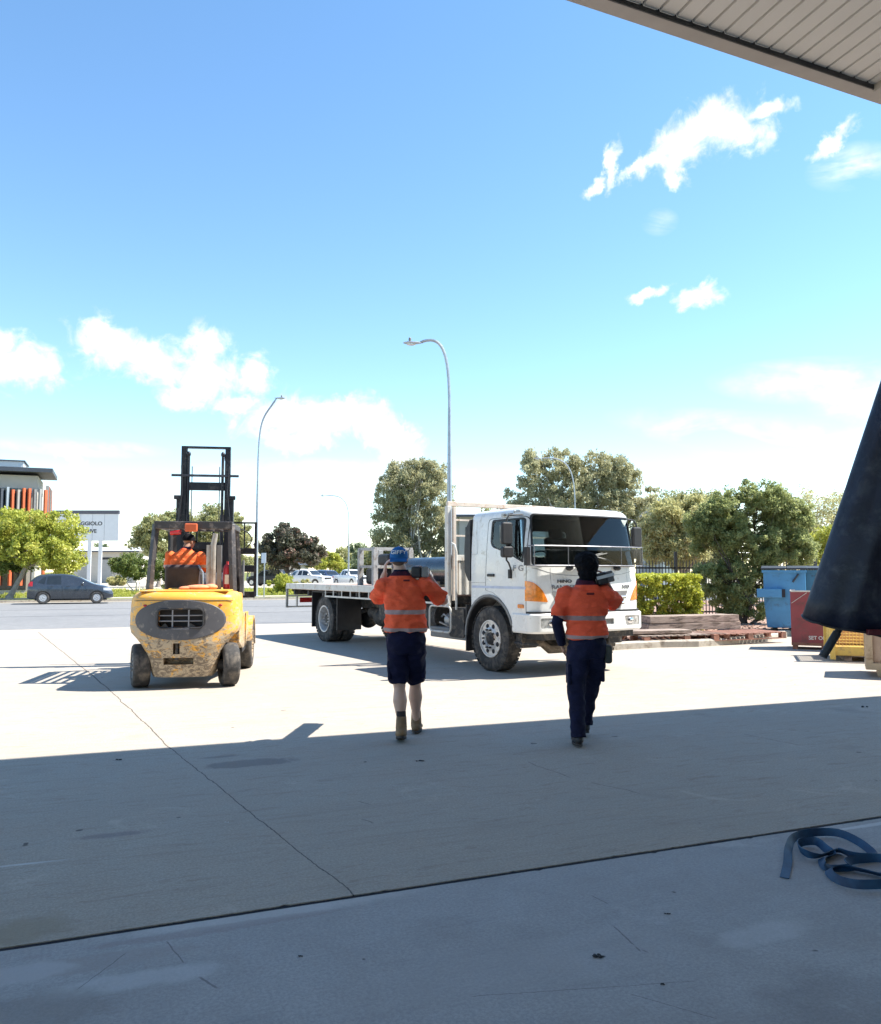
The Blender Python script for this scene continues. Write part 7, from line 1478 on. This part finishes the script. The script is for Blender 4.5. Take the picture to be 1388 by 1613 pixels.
# ------------------------------------------------------------ right side clutter
def timber(name, label, c, size, rz, mat, group=None, z=0.0, tilt=0.0):
    m = MB(); m.box((0, 0, size[2] / 2), size); o = m.build(name, mat, None, bevel=0.008); o.location = (c[0], c[1], z); o.rotation_euler = (0, tilt, rz); return setp(o, label, 'timber', group)
def sleepers():
    a = G(1018, 1005, 0.1); b = G(1162, 1000, 0.1); d = b - a; L0 = d.length; rz = math.atan2(d.y, d.x); c = (a + b) / 2; n = Vector((-d.y, d.x, 0)).normalized()
    words = ['front bottom', 'front upper', 'back bottom', 'back upper']
    for i, (k, z) in enumerate(((0, 0.26), (0, 0.43), (0.28, 0.26), (0.28, 0.43))):
        p = c + n * k; timber('sleeper', 'weathered timber sleeper, ' + words[i] + ' one of the stack in front of the hedge', p + Vector((0, 0, 0)), (L0 * (1.0 - 0.03 * i), 0.22, 0.16), rz + 0.01 * (i - 1), M['sleeper'], 'timber sleepers stacked by the hedge', z - 0.0)
    # pallets under and beside
    def pallet(loc, rz, label, L1=1.7, W1=1.1, mat=None, z=0.1):
        r = empty('timber_pallet', (loc[0], loc[1], z), rz, label, 'pallet', 'timber pallets on the garden kerb')
        for y in (-W1 / 2 + 0.05, 0, W1 / 2 - 0.05):
            for x in (-L1 / 2 + 0.08, 0, L1 / 2 - 0.08): m = MB(); m.box((x, y, 0.07), (0.14, 0.1, 0.10)); m.build('block', mat or M['redwood'], r)
            m = MB(); m.box((0, y, 0.01), (L1, 0.1, 0.02)); m.build('runner', mat or M['redwood'], r); 
        m = MB(); n_ = int(L1 / 0.16)
        for k in range(n_): m.box((-L1 / 2 + 0.07 + (L1 - 0.14) * k / (n_ - 1), 0, 0.135), (0.125, W1, 0.024))
        m.build('top_boards', mat or M['sleeper'], r, bevel=0.003); return r
    q = G(1078, 1010, 0.1); pallet(q + n * 0.35, rz + math.radians(-2), 'old reddish pallet under the sleeper stack beside the truck bumper', 2.2, 1.0)
    for k in range(1): pass
    q = G(1185, 1008, 0.1); pallet(q + n * 0.55, rz + math.radians(2), 'old reddish pallet between the sleeper stack and the blue bin', 2.1, 1.0, M['redwood'])
    q = G(1037, 1010, 0.1); timber('board', 'thick grey board lying flat at the left end of the pallet', q + n * 0.1, (1.5, 0.5, 0.07), rz - 0.12, M['sleeper'], None, 0.27)
sleepers()
def blue_bin(corner, rz, label, W1, D1, mat, pocket):
    root = empty('blue_skip_bin', corner, rz, label, 'bin', 'blue rubbish bins')
    x0, x1, y0, y1 = 0.0, W1, 0.0, D1; zt, zb = 1.55, 0.10
    q = lambda x, y, z: Vector((x, y, z))
    m = MB(); m.loft([[q(x0 + 0.06, y0 + 0.04, zb), q(x1 - 0.02, y0 + 0.04, zb), q(x1, y1, zb), q(x0 + 0.06, y1, zb)], [q(x0, y0, zt * 0.5), q(x1, y0, zt * 0.5), q(x1, y1, zt * 0.5), q(x0, y1, zt * 0.5)], [q(x0, y0, zt), q(x1, y0, zt), q(x1, y1, zt), q(x0, y1, zt)]])
    m.build('bin_body', mat, root, bevel=0.02)
    m = MB(); m.bb(x0 - 0.03, x1 + 0.03, y0 - 0.035, y0 - 0.002, zt - 0.07, zt); m.bb(x0 - 0.035, x0 - 0.002, y0, y1, zt - 0.07, zt); m.build('rim', mat, root, bevel=0.006)
    for (a_, b_) in ((x0 - 0.05, x0 + W1 * 0.55), (x0 + W1 * 0.55 + 0.01, x1 + 0.05)):
        m = MB(); m.loft([[q(x, y0 - 0.06, zt + 0.055), q(x, D1 * 0.5, zt + 0.11), q(x, y1 + 0.04, zt + 0.06), q(x, y1 + 0.04, zt + 0.01), q(x, y0 - 0.06, zt + 0.01)] for x in (a_, b_)]); m.build('lid', M['lid'], root, bevel=0.012)
    if pocket:
        m = MB(); m.bb(x0 - 0.16, x0 + 0.42, y0 - 0.15, y0 - 0.002, 0.86, 1.08); m.build('lifting_pocket', mat, root, bevel=0.01); m = MB(); m.bb(x0 + 0.422, x0 + 0.50, y0 - 0.13, y0 - 0.003, 0.87, 1.07); m.build('pocket_opening', M['darkblock'], root)
        m = MB(); m.bb(x0 + 0.62, x0 + 0.73, y0 - 0.008, y0 - 0.002, 0.92, 1.06); s_ = m.build('sticker', M['white_dirty'], root); m = MB(); m.bb(x0 + 0.66, x0 + 0.70, y0 - 0.012, y0 - 0.0085, 0.94, 1.04); m.build('sticker_mark', M['sticker'], s_)
        m = MB(); m.tube([(x0 + 0.68, y0 - 0.02, 1.25), (x0 + 0.82, y0 - 0.03, 1.45)], 0.022, 6); m.build('lid_catch', M['lid'], root)
        m = MB(); m.box((x0 + 0.1, y0 - 0.02, 0.72), (0.05, 0.03, 0.3), Matrix.Rotation(0.5, 3, 'Y')); m.build('pocket_strut', mat, root)
    for x in (x0 + 0.25, x1 - 0.2):
        for y in (y0 + 0.2, y1 - 0.2): m = MB(); m.lathe([(0.06, -0.025), (0.06, 0.025)], (x, y, 0.06), 'Y', 16); m.build('castor', M['black'], root)
    return root
a_ = G(1205, 995, 0.1)
blue_bin((a_.x, a_.y, 0.10), math.radians(-22), 'faded blue rubbish bin with dark lid and side lifting pocket, left of the maroon box', 0.98, 1.3, M['blue'], True)
blue_bin((a_.x + 1.05, a_.y + 0.15, 0.10), math.radians(-22), 'second darker teal blue bin, right behind the maroon box', 1.4, 1.1, pmat('teal_blue_paint', (0.06, 0.19, 0.28), 0.5, 0, 0.14, 2.2, dirt=(0.05, 0.08, 0.1), dirt_amt=0.35, dscale=4), False)
def maroon_box():
    a = G(1245, 1022); root = empty('maroon_panel_box', (a.x + 0.72, a.y + 0.02, 0), math.radians(-24), 'maroon painted box with white stencilled words on its base, before the blue bin', 'box')
    m = MB(); m.bb(-0.62, 0.75, -0.35, 0.35, 0.10, 1.20); m.build('box_body', M['maroon'], root, bevel=0.01)
    m = MB(); m.bb(-0.63, 0.76, -0.36, -0.34, 1.185, 1.215); m.bb(-0.63, -0.61, -0.36, 0.36, 1.185, 1.215); m.build('edge_trim', M['white_dirty'], root)
    m = MB(); m.bb(-0.62, 0.76, -0.37, 0.37, 0.08, 0.14); m.bb(-0.6, -0.5, -0.35, 0.35, 0, 0.08); m.bb(-0.05, 0.05, -0.35, 0.35, 0, 0.08); m.bb(0.6, 0.7, -0.35, 0.35, 0, 0.08); m.build('skid', M['redwood'], root)
    text_obj('stencil_lettering', 'SET OPTIONAPTO', 0.105, M['signwhite'], root, frame((0.12, -0.355, 0.24), (1, 0, 0), (0, 0, 1)), 0.002, 0.95, 0.002)
    m = MB(); m.tube([(-0.60, -0.357, 0.95), (-0.3, -0.357, 1.17)], 0.006, 5); m.build('scratch_wire', M['white_dirty'], root)
maroon_box()
def yellow_cage():
    a = G(1300, 1040); root = empty('yellow_mesh_cage', (a.x + 0.98, a.y + 0.15, 0), math.radians(-20), 'yellow steel mesh cage pallet between the maroon box and the wooden crate', 'cage')
    m = MB(); m.bb(-0.75, 0.95, -0.58, 0.58, 0.10, 0.27); m.build('base_tray', M['yellow'], root, bevel=0.02)
    for x in (-0.75, 0.95):
        for y in (-0.58, 0.58): m = MB(); m.bb(x - 0.045, x + 0.045, y - 0.045, y + 0.045, 0.03, 0.90); m.build('corner_post', M['yellow'], root, bevel=0.005)
    def panel(p0, p1, nm='mesh_panel'):
        m = MB(); p0 = Vector(p0); p1 = Vector(p1); n = int((p1 - p0).length / 0.055)
        for k in range(n + 1): q = p0.lerp(p1, k / n); m.tube([q + Vector((0, 0, 0.27)), q + Vector((0, 0, 0.82))], 0.0055, 4)
        for k in range(11): z = 0.28 + k * 0.054; m.tube([p0 + Vector((0, 0, z)), p1 + Vector((0, 0, z))], 0.0065, 4)
        m.build(nm, M['yellow'], root)
    panel((-0.75, -0.58, 0), (0.95, -0.58, 0)); panel((-0.75, 0.58, 0), (0.95, 0.58, 0)); panel((-0.75, -0.58, 0), (-0.75, 0.58, 0)); panel((0.95, -0.58, 0), (0.95, 0.58, 0))
    m = MB()
    for y in (-0.58, 0.58): m.bb(-0.75, 0.95, y - 0.02, y + 0.02, 0.82, 0.86)
    for x in (-0.75, 0.95): m.bb(x - 0.02, x + 0.02, -0.58, 0.58, 0.821, 0.861)
    m.build('top_rail', M['yellow'], root)
    for x in (-0.5, 0.1, 0.7): m = MB(); m.bb(x - 0.06, x + 0.06, -0.55, 0.55, 0, 0.10); m.build('foot', M['sleeper'], root)
    c = MB(); c.box((-0.1, 0.1, 0.43), (1.1, 0.7, 0.3)); o = setp(c.build('cardboard_carton', pmat('brown_cardboard', (0.45, 0.28, 0.18), 0.9, 0, 0.15, 4), None, bevel=0.01), 'brown carton lying inside the yellow mesh cage', 'carton'); o.location = root.location; o.rotation_euler = root.rotation_euler
yellow_cage()
def crate():
    a = G(1362, 1066); root = empty('wooden_crate', (a.x + 0.86, a.y + 0.06, 0), math.radians(-26), 'pale pine shipping crate at the right edge in front of the yellow cage', 'crate')
    m = MB(); m.bb(-0.68, 0.7, -0.40, 0.40, 0.13, 0.80); m.build('plywood_panel', pmat('plywood', (0.50, 0.35, 0.26), 0.8, 0, 0.2, 3, dirt=(0.3, 0.16, 0.1), dirt_amt=0.3, dscale=6), root)
    for y in (-0.425, 0.425):
        for x in (-0.67, 0.0, 0.67): m = MB(); m.bb(x - 0.05, x + 0.05, y - 0.022, y + 0.022, 0.215, 0.80); m.build('batten', M['wood'], root, bevel=0.004)
        m = MB(); m.bb(-0.72, 0.72, y - 0.024, y + 0.024, 0.11, 0.213); m.build('bottom_rail', M['wood'], root, bevel=0.004); m = MB(); m.bb(-0.72, 0.72, y - 0.024, y + 0.024, 0.802, 0.88); m.build('top_rail', M['wood'], root, bevel=0.004)
    for x in (-0.705, 0.725): m = MB(); m.bb(x - 0.022, x + 0.022, -0.40, 0.40, 0.115, 0.21); m.bb(x - 0.022, x + 0.022, -0.40, 0.40, 0.80, 0.875); m.bb(x - 0.02, x + 0.02, -0.40, -0.31, 0.21, 0.8); m.bb(x - 0.02, x + 0.02, 0.31, 0.40, 0.21, 0.8); m.build('end_frame', M['wood'], root, bevel=0.004)
    for x in (-0.5, 0.0, 0.5): m = MB(); m.bb(x - 0.06, x + 0.06, -0.42, 0.42, 0, 0.108); m.build('foot', M['wood'], root, bevel=0.005)
    m = MB(); m.bb(-0.72, 0.72, -0.44, 0.44, 0.882, 0.90); m.build('lid', M['wood'], root, bevel=0.003)
    b = MB(); b.bb(-0.66, -0.2, -0.1, 0.2, 0, 0.10); o = setp(b.build('pine_block', M['wood'], None, bevel=0.006), 'short pine block lying on top of the wooden crate', 'timber block'); o.location = root.location + Vector((0.1, 0.1, 0.901)); o.rotation_euler = (0, 0, math.radians(-30))
crate()
def tarp():
    # a long cloth hanging from the canopy, loosely rolled round a slanting pole
    Yd = 4.6; c0 = at(1337, 974, Yd); c1 = at(1537, 300, Yd); root = empty('hanging_tarpaulin', c0, 0, 'long dark navy tarpaulin hanging in a slanting roll at the right edge', 'tarpaulin')
    ax = c1 - c0; r0, r1 = 68 * Yd / F, 50 * Yd / F; n = 90; K = 44; rings = []
    for k in range(K + 1):
        t = k / K * 2.2; c = ax * t; r = r0 + (r1 - r0) * t; ring = []
        for j in range(n):
            a = 2 * math.pi * j / n; w = min(1, 0.35 + t)
            fold = 0.05 * math.sin(a * 4 + 1.2 + t * 1.3) + 0.03 * math.sin(a * 9 - t * 3.0) + 0.06 * noise.noise(Vector((math.cos(a) * 1.6, math.sin(a) * 1.6, t * 3.2))) + 0.02 * noise.noise(Vector((math.cos(a) * 5, math.sin(a) * 5, t * 9)))
            if math.cos(a) < -0.8: fold *= 0.35
            rr = r * (1 + fold * 0.9); sag = (-0.075 * math.sin(-a + 0.5) * 0 - 0.10 * max(0, math.cos(a - math.radians(-60))) + 0.02 * math.sin(a * 3)) * max(0, 1 - t * 6)
            ring.append(Vector((c.x + rr * math.cos(a), c.y + rr * 0.75 * math.sin(a), c.z + sag)))
        rings.append(ring)
    m = MB(); m.loft(rings, caps=False); t_ = m.build('cloth', pmat('dark_navy_tarpaulin', (0.007, 0.009, 0.023), 0.5, 0, 0.4, 5, bump=0.5, bscale=14, spec=0.45, dirt=(0.035, 0.038, 0.05), dirt_amt=0.35, dscale=7), root, True, autos=75)
    sd = t_.modifiers.new('s', 'SOLIDIFY'); sd.thickness = 0.006
    hm = MB(); hm.tube([p + Vector((0, 0, 0.0)) for p in rings[0]] + [rings[0][0], rings[0][1]], 0.006, 5, caps=False); hm.build('hem', M['black'], t_, True)
    for t in (0.62, 1.3):
        k = int(t / 2.2 * K); m = MB(); ring = [Vector((p.x, p.y, p.z)) + (p - ax * (k / K * 2.2)).normalized() * 0.006 for p in rings[k]]; m.tube(ring + [ring[0], ring[1]], [(0.018, 0.004)] * (n + 2), 6, caps=False, side=(0, 0, 1)); m.build('tie_strap', M['black'], root, True)
    m = MB(); p0 = at(1297, 1033, Yd + 0.05) - c0; p1 = at(1341, 960, Yd + 0.05) - c0; d = (p1 - p0); m.tube([p0, p0 + d * 2.0], 0.018, 12); m.tube([p0 - d * 0.02, p0 + d * 0.5], 0.023, 12); m.build('pole', M['black'], root, True)
    top = ax * 2.2; m = MB(); m.tube([top - ax * 0.05, Vector((top.x + 0.1, top.y, 6.9 - c0.z))], 0.012, 6); m.build('hanging_rope', M['black'], root)
    m = MB(); c = at(1384, 996, Yd - 0.2) - c0; m.box(c, (0.12, 0.03, 0.03)); m.tube([c + Vector((0.05, 0, 0)), c + Vector((0.05, 0.02, 0.3))], 0.008, 6); m.build('hook', pmat('dark_red_hook', (0.10, 0.01, 0.015), 0.5), root, bevel=0.006)
tarp()
def strap():
    # one long webbing strap lying in loose loops, standing partly on edge
    def g(px, py): p = G(px, py, 0.0); return Vector((p.x, p.y, 0))
    K_ = [(1236, 1384, 0), (1241, 1362, 0.1), (1243, 1342, 0.5), (1252, 1326, 0.9), (1278, 1319, 1.0), (1318, 1320, 1.0), (1352, 1333, 0.75), (1376, 1350, 0.5), (1371, 1357, 0.9), (1345, 1357, 1.0), (1322, 1346, 0.6), (1308, 1349, 0.7), (1290, 1356, 0.6), (1272, 1354, 1.0), (1259, 1343, 1.0), (1262, 1335, 1.0), (1285, 1334, 1.0), (1300, 1343, 0.8),
          (1272, 1362, 1.0), (1298, 1372, 0.9), (1312, 1372, 0.35), (1340, 1371, 0.4), (1336, 1366, 0.6), (1350, 1362, 1.0), (1380, 1359, 1.0), (1402, 1364, 1.0), (1412, 1376, 0.9), (1395, 1384, 0.5), (1365, 1378, 0.5), (1330, 1373, 0.6), (1306, 1377, 0.5), (1318, 1392, 0.9), (1350, 1402, 1.0), (1395, 1402, 1.0), (1420, 1392, 0.8)]
    def run(keys, name):
        pts = [g(a, b) for a, b, _ in keys]; st = [k[2] for k in keys]; out = []; N_ = len(pts)
        for i in range(N_ - 1):
            p0 = pts[max(0, i - 1)]; p1 = pts[i]; p2 = pts[i + 1]; p3 = pts[min(N_ - 1, i + 2)]
            for k in range(8):
                t = k / 8; q = 0.5 * ((2 * p1) + (p2 - p0) * t + (2 * p0 - 5 * p1 + 4 * p2 - p3) * t * t + (3 * p1 - p0 - 3 * p2 + p3) * t ** 3); out.append((q, st[i] + (st[i + 1] - st[i]) * t))
        out.append((pts[-1], st[-1])); return out
    segs = [K_[:18] + [(1312, 1352, 0.5), (1296, 1358, 0.4)] + K_[19:]]
    root = None
    allp = []
    w = 0.046
    r0 = g(1310, 1362)
    mb = MB()
    for si, sg in enumerate(segs):
        o = run(sg, 's'); rows = []
        for i, (p, s) in enumerate(o):
            t = (o[min(i + 1, len(o) - 1)][0] - o[max(i - 1, 0)][0]); t = t.normalized() if t.length > 1e-6 else Vector((1, 0, 0)); nrm = Vector((-t.y, t.x, 0)); ang = s * math.radians(72)
            wd = nrm * math.cos(ang) + Vector((0, 0, 1)) * math.sin(ang); th = t.cross(wd).normalized() * 0.0022; base = p + Vector((0, 0, 0.004 + si * 0.004 + 0.006 * math.sin(i * 0.11) ** 2)) - nrm * math.cos(ang) * w / 2 - r0
            rows.append([base + th, base + wd * w * 0.5 + th * 1.0, base + wd * w + th, base + wd * w - th, base + wd * w * 0.5 - th, base - th])
        mb.loft(rows)
    m_, nt, N, L, P = newmat('blue_webbing'); tc = N.new('ShaderNodeTexCoord'); wv = nz(N, L, tc.outputs['Object'], 240, 2); n1 = nz(N, L, tc.outputs['Object'], 6, 5)
    c = mixc(N, L, mr(N, L, n1.outputs['Fac'], 0.35, 0.65), (0.003, 0.022, 0.065), (0.014, 0.08, 0.17)); c = mixc(N, L, mr(N, L, wv.outputs['Fac'], 0.4, 0.6, 0, 0.35), c, (0.01, 0.04, 0.09)); L.new(c, P.inputs['Base Color']); P.inputs['Roughness'].default_value = 0.6
    b = N.new('ShaderNodeBump'); b.inputs['Strength'].default_value = 0.4; b.inputs['Distance'].default_value = 0.002; L.new(wv.outputs['Fac'], b.inputs['Height']); L.new(b.outputs[0], P.inputs['Normal'])
    s_ = mb.build('webbing_strap', m_, None, True, autos=40); s_.location = r0; setp(s_, 'blue webbing strap lying in loose loops on the shaded concrete floor', 'strap')
strap()
def litter():
    rnd = random.Random(8); dk = pmat('dark_scrap', (0.03, 0.028, 0.03), 0.9)
    items = [('leaf_litter', 1364, 1114, 0.05, 'dark scrap lying in the shade near the right edge'), ('leaf_litter', 948, 1507, 0.03, 'small crumpled black scrap low on the shed floor right of centre'), ('leaf_litter', 472, 1507, 0.012, 'tiny dark chip on the shed floor left of centre'), ('leaf_litter', 1052, 1440, 0.014, 'thin dark chip on the floor below the joint'),
             ('leaf_litter', 1046, 1551, 0.012, 'tiny dark chip low on the right part of the floor'), ('leaf_litter', 188, 1197, 0.03, 'thin dark twig in the shade just inside the shadow edge at left'), ('leaf_litter', 662, 1199, 0.03, 'thin dark twig in the shade right of the boots'), ('leaf_litter', 357, 1296, 0.012, 'small pale chip beside the long crack')]
    for nm, px, py, r, lab in items:
        m = MB()
        for k in range(4): m.ell((rnd.uniform(-r, r), rnd.uniform(-r, r) * 0.4, r * 0.12), (r * rnd.uniform(0.3, 0.6), r * 0.25, r * 0.15), Matrix.Rotation(rnd.uniform(0, 3), 3, 'Z'), 8, 5)
        o = m.build(nm, dk if 'pale' not in lab else M['signwhite'], None, True); p = G(px, py); o.location = (p.x, p.y, 0.001); setp(o, lab, 'litter')
litter()
def roof_vent():
    o0, th = CANZ; c = o0 + Vector((math.cos(th), math.sin(th), -0.0398)) * -0.75 + Vector((-math.sin(th), math.cos(th), 0)) * -0.22 + Vector((0, 0, 0.15)); r = empty('roof_vent', c, th, 'small square vent post standing on the canopy edge, seen by its shadow', 'vent')
    m = MB(); m.bb(-0.10, 0.10, -0.10, 0.10, 0, 0.62); m.build('vent_body', M['galv'], r)
    m = MB(); m.bb(-0.12, 0.12, -0.12, 0.12, 0.621, 0.66); m.build('vent_cap', M['galv'], r)
roof_vent()
